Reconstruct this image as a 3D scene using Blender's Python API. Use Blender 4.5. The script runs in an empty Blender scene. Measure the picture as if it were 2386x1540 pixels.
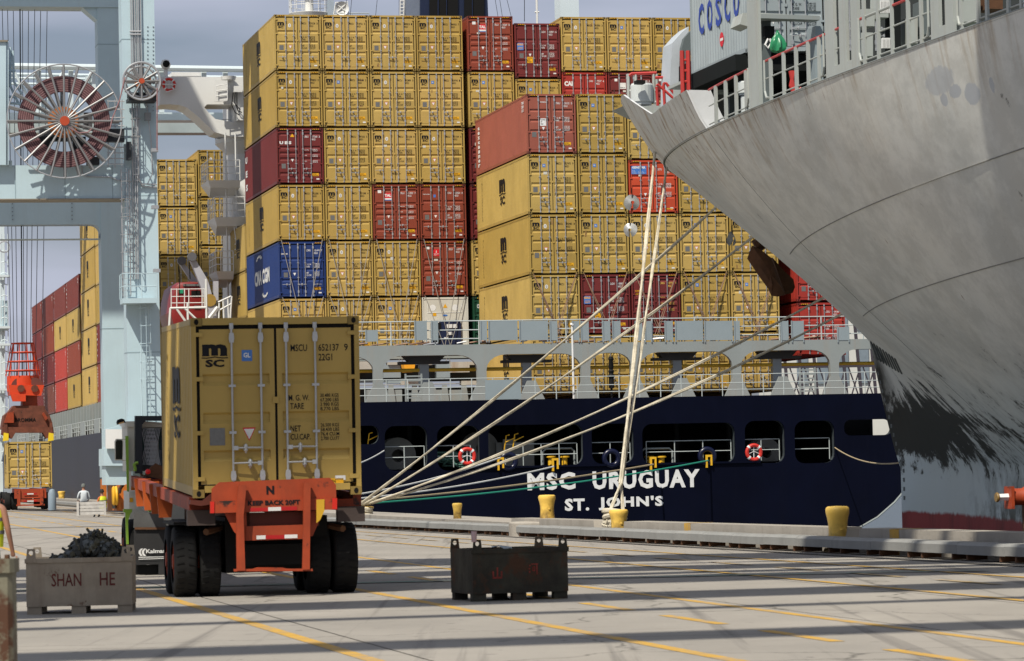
import bpy, bmesh, math, random
from math import sin, cos, pi, radians, atan2, hypot, sqrt, exp
from mathutils import Vector, Matrix
random.seed(7)
S = bpy.context.scene
COL = S.collection
# ------------------------------------------------------------------ camera
FPX, CX, CY = 7700.0, 1193.0, 770.0          # long lens, in 2386 px wide units
PITCH, ROLL = math.atan(317/7700.0), 0.022
Fw = Vector((0, cos(PITCH), sin(PITCH))); R0 = Vector((1, 0, 0)); U0 = Vector((0, -sin(PITCH), cos(PITCH)))
Rt = R0*cos(ROLL) - U0*sin(ROLL); Up = U0*cos(ROLL) + R0*sin(ROLL)
EYE = Vector((0, 0, 1.8))
cd = bpy.data.cameras.new('camera'); cam = bpy.data.objects.new('camera', cd); COL.objects.link(cam)
m3 = Matrix((Rt, Up, -Fw)).transposed()
cam.matrix_world = Matrix.Translation(EYE) @ m3.to_4x4()
cd.sensor_width = 36; cd.lens = FPX/2386*36; cd.clip_end = 6000; cd.clip_start = .5
cd.dof.use_dof = True; cd.dof.focus_distance = 150; cd.dof.aperture_fstop = 7.0
S.camera = cam
# ------------------------------------------------------------------ light
W = bpy.data.worlds.new('World'); S.world = W; W.use_nodes = True
nt = W.node_tree; bg = nt.nodes['Background']
SUN_EL, LTURN = 54.5, 30.0                    # light travels 28 deg right of +Y
sky = nt.nodes.new('ShaderNodeTexSky'); sky.sky_type = 'NISHITA'; sky.sun_disc = False
sky.sun_elevation = radians(SUN_EL); sky.sun_rotation = radians(180+LTURN)
sky.air_density = 1.0; sky.dust_density = 2.0; sky.ozone_density = 2.5
tc = nt.nodes.new('ShaderNodeTexCoord'); mp = nt.nodes.new('ShaderNodeMapping')
mp.inputs['Scale'].default_value = (1.6, 1.6, 7)
nz = nt.nodes.new('ShaderNodeTexNoise'); nz.inputs['Scale'].default_value = 2.6; nz.inputs['Detail'].default_value = 5
rp = nt.nodes.new('ShaderNodeMapRange'); rp.inputs[1].default_value = .40; rp.inputs[2].default_value = .66
rp.inputs[3].default_value = .30; rp.inputs[4].default_value = .95
mx = nt.nodes.new('ShaderNodeMix'); mx.data_type = 'RGBA'; mx.inputs[7].default_value = (8.6, 9.1, 11.2, 1)
nt.links.new(tc.outputs['Generated'], mp.inputs[0]); nt.links.new(mp.outputs[0], nz.inputs[0])
nt.links.new(nz.outputs[0], rp.inputs[0]); nt.links.new(rp.outputs[0], mx.inputs[0])
nt.links.new(sky.outputs[0], mx.inputs[6]); nt.links.new(mx.outputs[2], bg.inputs[0])
bg.inputs[1].default_value = 0.058
sd = bpy.data.lights.new('sun', 'SUN'); sd.energy = 5.0; sd.angle = radians(.5); sd.color = (1, .94, .83)
so = bpy.data.objects.new('sun', sd); COL.objects.link(so)
LD = Vector((sin(radians(LTURN))*cos(radians(SUN_EL)), cos(radians(LTURN))*cos(radians(SUN_EL)), -sin(radians(SUN_EL))))
so.rotation_euler = LD.to_track_quat('-Z', 'Y').to_euler(); so.location = (-60, -100, 150)
S.view_settings.view_transform = 'Standard'; S.view_settings.look = 'None'
S.view_settings.exposure = 0.08; S.view_settings.gamma = 1
S.render.engine = 'CYCLES'; S.cycles.max_bounces = 5; S.cycles.diffuse_bounces = 2; S.cycles.glossy_bounces = 2
S.cycles.use_denoising = True

def pt(px, py, Y):
    d = Fw + Rt*(px-CX)/FPX + Up*(CY-py)/FPX
    return EYE + d*(Y/d.y)
TH = math.atan(.2147/.9767)
u = Vector((-sin(TH), cos(TH), 0)); v = Vector((cos(TH), sin(TH), 0)); ZZ = Vector((0, 0, 1))
OM = Vector((-11.975, 170.53, 0))               # msc ship frame origin
def M(a, b, z=0): return OM + v*a + u*b + ZZ*z
def onM(px, py, b):                           # point of image on plane b=const of msc frame -> (a,z)
    d = Fw + Rt*(px-CX)/FPX + Up*(CY-py)/FPX
    t = (b - (EYE-OM).dot(u))/d.dot(u); P = EYE + d*t - OM
    return P.dot(v), P.z
def Q(k, Y, z=0): return Vector((k-.2198*Y, Y, z))   # k = distance measure to the quay line

# ------------------------------------------------------------------ materials
MATS = {}
def mat(name, col, rough=.6, metal=0, var=.12, vs=.6, rust=0, rcol=(.16, .07, .03), streak=0, bump=0, spec=.4, dirt=0, dcol=(.05, .045, .04), bs=30):
    if name in MATS: return MATS[name]
    m = bpy.data.materials.new(name); m.use_nodes = True; n = m.node_tree; L = n.links
    b = n.nodes['Principled BSDF']; b.inputs['Roughness'].default_value = rough; b.inputs['Metallic'].default_value = metal
    b.inputs['Specular IOR Level'].default_value = spec
    tc = n.nodes.new('ShaderNodeTexCoord'); oi = n.nodes.new('ShaderNodeObjectInfo')
    add = n.nodes.new('ShaderNodeVectorMath'); add.operation = 'MULTIPLY_ADD'
    L.new(oi.outputs['Random'], add.inputs[0]); add.inputs[1].default_value = (37, 19, 53); L.new(tc.outputs['Object'], add.inputs[2])
    nz = n.nodes.new('ShaderNodeTexNoise'); nz.inputs['Scale'].default_value = vs; nz.inputs['Detail'].default_value = 6; nz.inputs['Roughness'].default_value = .65
    L.new(add.outputs[0], nz.inputs['Vector'])
    mr = n.nodes.new('ShaderNodeMapRange'); L.new(nz.outputs[0], mr.inputs[0]); mr.inputs[1].default_value = .3; mr.inputs[2].default_value = .7
    mr.inputs[3].default_value = 1-var; mr.inputs[4].default_value = 1+var
    hs = n.nodes.new('ShaderNodeHueSaturation'); hs.inputs['Color'].default_value = (*col, 1); L.new(mr.outputs[0], hs.inputs['Value'])
    cur = hs.outputs[0]
    def layer(cur, amount, color, scale, stretch, lo, hi):
        mp = n.nodes.new('ShaderNodeMapping'); mp.inputs['Scale'].default_value = stretch; L.new(add.outputs[0], mp.inputs[0])
        q = n.nodes.new('ShaderNodeTexNoise'); q.inputs['Scale'].default_value = scale; q.inputs['Detail'].default_value = 7; q.inputs['Roughness'].default_value = .7
        L.new(mp.outputs[0], q.inputs['Vector'])
        r = n.nodes.new('ShaderNodeMapRange'); L.new(q.outputs[0], r.inputs[0]); r.inputs[1].default_value = lo; r.inputs[2].default_value = hi; r.inputs[4].default_value = amount
        x = n.nodes.new('ShaderNodeMix'); x.data_type = 'RGBA'; L.new(r.outputs[0], x.inputs[0]); L.new(cur, x.inputs[6]); x.inputs[7].default_value = (*color, 1)
        return x.outputs[2]
    if streak: cur = layer(cur, streak, rcol, 1.0, (2.5, 2.5, .18), .52, .75)
    if dirt: cur = layer(cur, dirt, dcol, .9, (1, 1, .5), .45, .75)
    if rust: cur = layer(cur, 1, rcol, 2.2, (1, 1, 1), .74-rust, .78-rust*.8)
    L.new(cur, b.inputs['Base Color'])
    if bump:
        q = n.nodes.new('ShaderNodeTexNoise'); q.inputs['Scale'].default_value = bs; q.inputs['Detail'].default_value = 4; L.new(tc.outputs['Object'], q.inputs['Vector'])
        bp = n.nodes.new('ShaderNodeBump'); bp.inputs['Strength'].default_value = bump; bp.inputs['Distance'].default_value = .02
        L.new(q.outputs[0], bp.inputs['Height']); L.new(bp.outputs[0], b.inputs['Normal'])
    MATS[name] = m; return m
MY = (.42, .285, .072)
PAINT = {
 'msc': MY, 'maroon': (.145, .020, .018), 'brick': (.23, .045, .022), 'red': (.32, .03, .02), 'salmon': (.30, .085, .055), 'darkred': (.17, .035, .025),
 'blue': (.012, .035, .15), 'green': (.01, .06, .03), 'grey': (.30, .345, .36), 'white': (.62, .60, .52), 'orangered': (.48, .06, .02), 'brown': (.16, .05, .035), 'scarlet': (.40, .045, .03)}
VAR = {'msc_a': (1.0,1.0,1.0), 'msc_b': (1.07,1.09,1.2), 'msc_c': (.93,.91,.84), 'msc_d': (1.12,1.12,1.25)}
def paint(k, tone=0):
    c = PAINT[k]
    if k == 'msc':
        q = list(VAR.items())[tone % 4]; return mat('paint_'+q[0], tuple(a*b for a, b in zip(c, q[1])), .5, 0, .10, .5, rust=.03+.02*(tone % 3), streak=.10+.12*(tone % 4 == 2), rcol=(.13, .07, .03), dirt=.16+.10*(tone % 3), dcol=tuple(c_*.6 for c_ in c), bump=.28, bs=1.3)
    return mat('paint_'+k, PAINT[k], .5, 0, .10, .5, rust=.03, streak=.10, rcol=(.10, .055, .025), dirt=.22, dcol=tuple(c*.55 for c in PAINT[k]), bump=.06, bs=1.5)
BLACK = mat('black_rubber', (.006, .006, .006), .7, spec=.2)
DARK = mat('dark_gap', (.012, .011, .010), .8, spec=.1)
GALV = mat('galvanised_steel', (.45, .46, .47), .42, .55, .12, 3)
INK = mat('black_lettering', (.008, .008, .010), .6, spec=.2)
WHITE = mat('white_paint', (.72, .72, .70), .5, var=.06, streak=.08, rcol=(.35, .28, .2))
WINK = mat('white_lettering', (.72, .72, .70), .6, var=.12, vs=4)
PLATE = mat('grey_data_plate', (.17, .17, .165), .5, .3, .1, 20)
YLAB = mat('yellow_label', (.75, .38, .01), .5)
BLAB = mat('blue_sticker', (.06, .18, .5), .5)
RLAB = mat('red_sticker', (.6, .01, .02), .5)
RUSTY = mat('rusty_steel', (.10, .045, .02), .85, 0, .3, 2, bump=.4)
CRANE = mat('pale_blue_crane_paint', (.46, .59, .64), .45, 0, .06, .3, streak=.12, rcol=(.30, .30, .27), dirt=.10, dcol=(.3, .36, .38))
ORANGE = mat('orange_chassis_paint', (.33, .046, .011), .6, 0, .2, 2.0, rust=.17, rcol=(.025, .014, .010), dirt=.55, dcol=(.13, .03, .01), streak=.35)
YEL = mat('yellow_bollard_paint', (.80, .52, .10), .45, 0, .1, 2, streak=.55, rcol=(.16, .08, .03), rust=.05, bump=.2, bs=12)
SGREY = mat('ship_grey_paint', (.25, .28, .275), .5, 0, .06, .6, streak=.3, rcol=(.30, .22, .15), dirt=.12, dcol=(.2, .2, .18))
PGREY = mat('panel_blue_grey', (.25, .30, .32), .5, 0, .05, .5, dirt=.12, dcol=(.36, .38, .37))
NAVY = mat('navy_hull_paint', (.0013, .0022, .0095), .5, 0, .25, .3, spec=.10, dirt=.3, dcol=(.003, .0045, .016), streak=.2, rcol=(.006,.006,.012), bump=.15, bs=.5)
ROPE = mat('mooring_rope', (.54, .49, .38), .9, 0, .3, 2.2, dirt=.6, dcol=(.26, .22, .16), spec=.1, bump=.8, bs=22)
# ------------------------------------------------------------------ mesh builder
class MB:
    def __init__(s): s.v = []; s.f = []; s.m = []; s.sm = []
    def add(s, vs, fs, m=0, smooth=False):
        o = len(s.v); s.v += [tuple(p) for p in vs]
        for f in fs: s.f.append([i+o for i in f]); s.m.append(m); s.sm.append(smooth)
    def box(s, x0, x1, y0, y1, z0, z1, m=0):
        s.add([(x0,y0,z0),(x1,y0,z0),(x1,y1,z0),(x0,y1,z0),(x0,y0,z1),(x1,y0,z1),(x1,y1,z1),(x0,y1,z1)],
              [(0,3,2,1),(4,5,6,7),(0,1,5,4),(1,2,6,5),(2,3,7,6),(3,0,4,7)], m)
    def bev(s, x0, x1, y0, y1, z0, z1, c=.02, m=0):     # box with chamfered edges along its longest side is too fancy: chamfer z edges
        P = [(x0+c,y0),(x1-c,y0),(x1,y0+c),(x1,y1-c),(x1-c,y1),(x0+c,y1),(x0,y1-c),(x0,y0+c)]
        s.prism(P, z0, z1, m=m)
    def prism(s, poly, z0, z1, axis='z', m=0):
        n = len(poly)
        def g(p, z): return {'z': (p[0], p[1], z), 'y': (p[0], z, p[1]), 'x': (z, p[0], p[1])}[axis]
        s.add([g(p, z0) for p in poly]+[g(p, z1) for p in poly],
              [tuple(range(n))[::-1], tuple(range(n, 2*n))]+[(i, (i+1) % n, n+(i+1) % n, n+i) for i in range(n)], m)
    def quad(s, a, b, c, d, m=0): s.add([a, b, c, d], [(0, 1, 2, 3)], m)
    def beam(s, p, q, w, h, m=0, up=ZZ):                 # rectangular bar from p to q
        p = Vector(p); q = Vector(q); d = (q-p).normalized(); r = d.cross(up)
        if r.length < 1e-4: r = d.cross(Vector((1, 0, 0)))
        r.normalize(); t = r.cross(d); r = r*w/2; t = t*h/2
        V = [p-r-t, p+r-t, p+r+t, p-r+t, q-r-t, q+r-t, q+r+t, q-r+t]
        s.add(V, [(0,1,2,3),(7,6,5,4),(0,4,5,1),(1,5,6,2),(2,6,7,3),(3,7,4,0)], m)
    def tube(s, pts, r, n=6, m=0, closed=False, caps=True):
        pts = [Vector(p) for p in pts]; N = len(pts); rings = []
        rr = r if isinstance(r, (list, tuple)) else [r]*N
        pd = None
        for i, p in enumerate(pts):
            a = pts[(i-1) % N] if (closed or i > 0) else p; c = pts[(i+1) % N] if (closed or i < N-1) else p
            d = (c-a).normalized()
            if pd is None:
                x = d.orthogonal().normalized()
            else:
                x = (px_ - d*px_.dot(d)); x = x.normalized() if x.length > 1e-6 else d.orthogonal().normalized()
            px_ = x; pd = d; y = d.cross(x)
            rings.append([p+(x*cos(2*pi*k/n)+y*sin(2*pi*k/n))*rr[i] for k in range(n)])
        V = [q for R in rings for q in R]; F = []
        for i in range(N if closed else N-1):
            j = (i+1) % N
            for k in range(n): F.append((i*n+k, i*n+(k+1) % n, j*n+(k+1) % n, j*n+k))
        if caps and not closed: F += [tuple(range(n))[::-1], tuple(range((N-1)*n, N*n))]
        s.add(V, F, m, n >= 8)
    def lathe(s, prof, n=20, m=0, axis='z', c=(0,0,0), smooth=True):
        V = []; F = []
        for (r, z) in prof:
            for k in range(n):
                x, y = r*cos(2*pi*k/n), r*sin(2*pi*k/n)
                V.append({'z': (c[0]+x, c[1]+y, c[2]+z), 'y': (c[0]+x, c[1]+z, c[2]+y), 'x': (c[0]+z, c[1]+x, c[2]+y)}[axis])
        for i in range(len(prof)-1):
            for k in range(n): F.append((i*n+k, i*n+(k+1) % n, (i+1)*n+(k+1) % n, (i+1)*n+k))
        s.add(V, F, m, smooth)
    def grid(s, P, m=0, smooth=True):                    # P[i][j]
        h, w = len(P), len(P[0])
        s.add([p for r in P for p in r], [(i*w+j, i*w+j+1, (i+1)*w+j+1, (i+1)*w+j) for i in range(h-1) for j in range(w-1)], m, smooth)
    def mesh(s, name):
        me = bpy.data.meshes.new(name); me.from_pydata(s.v, [], s.f); me.polygons.foreach_set('material_index', s.m)
        me.polygons.foreach_set('use_smooth', s.sm); me.update()
        if any(s.sm): me.set_sharp_from_angle(angle=radians(42))
        return me
    def build(s, name, mats, parent=None, **k):
        return obj(name, s.mesh(name), mats, parent, **k)
def obj(name, me, mats=None, parent=None, loc=None, **k):
    o = bpy.data.objects.new(name, me); COL.objects.link(o)
    if mats is not None:
        if not isinstance(mats, (list, tuple)): mats = [mats]
        if me.users <= 1 or len(me.materials) == 0:
            for m_ in mats: me.materials.append(m_)
        else:
            for i, m_ in enumerate(mats):
                if me.materials[i] != m_:
                    o.material_slots[i].link = 'OBJECT'; o.material_slots[i].material = m_
    if parent: o.parent = parent
    if loc is not None: o.location = loc
    for a, b in k.items(): o[a] = b
    return o
def thing(name, label, cat, loc=(0,0,0), rz=0, group=None):
    o = bpy.data.objects.new(name, None); COL.objects.link(o); o.location = loc; o.rotation_euler = (0, 0, rz); o.empty_display_size = .5
    o['label'] = label; o['category'] = cat
    if group: o['group'] = group
    return o
def tag(o, label, cat, group=None):
    o['label'] = label; o['category'] = cat
    if group: o['group'] = group
    return o
def copy_tree(o, parent=None):
    c = o.copy(); COL.objects.link(c)
    if parent: c.parent = parent
    for ch in list(o.children): copy_tree(ch, c)
    return c
# curve helpers -> raw vertex data
def curve_data(cu):
    o = bpy.data.objects.new('tmp', cu); COL.objects.link(o)
    me = o.to_mesh(); V = [tuple(p.co) for p in me.vertices]; F = [tuple(f.vertices) for f in me.polygons]
    o.to_mesh_clear(); bpy.data.objects.remove(o); bpy.data.curves.remove(cu); return V, F
def poly_holes(outer, holes, t):
    cu = bpy.data.curves.new('c', 'CURVE'); cu.dimensions = '2D'; cu.fill_mode = 'BOTH' ; cu.extrude = t/2
    for P in [outer]+holes:
        sp = cu.splines.new('POLY'); sp.points.add(len(P)-1)
        for i, p in enumerate(P): sp.points[i].co = (p[0], p[1], 0, 1)
        sp.use_cyclic_u = True
    return curve_data(cu)
TXT = {}
def text_data(s, bold=0., sp=1.0, ls=1.0, sx=1.0):
    key = (s, bold, sp, ls, sx)
    if key in TXT: return TXT[key]
    cu = bpy.data.curves.new('t', 'FONT'); cu.body = s; cu.size = 1; cu.offset = bold; cu.space_character = sp; cu.space_line = ls
    cu.resolution_u = 2
    V, F = curve_data(cu)
    if V:
        x0 = min(p[0] for p in V); y1 = max(p[1] for p in V); y0 = min(p[1] for p in V); x1 = max(p[0] for p in V)
    else: x0 = y0 = 0; x1 = y1 = 1
    V = [((p[0]-x0)*sx, p[1]-y0) for p in V]; TXT[key] = (V, F, (x1-x0)*sx, y1-y0); return TXT[key]
def put_text(mb, s, x, z, w=None, h=None, y=-.006, m=0, bold=.0, sp=1.0, ls=1.0, side=None, cy=0, face='front'):
    """text with lower-left (x,z) of size w*h on the plane y (front, facing -y) or on the left side (facing -x)"""
    V, F, tw, th = text_data(s, bold, sp, ls)
    sx = (w/tw) if w else h/th; sz = (h/th) if h else sx
    if face == 'front': P = [(x+p[0]*sx, y, z+p[1]*sz) for p in V]; 
    else: P = [(y, x-p[0]*sx, z+p[1]*sz) for p in V]
    mb.add(P, F, m)
def rounded(x0, x1, z0, z1, r, n=5):
    P = []
    for cx, cz, a in ((x1-r, z1-r, 0), (x0+r, z1-r, 90), (x0+r, z0+r, 180), (x1-r, z0+r, 270)):
        for i in range(n+1):
            t = radians(a+90*i/n); P.append((cx+r*cos(t), cz+r*sin(t)))
    return P
# ------------------------------------------------------------------ containers
CW = 2.438
GR = {'A': [(.81,.98),(1.365,1.53),(1.91,2.07)], 'B': [(.24,.40),(.92,1.10),(1.22,1.40),(1.52,1.70),(2.28,2.46)],
      'C': [(.72,.88),(1.22,1.38),(1.72,1.88)]}
RODX = [.58, 1.0, 1.37, 1.79]
MC = {}
def cache(key, fn):
    if key not in MC: MC[key] = fn()
    return MC[key]
def me_frame(Ln, H):
    b = MB(); c = .16
    for x in (0, CW-.07):
        b.box(x, x+.07, 0, .10, c*.75, H-c*.75); b.box(x, x+.07, Ln-.10, Ln, c*.75, H-c*.75)
    b.box(.165, CW-.165, .005, .07, H-.105, H-.003)                      # door header
    b.prism([(.165,.075),(.52,.075),(.58,.05),(CW-.58,.05),(CW-.52,.075),(CW-.165,.075),(CW-.165,.172),(.165,.172)], .005, .09, 'y')
    b.box(.165, CW-.165, Ln-.07, Ln-.005, H-.11, H-.003); b.box(.165, CW-.165, Ln-.08, Ln-.005, .05, .17)
    for x in (.004, CW-.054):
        b.box(x, x+.05, .18, Ln-.18, H-.09, H-.012); b.box(x, x+.05, .18, Ln-.18, .03, .16)
    b.box(.02, CW-.02, .10, Ln-.10, .165, .18)                           # floor
    for y in [.6+i*.9 for i in range(int((Ln-1)/.9)+1)]: b.box(.06, CW-.06, y, y+.06, .06, .165)
    return b.mesh('frame')
def me_cast(Ln, H):
    b = MB(); W_, D_, H_ = .162, .178, .118
    for x0, sx in ((-.003, 1), (CW+.003-W_, 1)):
        for y0 in (-.004, Ln+.004-D_):
            for z0 in (0, H-H_): b.box(x0, x0+W_, y0, y0+D_, z0, z0+H_)
        cx = x0+W_/2
        for z0 in (0, H-H_):
            b.add([(cx+.033*cos(a), -.0065, z0+H_/2+.042*sin(a)) for a in [2*pi*i/10 for i in range(10)]], [tuple(range(10))], 1)
    for z0 in (0, H-H_):
        b.add([(-.0055, .085+.033*cos(a), z0+H_/2+.042*sin(a)) for a in [2*pi*i/10 for i in range(10)]], [tuple(range(10))[::-1]], 1)
    return b.mesh('corner_castings')
def me_gasket(H):
    b = MB(); b.box(.07, CW-.07, .045, .075, H-.17, H-.105); b.box(.07, .125, .045, .075, .172, H-.17); b.box(CW-.125, CW-.07, .045, .075, .172, H-.17)
    b.box(CW/2-.035, CW/2+.035, .045, .07, .172, H-.17); b.box(.125, CW-.125, .05, .07, .165, .185); b.box(.125, CW-.125, .075, .08, .19, H-.15); return b.mesh('door_gasket')
def me_door(H, g, side):
    b = MB(); x0, x1 = (.118, CW/2-.018) if side == 0 else (CW/2+.018, CW-.118); z0, z1 = .19, H-.165
    y = .030; dp = .038; mg = .075
    prof = [(z1, y)]
    for (a, c) in GR[g]:
        zt, zb = H-a, H-c
        if zb < z0+.1: continue
        prof += [(zt, y), (zt-.03, y+dp), (zb+.055, y+dp), (zb, y)]
    prof.append((z0, y))
    ins = x0+mg*(.6 if side == 0 else 1); ine = x1-mg*(1 if side == 0 else .6)
    b.quad((x0,y,z0),(ins,y,z0),(ins,y,z1),(x0,y,z1)); b.quad((ine,y,z0),(x1,y,z0),(x1,y,z1),(ine,y,z1))
    for (za, ya), (zb, yb) in zip(prof, prof[1:]): b.quad((ins,yb,zb),(ine,yb,zb),(ine,ya,za),(ins,ya,za))
    for i in range(1, len(prof)-1, 4):
        P = prof[i:i+4]
        if len(P) == 4:
            b.add([(ins, q[1], q[0]) for q in P], [(0,1,2,3)]); b.add([(ine, q[1], q[0]) for q in P], [(3,2,1,0)])
    yb = .055                                                           # edges and hinges
    b.quad((x0,y,z1),(x1,y,z1),(x1,yb,z1),(x0,yb,z1)); b.quad((x0,y,z0),(x0,yb,z0),(x1,yb,z0),(x1,y,z0))
    b.quad((x0,y,z0),(x0,y,z1),(x0,yb,z1),(x0,yb,z0)); b.quad((x1,y,z0),(x1,yb,z0),(x1,yb,z1),(x1,y,z1))
    for zh in (H-.24, H*.66, H*.36, .27):
        a, c = (.03, .17) if side == 0 else (CW-.17, CW-.03)
        b.box(a, c, -.004, .03, zh-.03, zh+.03)
    if side == 1: b.box(CW/2-.05, CW/2+.035, .006, .03, H*.52, H*.52+.09)
    return b.mesh('door')
def me_rod(H, kind):
    b = MB(); b.tube([(0,-.025,.09),(0,-.025,H-.085)], .017, 8)
    for z in (.10, H-.13): b.box(-.028, .028, -.035, .012, z-.035, z+.05)
    for z in (H-.30, .30): b.prism([(-.03,z-.06),(.03,z-.06),(.04,z),(.03,z+.08),(-.03,z+.08),(-.04,z)], -.045, -.008, 'y')
    for z in (H*.62, H*.36): b.box(-.05, .05, -.046, .03, z-.018, z+.018)
    return b.mesh('locking_rod')
def me_handle(d):
    b = MB(); b.prism([(0,-.03),(.07*d,-.03),(.07*d,.03),(0,.03)] if d > 0 else [(.07*d,-.03),(0,-.03),(0,.03),(.07*d,.03)], -.07, -.045, 'y')
    b.tube([(.06*d,-.06,0),(.20*d,-.075,.004),(.42*d,-.06,0)], .013, 6)
    b.box(.18*d-.025, .18*d+.025, -.07, .03, -.045, .045); b.tube([(.18*d,-.05,.05),(.18*d,-.08,.02),(.18*d,-.08,-.03),(.18*d,-.05,-.07)], .016, 6)
    return b.mesh('handle')
def me_side(Ln, H, sgn):
    b = MB(); x0 = .004 if sgn < 0 else CW-.004; dd = .036*(-sgn); z0, z1 = .16, H-.09
    y = .10; P = [(y, 0)]; per = .278
    n = int((Ln-.2)/per); per = (Ln-.2)/n
    for i in range(n):
        P += [(y+per*.13, 0), (y+per*.37, 1), (y+per*.63, 1), (y+per*.87, 0)]; y += per
    P.append((Ln-.10, 0))
    V = [(x0+dd*(1-q), yy, z0) for yy, q in P]+[(x0+dd*(1-q), yy, z1) for yy, q in P]; N = len(P)
    F = [(i, i+1, N+i+1, N+i) for i in range(N-1)]
    if sgn < 0: F = [f[::-1] for f in F]
    b.add(V, F); return b.mesh('side_wall')
def me_roof(Ln, H):
    b = MB(); b.box(.05, CW-.05, .09, Ln-.09, H-.03, H-.012); return b.mesh('roof')
def me_stripes(H):
    b = MB()
    for xa in (.20, CW-.20-.36):
        b.quad((xa,.001,H-.095),(xa+.36,.001,H-.095),(xa+.36,.001,H-.035),(xa,.001,H-.035), 1)
        for i in range(4):
            x = xa+.01+i*.09; b.quad((x,-.003,H-.09),(x+.04,-.003,H-.09),(x+.07,-.003,H-.04),(x+.03,-.003,H-.04), 0)
    return b.mesh('warning_stripes')
def me_msclogo():
    b = MB(); put_text(b, 'm', .03, .50, w=.94, h=.50, y=0, bold=.06)
    W_ = [(0.0,.40),(.2,.395),(.35,.41),(.5,.44),(.65,.41),(.8,.395),(1.0,.40)]
    for p, q in zip(W_, W_[1:]): b.quad((p[0],0,p[1]-.02),(q[0],0,q[1]-.02),(q[0],0,q[1]+.025),(p[0],0,p[1]+.025))
    b.box(.02, .30, -.0005, 0, .48, .53); b.box(.70, .98, -.0005, 0, .48, .53)
    put_text(b, 'SC', .14, 0, w=.72, h=.33, y=0, bold=.045); return b.mesh('logo')
def flat(mb, s, x, z, w, h, y, m=0, bold=.01): put_text(mb, s, x, z, w=w, h=h, y=y, m=m, bold=bold)
SER = iter("929328 3|998853 5|932580 9|898893 0|918752 5|898148 2|897332 5|721388 4|794498 5|825534 4|889818 1|832889 3|721258 8|974648 2|721741 6|840933 7|829743 1|951764 0|895728 0|932970 4|852620 3|987329 0|955895 3|987432 8|820427 1|887280 0|721558 0|842483 8|827475 9|917283 0|785680 7|903112 4|957828 6|887829 3|887454 1|811529 2|884417 0|901885 3|872214 5|915536 1|843307 2|798851 6|864402 9|931145 7|826610 2|889973 5|790021 8|932256 4|948830 1|857712 6|910094 3|861147 0|829985 7|733468 2|819940 5|874406 8|903377 6|884523 9|796105 4|922618 1|865550 3|841092 7".split('|'))
def quad_part(name, x, z, w, h, m, par, y=.0245, poly=None, lab=None):
    b = MB(); P = poly or [(0,0),(1,0),(1,1),(0,1)]
    b.add([(x+p[0]*w, y, z+p[1]*h) for p in P], [tuple(range(len(P)))]); return b.build(name, m, par)
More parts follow.
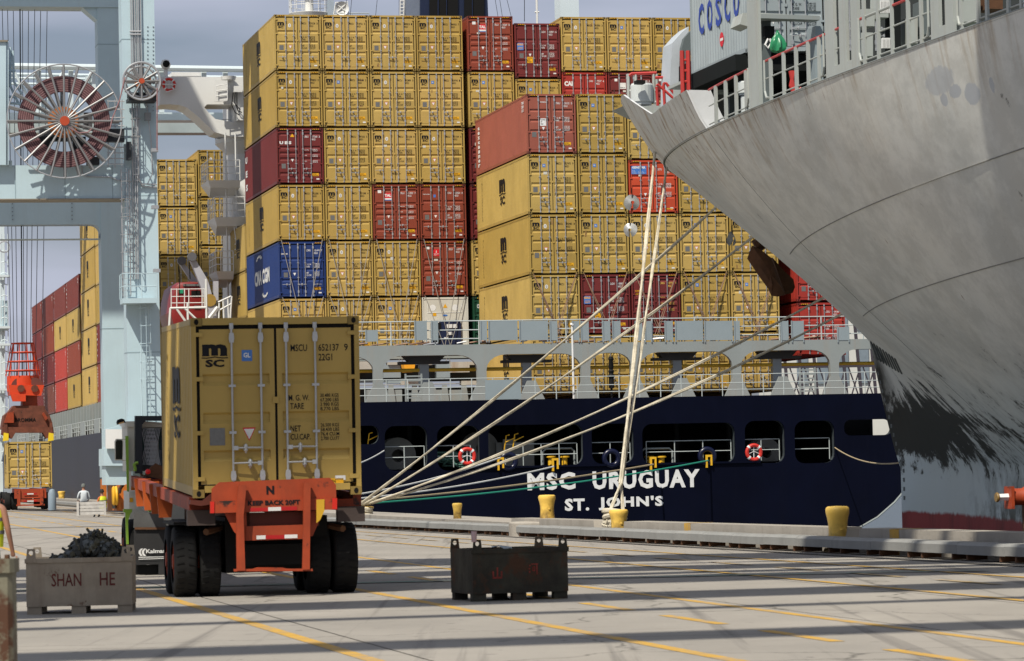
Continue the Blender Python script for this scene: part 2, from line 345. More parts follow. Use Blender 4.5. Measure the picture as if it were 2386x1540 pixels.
def container(loc, rz, label, kind='msc', Ln=12.192, H=2.896, group=None, door='A', hand=1, side=True, lod=1, serial=None, code='45G1', txt=None, cat='shipping container'):
    """kind: paint name. loc: corner at the door end, door faces local -y."""
    p = paint(kind, hash_(label)); t = thing('shipping_container', label, cat, loc, rz, group)
    key = (Ln, H)
    obj('frame', cache(('fr',)+key, lambda: me_frame(Ln, H)), p, t)
    cm = mat('casting_'+kind, tuple(c*.55 for c in PAINT[kind]), .7, 0, .2, 3, rust=.12, rcol=(.08,.035,.02))
    if serial == ('MSCU', '652137 9'):
        for cx_ in (-.003, CW+.003-.162):
            for cy_ in (-.004, Ln+.004-.178):
                for cz_ in (0, H-.118):
                    b = MB(); b.box(cx_, cx_+.162, cy_, cy_+.178, cz_, cz_+.118); b.add([(cx_+.081+.033*cos(a), cy_-.003, cz_+.059+.042*sin(a)) for a in [2*pi*i/12 for i in range(12)]], [tuple(range(12))], 1); b.build('corner_casting', [cm, DARK], t)
    else: obj('corner_castings', cache(('ca',)+key, lambda: me_cast(Ln, H)), [cm, DARK], t)['kind'] = 'stuff'
    obj('roof', cache(('ro',)+key, lambda: me_roof(Ln, H)), p, t)
    obj('side_wall', cache(('sl',)+key, lambda: me_side(Ln, H, -1)), p, t)
    obj('side_wall', cache(('sr',)+key, lambda: me_side(Ln, H, 1)), p, t)
    ink = INK if kind in ('msc', 'grey', 'white') else (YEL if txt == 'CARU' else WINK)
    if side and kind == 'msc':
        b = MB(); me = cache(('ms',), me_msclogo); s = 1.5
        o = obj('side_logo', me, INK, t); o.rotation_euler = (0, 0, -pi/2); o.location = (-.006, Ln/2+.6, H*.32); o.scale = (1.5, 1, 1.3 if H > 2.7 else 1.1)
        b = MB(); put_text(b, '\n'.join('MEDITERRANEAN'), Ln-1.3, .45, w=.11, h=H-.9, y=-.006, face='side', bold=.02, ls=.9); b.build('side_lettering', INK, t)
    if lod == 0: return t
    obj('door_gasket', cache(('ga', H), lambda: me_gasket(H)), DARK, t)
    d0 = obj('door', cache(('d', H, door, 0), lambda: me_door(H, door, 0)), p, t)
    d1 = obj('door', cache(('d', H, door, 1), lambda: me_door(H, door, 1)), p, t)
    if code != '22G1': obj('warning_stripes', cache(('st', H), lambda: me_stripes(H)), [YLAB, DARK], t)['kind'] = 'stuff'
    zz = .68 if H > 2.7 else .62
    for i, x in enumerate(RODX):
        r = obj('locking_rod', cache(('r', H), lambda: me_rod(H, 0)), GALV, d0 if i < 2 else d1, loc=(x, 0, 0))
        if hand == 1: obj('handle', cache(('h', -1 if i % 2 == 0 else 1), lambda: me_handle(-1 if i % 2 == 0 else 1)), GALV, t, loc=(x, 0, zz))
        else:
            d = 1 if i % 2 == 0 else -1
            obj('handle', cache(('h', d), lambda: me_handle(d)), GALV, t, loc=(x, 0, zz-.02+(.11 if d > 0 else -.11)))
    # lettering and plates (y just proud of the door face)
    Y = .0245
    if txt != 'REEF':
        b = MB(); ser = serial or ('MSCU', next(SER, '897154 3')) ; num = ser[1]
        flat(b, ser[0], 1.44, H-.50, .24, .10, Y); flat(b, num[:6], 1.845, H-.50, .30, .10, Y); flat(b, num[-1], 2.22, H-.50, .055, .10, Y)
        flat(b, code, 1.845, H-.64, .20, .10, Y)
        b.build('number_lettering', ink, t)
        def wts():
            b = MB()
            if door == 'B':
                for i, z in enumerate((1.16, 1.45, 1.75)):
                    flat(b, 'MAX GROSS' if i == 0 else ('TARE', 'NET')[i-1], 1.46, H-z, .22 if i == 0 else .12, .045, Y); flat(b, ('30.480 KG', '3.920 KG', '26.560 KG')[i], 1.88, H-z+.02, .26, .055, Y); flat(b, ('67.200 LB', '8.640 LB', '58.560 LB')[i], 1.88, H-z-.05, .26, .055, Y)
            else:
                flat(b, 'M. G. W.', 1.40, H-1.215, .30, .085, Y); flat(b, 'TARE', 1.42, H-1.335, .20, .085, Y)
                flat(b, 'NET', 1.42, H-1.66, .15, .085, Y); flat(b, 'CU.CAP.', 1.42, H-1.78, .29, .085, Y)
                for i, (q, z) in enumerate((('30.480 KGS', 1.17), ('67.200 LBS', 1.235), (' 3.980 KGS', 1.30), (' 8.770 LBS', 1.365), ('26.500 KGS', 1.60), ('58.430 LBS', 1.665), ('  76.4 CU.M', 1.73), (' 2.700 CU.FT', 1.795))):
                    flat(b, q, 1.86, H-z, .27, .052, Y)
            return b.mesh('weight_lettering')
        obj('weight_lettering', cache(('w', H, door), wts), ink, t)['kind'] = 'stuff'
    if kind == 'msc':
        o = obj('logo', cache(('ms',), me_msclogo), INK, t, loc=(.15, Y, H-.71)); o.scale = (.38, 1, .33)
        if code == '22G1' or hash_(label) % 3 == 0: 
            quad_part('class_sticker', .73, H-.63, .15, .16, BLAB, t); b = MB(); flat(b, 'GL', .755, H-.58, .10, .07, Y-.003, bold=.03); b.build('sticker_letters', WINK, t)
        else:
            b = MB(); b.add([(.80+.075*cos(a), Y, H-.56+.10*sin(a)) for a in [2*pi*i/14 for i in range(14)]], [tuple(range(14))], 0)
            b.add([(.80+.035*cos(a), Y-.002, H-.56+.055*sin(a)) for a in [2*pi*i/12 for i in range(12)]], [tuple(range(12))], 1)
            b.add([(.80+.018*cos(a), Y-.004, H-.56+.035*sin(a)) for a in [2*pi*i/12 for i in range(12)]], [tuple(range(12))], 0)
            b.build('class_sticker', [WINK, BLACK], t)
        zl = 1.84
    else: zl = 1.84
    if txt != 'REEF':
        quad_part('data_plate', .25, H-zl if door == 'A' else H-2.1, .22, .25, PLATE, t)
        quad_part('triangle_border', .725, H-1.785, .19, .195, RLAB, t, y=.0262, poly=[(0,1),(.5,0),(1,1)]) if kind == 'msc' else None; quad_part('warning_triangle', .745, H-1.76, .15, .15, WINK, t, poly=[(0,1),(.5,0),(1,1)])
        quad_part('caution_label', 1.84, H-2.5, .34, .15, YLAB, t); b = MB(); flat(b, 'CAUTION\nHIGH TRAILER', 1.87, H-2.49, .28, .12, Y-.003); b.build('caution_lettering', INK, t)
        quad_part('owner_sticker', 2.06, .215, .15, .065, WINK, t)
    hr = hash_(label+'r'); rnd = random.Random(hr)
    for q in range(rnd.choice((0, 1, 1, 2, 3)) if code != '22G1' else 0):
        x0 = rnd.uniform(.16, 2.1); z0 = rnd.choice((.2, .2, H*.36+.02, H*.62, H-.5)); w0 = rnd.uniform(.03, .14); h0 = rnd.uniform(.12, .5); n0 = 7
        P = [(x0+w0*(i/n0), z0+rnd.uniform(-.02, .02)) for i in range(n0+1)]+[(x0+w0*(1-i/n0)*rnd.uniform(.9, 1), min(H-.2, z0+h0*rnd.uniform(.25, 1))) for i in range(n0+1)]
        b = MB(); b.add([(p[0], Y+.004, p[1]) for p in P], [tuple(range(len(P)))]); b.build('rust_stain', mat('rust_stain_'+('y' if kind == 'msc' else 'r'), (.25,.145,.05) if kind == 'msc' else tuple(c_*.5+.02 for c_ in PAINT[kind]), .8, 0, .3, 6), t)
    if rnd.random() < .3 and code != '22G1': quad_part('repair_patch', rnd.uniform(.2, .9), H*.62+rnd.uniform(.05, .2), rnd.uniform(.1, .22), rnd.uniform(.08, .16), mat('patch_white', (.55, .54, .48), .6), t)
    def pt_text(nm, s, x, z, w, h, m, bold=.02, yy=Y-.003):
        b = MB(); flat(b, s, x, H-z, w, h, yy, bold=bold); return b.build(nm, m, t)
    if txt == 'TAL':
        quad_part('owner_panel', .62, H-.83, .37, .40, RLAB, t, Y); quad_part('owner_panel_band', .62, H-.79, .37, .08, WINK, t, Y-.002); pt_text('owner_lettering', 'TAL', .63, .64, .35, .15, WINK, .05, Y-.004)
        quad_part('panel_foot', .62, H-.83, .37, .035, BLAB, t, Y-.002); quad_part('white_decal', .27, H-.44, .18, .15, WINK, t)
    if txt == 'TRITON':
        quad_part('owner_panel', .66, H-.80, .30, .36, RLAB, t, Y); quad_part('sail_mark', .78, H-.62, .06, .15, WINK, t, Y-.002, poly=[(0,0),(1,0),(.5,1)]); pt_text('owner_lettering', 'TRANSAMERICA\nLEASING', .68, .76, .26, .09, WINK); quad_part('white_decal', .27, H-.44, .18, .13, WINK, t)
    if txt == 'UES': pt_text('owner_lettering', 'U E S', .16, .84, .62, .16, WINK, .06); quad_part('hazard_triangle', .72, H-.46, .22, .17, YLAB, t, poly=[(0,0),(1,0),(.5,1)])
    if txt == 'GOLD': quad_part('owner_panel', .13, H-1.42, .34, .38, BLAB, t); pt_text('owner_lettering', 'GOLD', .14, 1.17, .32, .10, YLAB, .05); pt_text('owner_small_lettering', 'CONTAINER\nLEASING CO.', .17, 1.38, .26, .12, YLAB)
    if txt == 'GOLD': quad_part('high_cube_label', .66, H-2.1, .30, .32, YLAB, t, Y-.001); pt_text('high_cube_lettering', 'CAUTION\nHIGH\nTRAILER', .69, 2.07, .24, .26, INK)
    if txt == 'CAI': pt_text('owner_lettering', 'CAI', .12, .72, .45, .26, WINK, .06)
    if txt == 'CARU': pt_text('owner_lettering', 'CARU', .18, .86, .28, .08, YLAB, .03); pt_text('owner_small_lettering', 'CONTAINERS\nLEASING', .2, 1.02, .24, .10, YLAB)
    if txt == 'GENSTAR': quad_part('owner_panel', .13, H-.68, .76, .40, BLAB, t, .012); pt_text('owner_lettering', 'GENSTAR', .17, .41, .68, .11, WINK, .05, .009); pt_text('owner_small_lettering', 'If sold\nContact        San Francisco\nContainer      California  U.S.A.', .18, .65, .66, .16, WINK, 0, .009)
    if txt == 'TEX': pt_text('owner_lettering', 'textainer', .68, .42, .34, .07, WINK, .02); quad_part('caution_plate', .66, H-1.55, .30, .36, WINK, t, Y-.001); pt_text('caution_plate_lettering', 'CAUTION\n9\'6"\nHIGH', .70, 1.50, .22, .28, INK)
    if txt == 'SEA': quad_part('owner_panel', .62, H-.86, .34, .32, WINK, t, Y); pt_text('owner_lettering', 'SEACO', .66, .82, .26, .06, INK); quad_part('white_decal', .35, H-.46, .15, .14, WINK, t)
    if txt == 'CMA': pt_text('owner_lettering', 'CMA CGM', .13, .66, .34, .07, WINK, .03)
    if txt == 'TRP': pt_text('owner_lettering', 'TRANS OCEAN', .16, .54, .36, .05, WINK, .02); quad_part('class_sticker', .72, H-.68, .12, .15, BLAB, t)
    if txt == 'C': pt_text('owner_lettering', 'CHINA SHIPPING', .2, .6, 1.0, .22, WINK, .04)
    return t
def hash_(s):
    h = 0
    for c in s: h = (h*31+ord(c)) % 100003
    return h
# ------------------------------------------------------------------ the containers on the dark blue ship
G1 = 'containers stacked on the dark blue ship'
NAME = {'msc': 'mustard yellow', 'maroon': 'maroon', 'brick': 'brick red', 'red': 'bright red', 'salmon': 'faded red', 'darkred': 'dark red', 'blue': 'blue', 'green': 'green', 'orangered': 'orange red', 'brown': 'brown red', 'scarlet': 'light red', 'white': 'white'}
ORD = ['first', 'second', 'third', 'fourth', 'fifth', 'sixth', 'seventh', 'eighth', 'ninth']
PITCH_ = 2.955
# tall block: columns left to right, tiers from top.  (kind, door, hand, txt, serial)
m_ = lambda h=2: ('msc', 'A', h, None, None)
BLK1 = [
 (0.0, 25.52, [m_(1), m_(2), ('maroon','B',2,'UES',('UESU','477200 3')), m_(2), ('blue','A',1,'CMA',('ECMU','951474 7')), m_(2)]),
 (2.5, 25.52, [m_(1), m_(2), m_(2), m_(2), m_(1), m_(2)]),
 (5.0, 25.52, [m_(1), m_(2), m_(1), ('brick','B',2,'TAL',('TRLU','817853 7')), m_(1), m_(2)]),
 (7.5, 25.52, [m_(1), m_(2), m_(2), ('brick','A',1,'TRP',('TCKU','923430 3')), ('brick','B',2,'TRITON',('TRLU','814739 8')), 'reefer']),
 (10.22, 25.52, [('brick','B',2,'TAL',('TRLU','816269 8')), m_(1), ('maroon','B',2,None,('GESU','482117 3')), ('maroon','B',2,None,('GESU','470083 0')), m_(2), ('green','A',2,'C',('CCLU','460238 5'))]),
 (12.75, 25.16, [('maroon','A',1,'GOLD',('GLDU','087871 6')), m_(2), m_(1)]),
 (15.27, 25.52, [m_(2), ('red','A',2,'CAI',('CAXU','979557 6')), m_(1)]),
 (17.78, 25.52, [m_(1), ('maroon','B',2,'SEA',('SEGU','471489 0')), m_(1)]),
 (20.29, 25.52, [m_(1), ('maroon','B',2,'TAL',('TRLU','820145 3')), m_(1)]),
]
def reefer(loc):
    t = thing('refrigerated_container', 'white refrigerated container with a dark cooling unit, behind the walkway rail', 'refrigerated container', loc, TH, G1)
    H = 2.896; Ln = 12.192; p = paint('white')
    obj('frame', cache(('fr', Ln, H), lambda: me_frame(Ln, H)), p, t); obj('corner_castings', cache(('ca', Ln, H), lambda: me_cast(Ln, H)), [p, DARK], t)
    obj('side_wall', cache(('sl', Ln, H), None), p, t); obj('side_wall', cache(('sr', Ln, H), None), p, t); obj('roof', cache(('ro', Ln, H), None), p, t)
    b = MB(); b.box(.08, CW-.08, .02, .10, .18, H-.12); b.build('end_panel', p, t)
    for x in (.55, 1.75):
        b = MB(); b.add([(x+.17*cos(a), .014, H-.55+.17*sin(a)) for a in [2*pi*i/20 for i in range(20)]], [tuple(range(20))]); b.build('round_hatch', WHITE, t)
    b = MB(); b.tube([(x, .012, z) for x, z in ((.3,H-.35),(.3,H-.8),(2.1,H-.8),(2.1,H-.35))], .012, 5); b.build('pipe', WHITE, t)
    quad_part('hazard_triangle', 1.10, H-.55, .24, .22, YLAB, t, .012, poly=[(0,0),(1,0),(.5,1)]); quad_part('yellow_label', .56, H-.98, .18, .18, YLAB, t, .012)
    b = MB(); b.add([(1.2+.14*cos(a), .012, H-.95+.05*sin(a)) for a in [2*pi*i/16 for i in range(16)]], [tuple(range(16))]); b.build('oval_badge', BLAB, t)
    D = mat('reefer_unit', (.012, .02, .06), .4); ub = MB(); ub.prism(rounded(.42, 2.02, .25, H-1.22, .18), -.10, .03, 'y'); U_ = ub.build('cooling_unit', D, t)
    b = MB(); b.box(.50, .95, -.13, -.10, H-1.75, H-1.35); b.box(.52, .9, -.13, -.10, .5, .9); b.build('vent', BLACK, U_)
    b = MB(); b.box(1.25, 1.8, -.13, -.10, H-1.62, H-1.42); b.box(1.3, 1.55, -.13, -.10, H-1.98, H-1.82); b.box(1.1, 1.3, -.13, -.10, H-2.2, H-2.1); b.box(.6, .85, -.13, -.10, H-1.33, H-1.27); b.build('control_box', WHITE, U_)
for ci, (a, ztop, tiers) in enumerate(BLK1):
    for ti, sp_ in enumerate(tiers):
        z = ztop-(ti+1)*PITCH_+.03
        if sp_ == 'reefer': reefer(M(a, 0, z)); continue
        k, d, h, tx, ser = sp_
        lb = f'{NAME[k]} container, tall block, {ORD[ci]} column from left, {ORD[ti]} tier down'
        if k == 'blue': lb = 'blue container with big white lettering on its side, left column of the tall block'
        t = container(M(a, 0, z), TH, lb, k, door=d, hand=h, txt=tx, serial=ser, side=(ci == 0), group=G1)
        if k == 'blue':
            b = MB(); put_text(b, 'CMA CGM', 9.0, 1.05, w=5.6, h=.8, y=-.008, face='side', bold=.05)
            for (yy, zz) in ((7.2, 2.3), (5.2, .5)):
                for i in range(5):
                    aa = radians(20+i*32)*(1 if zz > 1 else -1); cy, cz = yy+1.0*cos(aa)*.9, zz+(.22*sin(aa))
                    b.quad((-.008, cy+.22, cz), (-.008, cy-.22, cz+.05), (-.008, cy-.22, cz+.17), (-.008, cy+.22, cz+.11))
            b.build('side_lettering', WINK, t)
        if tx == 'UES':
            b = MB(); put_text(b, 'S  E  U', 11.6, .4, w=3.2, h=.0001, y=-.008, face='side'); b = MB()
            for i, c_ in enumerate('UES'): put_text(b, c_, 11.8, 2.1-i*.75, w=.7, h=.36, y=-.008, face='side', bold=.05)
            b.build('side_lettering', WINK, t)
# nearer block
B0 = -13.4
BLK0 = [
 (10.28, 19.88, [('salmon','C',2,'TEX',('TRIU','320152 5'),2.896), m_(2), ('msc','C',2,None,('MSCU','842483 8')), m_(2), m_(2)]),
 (12.80, 19.88, [m_(1), m_(2), m_(1), ('maroon','A',2,'GOLD',('GLDU','900853 9')), m_(2)]),
 (15.32, 19.58, [m_(1), ('orangered','C',2,'GENSTAR',('GSTU','835817 6'),2.591), m_(1), ('maroon','B',2,'CARU',('CARU','707758 0')), m_(2)]),
 (17.84, 19.88, [m_(1), m_(1), m_(2), m_(2), m_(2)]),
 (20.36, 19.88, [None, m_(2), m_(1), m_(2), m_(2)]),
]
for ci, (a, ztop, tiers) in enumerate(BLK0):
    z = ztop
    for ti, sp_ in enumerate(tiers):
        H = (sp_[5] if sp_ and len(sp_) > 5 else 2.896)
        z -= H+.040
        if sp_ is None: continue
        k, d, h, tx, ser = sp_[:5]
        lb = f'{NAME[k]} container, nearer block, {ORD[ci]} column from left, {ORD[ti]} tier down'
        if tx == 'TEX': lb = 'faded red container on top at the near block\'s left corner, its long rusty side showing'
        t = container(M(a, B0, z), TH, lb, k, door=d, hand=h, txt=tx, serial=ser, H=H, side=(ci == 0), group=G1)
        if tx == 'TEX':
            b = MB(); put_text(b, 'textainer', 11.9, .35, w=1.6, h=.35, y=-.008, face='side', bold=.03)
            for i in range(9): put_text(b, 'textainer'[i], 11.5, 2.35-i*.24, w=.42, h=.17, y=-.008, face='side', bold=.05)
            b.v = b.v; b2 = MB()
            for i in range(9): put_text(b2, 'textainer'[i], 11.6, 2.30-i*.24, w=.5, h=.17, y=-.008, face='side', bold=.05)
            b2.build('side_lettering', WINK, t)
            b3 = MB(); put_text(b3, 'TRIU\n3201\n52 5', 1.1, 2.1, w=.55, h=.5, y=-.008, face='side', bold=.04); b3.build('side_number', WINK, t)
for i, (z, k, ser) in enumerate(((9.62, 'red', ('LCKU', '404181 2')), (6.95, 'red', ('LCKU', '404166 0')), (12.30, 'blue', ('CMCU', '208875 3')))):
    container(M(23.72, B0, z), TH, ['bright red container beside the grey bow, upper one of the outer stack', 'bright red container behind the walkway rail, right end of the near block', 'blue container glimpsed above the red ones behind the rusty anchor', 'mustard container at the bottom of the outer right stack'][i], k, H=2.591, door='C', hand=2, serial=ser, group=G1, side=False)
for i in range(2):
    container(M(22.81, 0, 8.05-i*PITCH_), TH, ['mustard container glimpsed between the last yellow column and the red stack', 'mustard container in the gap below, right of the last yellow column'][i], 'msc', hand=2, group=G1, side=False)
# short containers hidden half behind the bridge tower
for i in range(3):
    container(M(0, 12.75, 13.0-i*2.62), TH, f'shaded mustard container between the white tower and the tall block, {["top", "middle", "lowest"][i]} of three', 'msc', Ln=6.06, H=2.591, lod=0, group=G1)
# block ahead of the bridge
for ci, (a, zt) in enumerate(((-2.7, 21.07), (-.17, 21.65), (2.4, 21.65))):
    for ti in range(5):
        container(M(a, 31.9, zt-(ti+1)*PITCH_), TH, f'mustard container ahead of the bridge, {["left", "middle", "right"][ci]} column, {ORD[ti]} tier down', 'msc', hand=2 if ti else 1, group=G1, side=(ci == 0))
# far stacks along the side, seen from their long sides
kk = (23.2-25.27)*.977
def far(D0, base, kinds, nm, H=2.591, p=2.64):
    P = Q(23.2, D0) - OM; a = P.dot(v); b = P.dot(u); n = len(kinds)
    for i, k in enumerate(kinds):
        z = base+(n-1-i)*p
        t = container(M(a, b, z), TH, f'{NAME[k]} container side on, {nm}, {ORD[i]} down', k, H=H, lod=0 if nm != 'stack at the step down to the low rows' else 0, group='far containers seen from the side')
        if k != 'msc':
            bb = MB(); s = ['HAMBURG SUD', 'FLORENS', 'TEX', 'CAPITAL', 'TRITON'][hash_(nm+str(i)) % 5]
            for j, c_ in enumerate(s):
                if c_ != ' ': put_text(bb, c_, 11.9, H-.35-j*(H-.5)/max(len(s), 6), w=.42, h=.15, y=-.008, face='side', bold=.04)
            put_text(bb, 'TGHU\n4521', 1.0, H-.7, w=.5, h=.4, y=-.008, face='side', bold=.04)
            bb.build('side_lettering', WINK, t)
far(222.3, 7.2, ['msc', 'msc', 'red', 'msc', 'brick'], 'strip left of the bright crane leg', 2.896, 2.93)
far(234.9, 7.2, ['msc', 'msc', 'msc', 'maroon', 'brick'], 'tall stack beside the dark leg', 2.896, 2.93)
far(247.6, 7.2, ['msc', 'msc', 'msc', 'msc', 'msc'], 'tall yellow stack under the crane beam', 2.896, 2.96)
far(261.2, 7.3, ['darkred', 'msc', 'brick', 'msc'], 'stack at the step down to the low rows')
far(273.9, 7.3, ['darkred', 'msc', 'scarlet', 'scarlet'], 'second low stack')
far(286.8, 7.3, ['darkred', 'brick', 'maroon', 'brown'], 'third low stack')
far(299.7, 7.3, ['darkred', 'maroon', 'maroon', 'maroon'], 'farthest low stack')
# ------------------------------------------------------------------ quay, ground, water
cm_ = bpy.data.materials.new('quay_concrete'); cm_.use_nodes = True; n = cm_.node_tree; L = n.links; bb = n.nodes['Principled BSDF']
bb.inputs['Roughness'].default_value = .85; bb.inputs['Specular IOR Level'].default_value = .25
tc = n.nodes.new('ShaderNodeTexCoord')
def nz_(scale, det=6, st=(1,1,1), ro=.6, rot=0):
    mp = n.nodes.new('ShaderNodeMapping'); mp.inputs['Scale'].default_value = st; mp.inputs['Rotation'].default_value = (0,0,rot); L.new(tc.outputs['Object'], mp.inputs[0])
    q = n.nodes.new('ShaderNodeTexNoise'); q.inputs['Scale'].default_value = scale; q.inputs['Detail'].default_value = det; q.inputs['Roughness'].default_value = ro; L.new(mp.outputs[0], q.inputs['Vector']); return q.outputs[0]
def rng_(s, a, b, c, d):
    r = n.nodes.new('ShaderNodeMapRange'); L.new(s, r.inputs[0])
    for i, q in zip((1,2,3,4), (a,b,c,d)): r.inputs[i].default_value = q
    return r.outputs[0]
def mix_(f, a, b):
    x = n.nodes.new('ShaderNodeMix'); x.data_type = 'RGBA'; L.new(f, x.inputs[0])
    if isinstance(a, tuple): x.inputs[6].default_value = (*a, 1)
    else: L.new(a, x.inputs[6])
    x.inputs[7].default_value = (*b, 1); return x.outputs[2]
c0 = mix_(rng_(nz_(.35, 8, (1,.5,1), .65), .3, .7, 0, 1), (.335,.308,.268), (.255,.236,.207))
c0 = mix_(rng_(nz_(1.2, 8, (.35,1.6,1), .7, -.2), .56, .72, 0, .45), c0, (.20,.18,.16))
c0 = mix_(rng_(nz_(.9, 6, (2.2,.07,1), .6, .2), .60, .72, 0, .5), c0, (.14,.13,.12))      # tyre tracks
c0 = mix_(rng_(nz_(2.2, 5, (1,1,1), .5), .66, .72, 0, .55), c0, (.10,.09,.085)); c0 = mix_(rng_(nz_(.7, 9, (3.5,.05,1), .55, .27), .58, .66, 0, .6), c0, (.12,.11,.10)); c0 = mix_(rng_(nz_(5, 3, (1,1,1), .5), .70, .75, 0, .8), c0, (.07,.06,.055))               # spots
c0 = mix_(rng_(nz_(.16, 4, (1,1,1), .6), .60, .75, 0, .35), c0, (.42,.38,.33))
vo = n.nodes.new('ShaderNodeTexVoronoi'); vo.feature = 'DISTANCE_TO_EDGE'; vo.inputs['Scale'].default_value = .16
wv = n.nodes.new('ShaderNodeVectorMath'); wv.operation = 'MULTIPLY_ADD'; qn = n.nodes.new('ShaderNodeTexNoise'); qn.inputs['Scale'].default_value = .8; qn.inputs['Detail'].default_value = 8; L.new(tc.outputs['Object'], qn.inputs['Vector'])
L.new(qn.outputs['Color'], wv.inputs[0]); wv.inputs[1].default_value = (1.6, 1.6, 0); L.new(tc.outputs['Object'], wv.inputs[2]); L.new(wv.outputs[0], vo.inputs['Vector'])
c0 = mix_(rng_(vo.outputs[0], .0, .006, .75, 0), c0, (.07,.065,.055))
c0 = mix_(rng_(nz_(.45, 7, (1,1,1), .75), .60, .70, 0, .5), c0, (.15,.135,.12))
L.new(c0, bb.inputs['Base Color'])
bp = n.nodes.new('ShaderNodeBump'); bp.inputs['Strength'].default_value = .35; bp.inputs['Distance'].default_value = .02; L.new(nz_(14, 6), bp.inputs['Height']); L.new(bp.outputs[0], bb.inputs['Normal'])
CONC = cm_
KQ = 21.6                                              # quay line
# apron slabs: one sheet cut in big slabs with recessed joints
g = MB()
def gz(k, s): return -max(0, min(1, (k-12)/9))*.0042*max(0, min(100, s+54))   # the apron drops a little towards the edge
def kq(k, s): P = Q(k, 99)+u*s; P.z = gz(k, s); return P               # quay coordinates: k across, s along
ks = [-400, -200, -100, -60, -36, -30, -24, -18, -12, -6, 0, 6, 12, 15, 18, 21, KQ+.3]; ss = [-160]+[-90+12*i for i in range(14)]+[90, 130, 200, 350, 700]
for i in range(len(ks)-1):
    for j in range(len(ss)-1):
        w = .012 if -40 < ks[i] and ss[j] < 80 else 0
        a, b_, c, d = ks[i]+w, ks[i+1]-w, ss[j]+w, ss[j+1]-w
        g.quad(kq(a,c), kq(b_,c), kq(b_,d), kq(a,d))
    
o = g.build('quay_apron', CONC); o['kind'] = 'structure'
g = MB()
for i in range(len(ks)-1):
    for j in range(len(ss)-1): g.quad(*[kq(*q_)-ZZ*.014 for q_ in ((ks[i],ss[j]),(ks[i+1],ss[j]),(ks[i+1],ss[j+1]),(ks[i],ss[j+1]))])
o = g.build('joint_filler', mat('joint_tar', (.05,.045,.04), .9)); o['kind'] = 'structure'
g = MB(); g.quad(kq(KQ+.3,-160), kq(KQ+.3,700), kq(KQ+.3,700)-ZZ*6, kq(KQ+.3,-160)-ZZ*6); o = g.build('quay_wall', CONC); o['kind'] = 'structure'
wm = bpy.data.materials.new('harbour_water'); wm.use_nodes = True; n = wm.node_tree; L = n.links; bb = n.nodes['Principled BSDF']
bb.inputs['Base Color'].default_value = (.07,.09,.105,1); bb.inputs['Roughness'].default_value = .38; tc = n.nodes.new('ShaderNodeTexCoord')
bp = n.nodes.new('ShaderNodeBump'); bp.inputs['Strength'].default_value = .9; bp.inputs['Distance'].default_value = .25; L.new(nz_(.9, 5, (.5,1,1)), bp.inputs['Height']); L.new(bp.outputs[0], bb.inputs['Normal'])
g = MB(); g.quad((-2500,-300,-2.6),(2500,-300,-2.6),(2500,4500,-2.6),(-2500,4500,-2.6)); o = g.build('water', wm); o['kind'] = 'structure'
# painted lines
def paintmat(name, col, wear=.5):
    m = mat(name, col, .75, 0, .12, 3, dirt=.0); n = m.node_tree; L = n.links; b = n.nodes['Principled BSDF']
    old = b.inputs['Base Color'].links[0].from_socket
    tcn = n.nodes.new('ShaderNodeTexCoord'); q = n.nodes.new('ShaderNodeTexNoise'); q.inputs['Scale'].default_value = 1.8; q.inputs['Detail'].default_value = 9; q.inputs['Roughness'].default_value = .8
    L.new(tcn.outputs['Object'], q.inputs['Vector']); r = n.nodes.new('ShaderNodeMapRange'); L.new(q.outputs[0], r.inputs[0]); r.inputs[1].default_value = .60-wear*.3; r.inputs[2].default_value = .72-wear*.2; r.inputs[4].default_value = .85
    x = n.nodes.new('ShaderNodeMix'); x.data_type = 'RGBA'; L.new(r.outputs[0], x.inputs[0]); L.new(old, x.inputs[6]); x.inputs[7].default_value = (.26,.235,.205,1); L.new(x.outputs[2], b.inputs['Base Color']); return m
YP = paintmat('yellow_road_paint', (.52,.30,.04), .45); GP = paintmat('green_road_paint', (.05,.22,.15), .75); YP2 = paintmat('faded_yellow_road_paint', (.50,.33,.09), .8)
def strip(name, k, s0, s1, w, m, z=.004):
    b = MB(); n_ = max(1, int((s1-s0)/6)); z += (.006 if k > 12 else 0)
    for i in range(n_):
        p, q = s0+(s1-s0)*i/n_, s0+(s1-s0)*(i+1)/n_; b.quad(kq(k-w/2,p)+ZZ*z, kq(k+w/2,p)+ZZ*z, kq(k+w/2,q)+ZZ*z, kq(k-w/2,q)+ZZ*z)
    o = b.build(name, m); o['kind'] = 'structure'; return o
for k in (-12.6, -6.5, -.6, 5.5, 8.55, 11.75, 15.25, 18.25): strip('yellow_line', k, -160, 330, .15 if k > 9 else .17, YP if k > 5 else YP2)
for k in (10.35, 16.9): 
    for i in range(-20, 30):
        c_ = (35.4+4.0*i-99+(0 if k < 12 else 1.5))*1.0239+60; strip('yellow_dash', k, c_-1.25, c_+1.25, .16, YP2 if k > 12 else YP)
b = MB()
for q_, r_ in ((-40,12),(12,15),(15,18),(18,19)): b.quad(kq(q_,-47.7)+ZZ*.016, kq(r_,-47.7)+ZZ*.016, kq(r_,-47.35)+ZZ*.016, kq(q_,-47.35)+ZZ*.016)
o = b.build('green_line', GP); o['kind'] = 'structure'
b = MB()
for q_, r_ in ((-40,12),(12,15),(15,18),(18,19)): b.quad(kq(q_,18)+ZZ*.016, kq(r_,18)+ZZ*.016, kq(r_,18.5)+ZZ*.016, kq(q_,18.5)+ZZ*.016); o = b.build('green_line', GP); o['kind'] = 'structure'
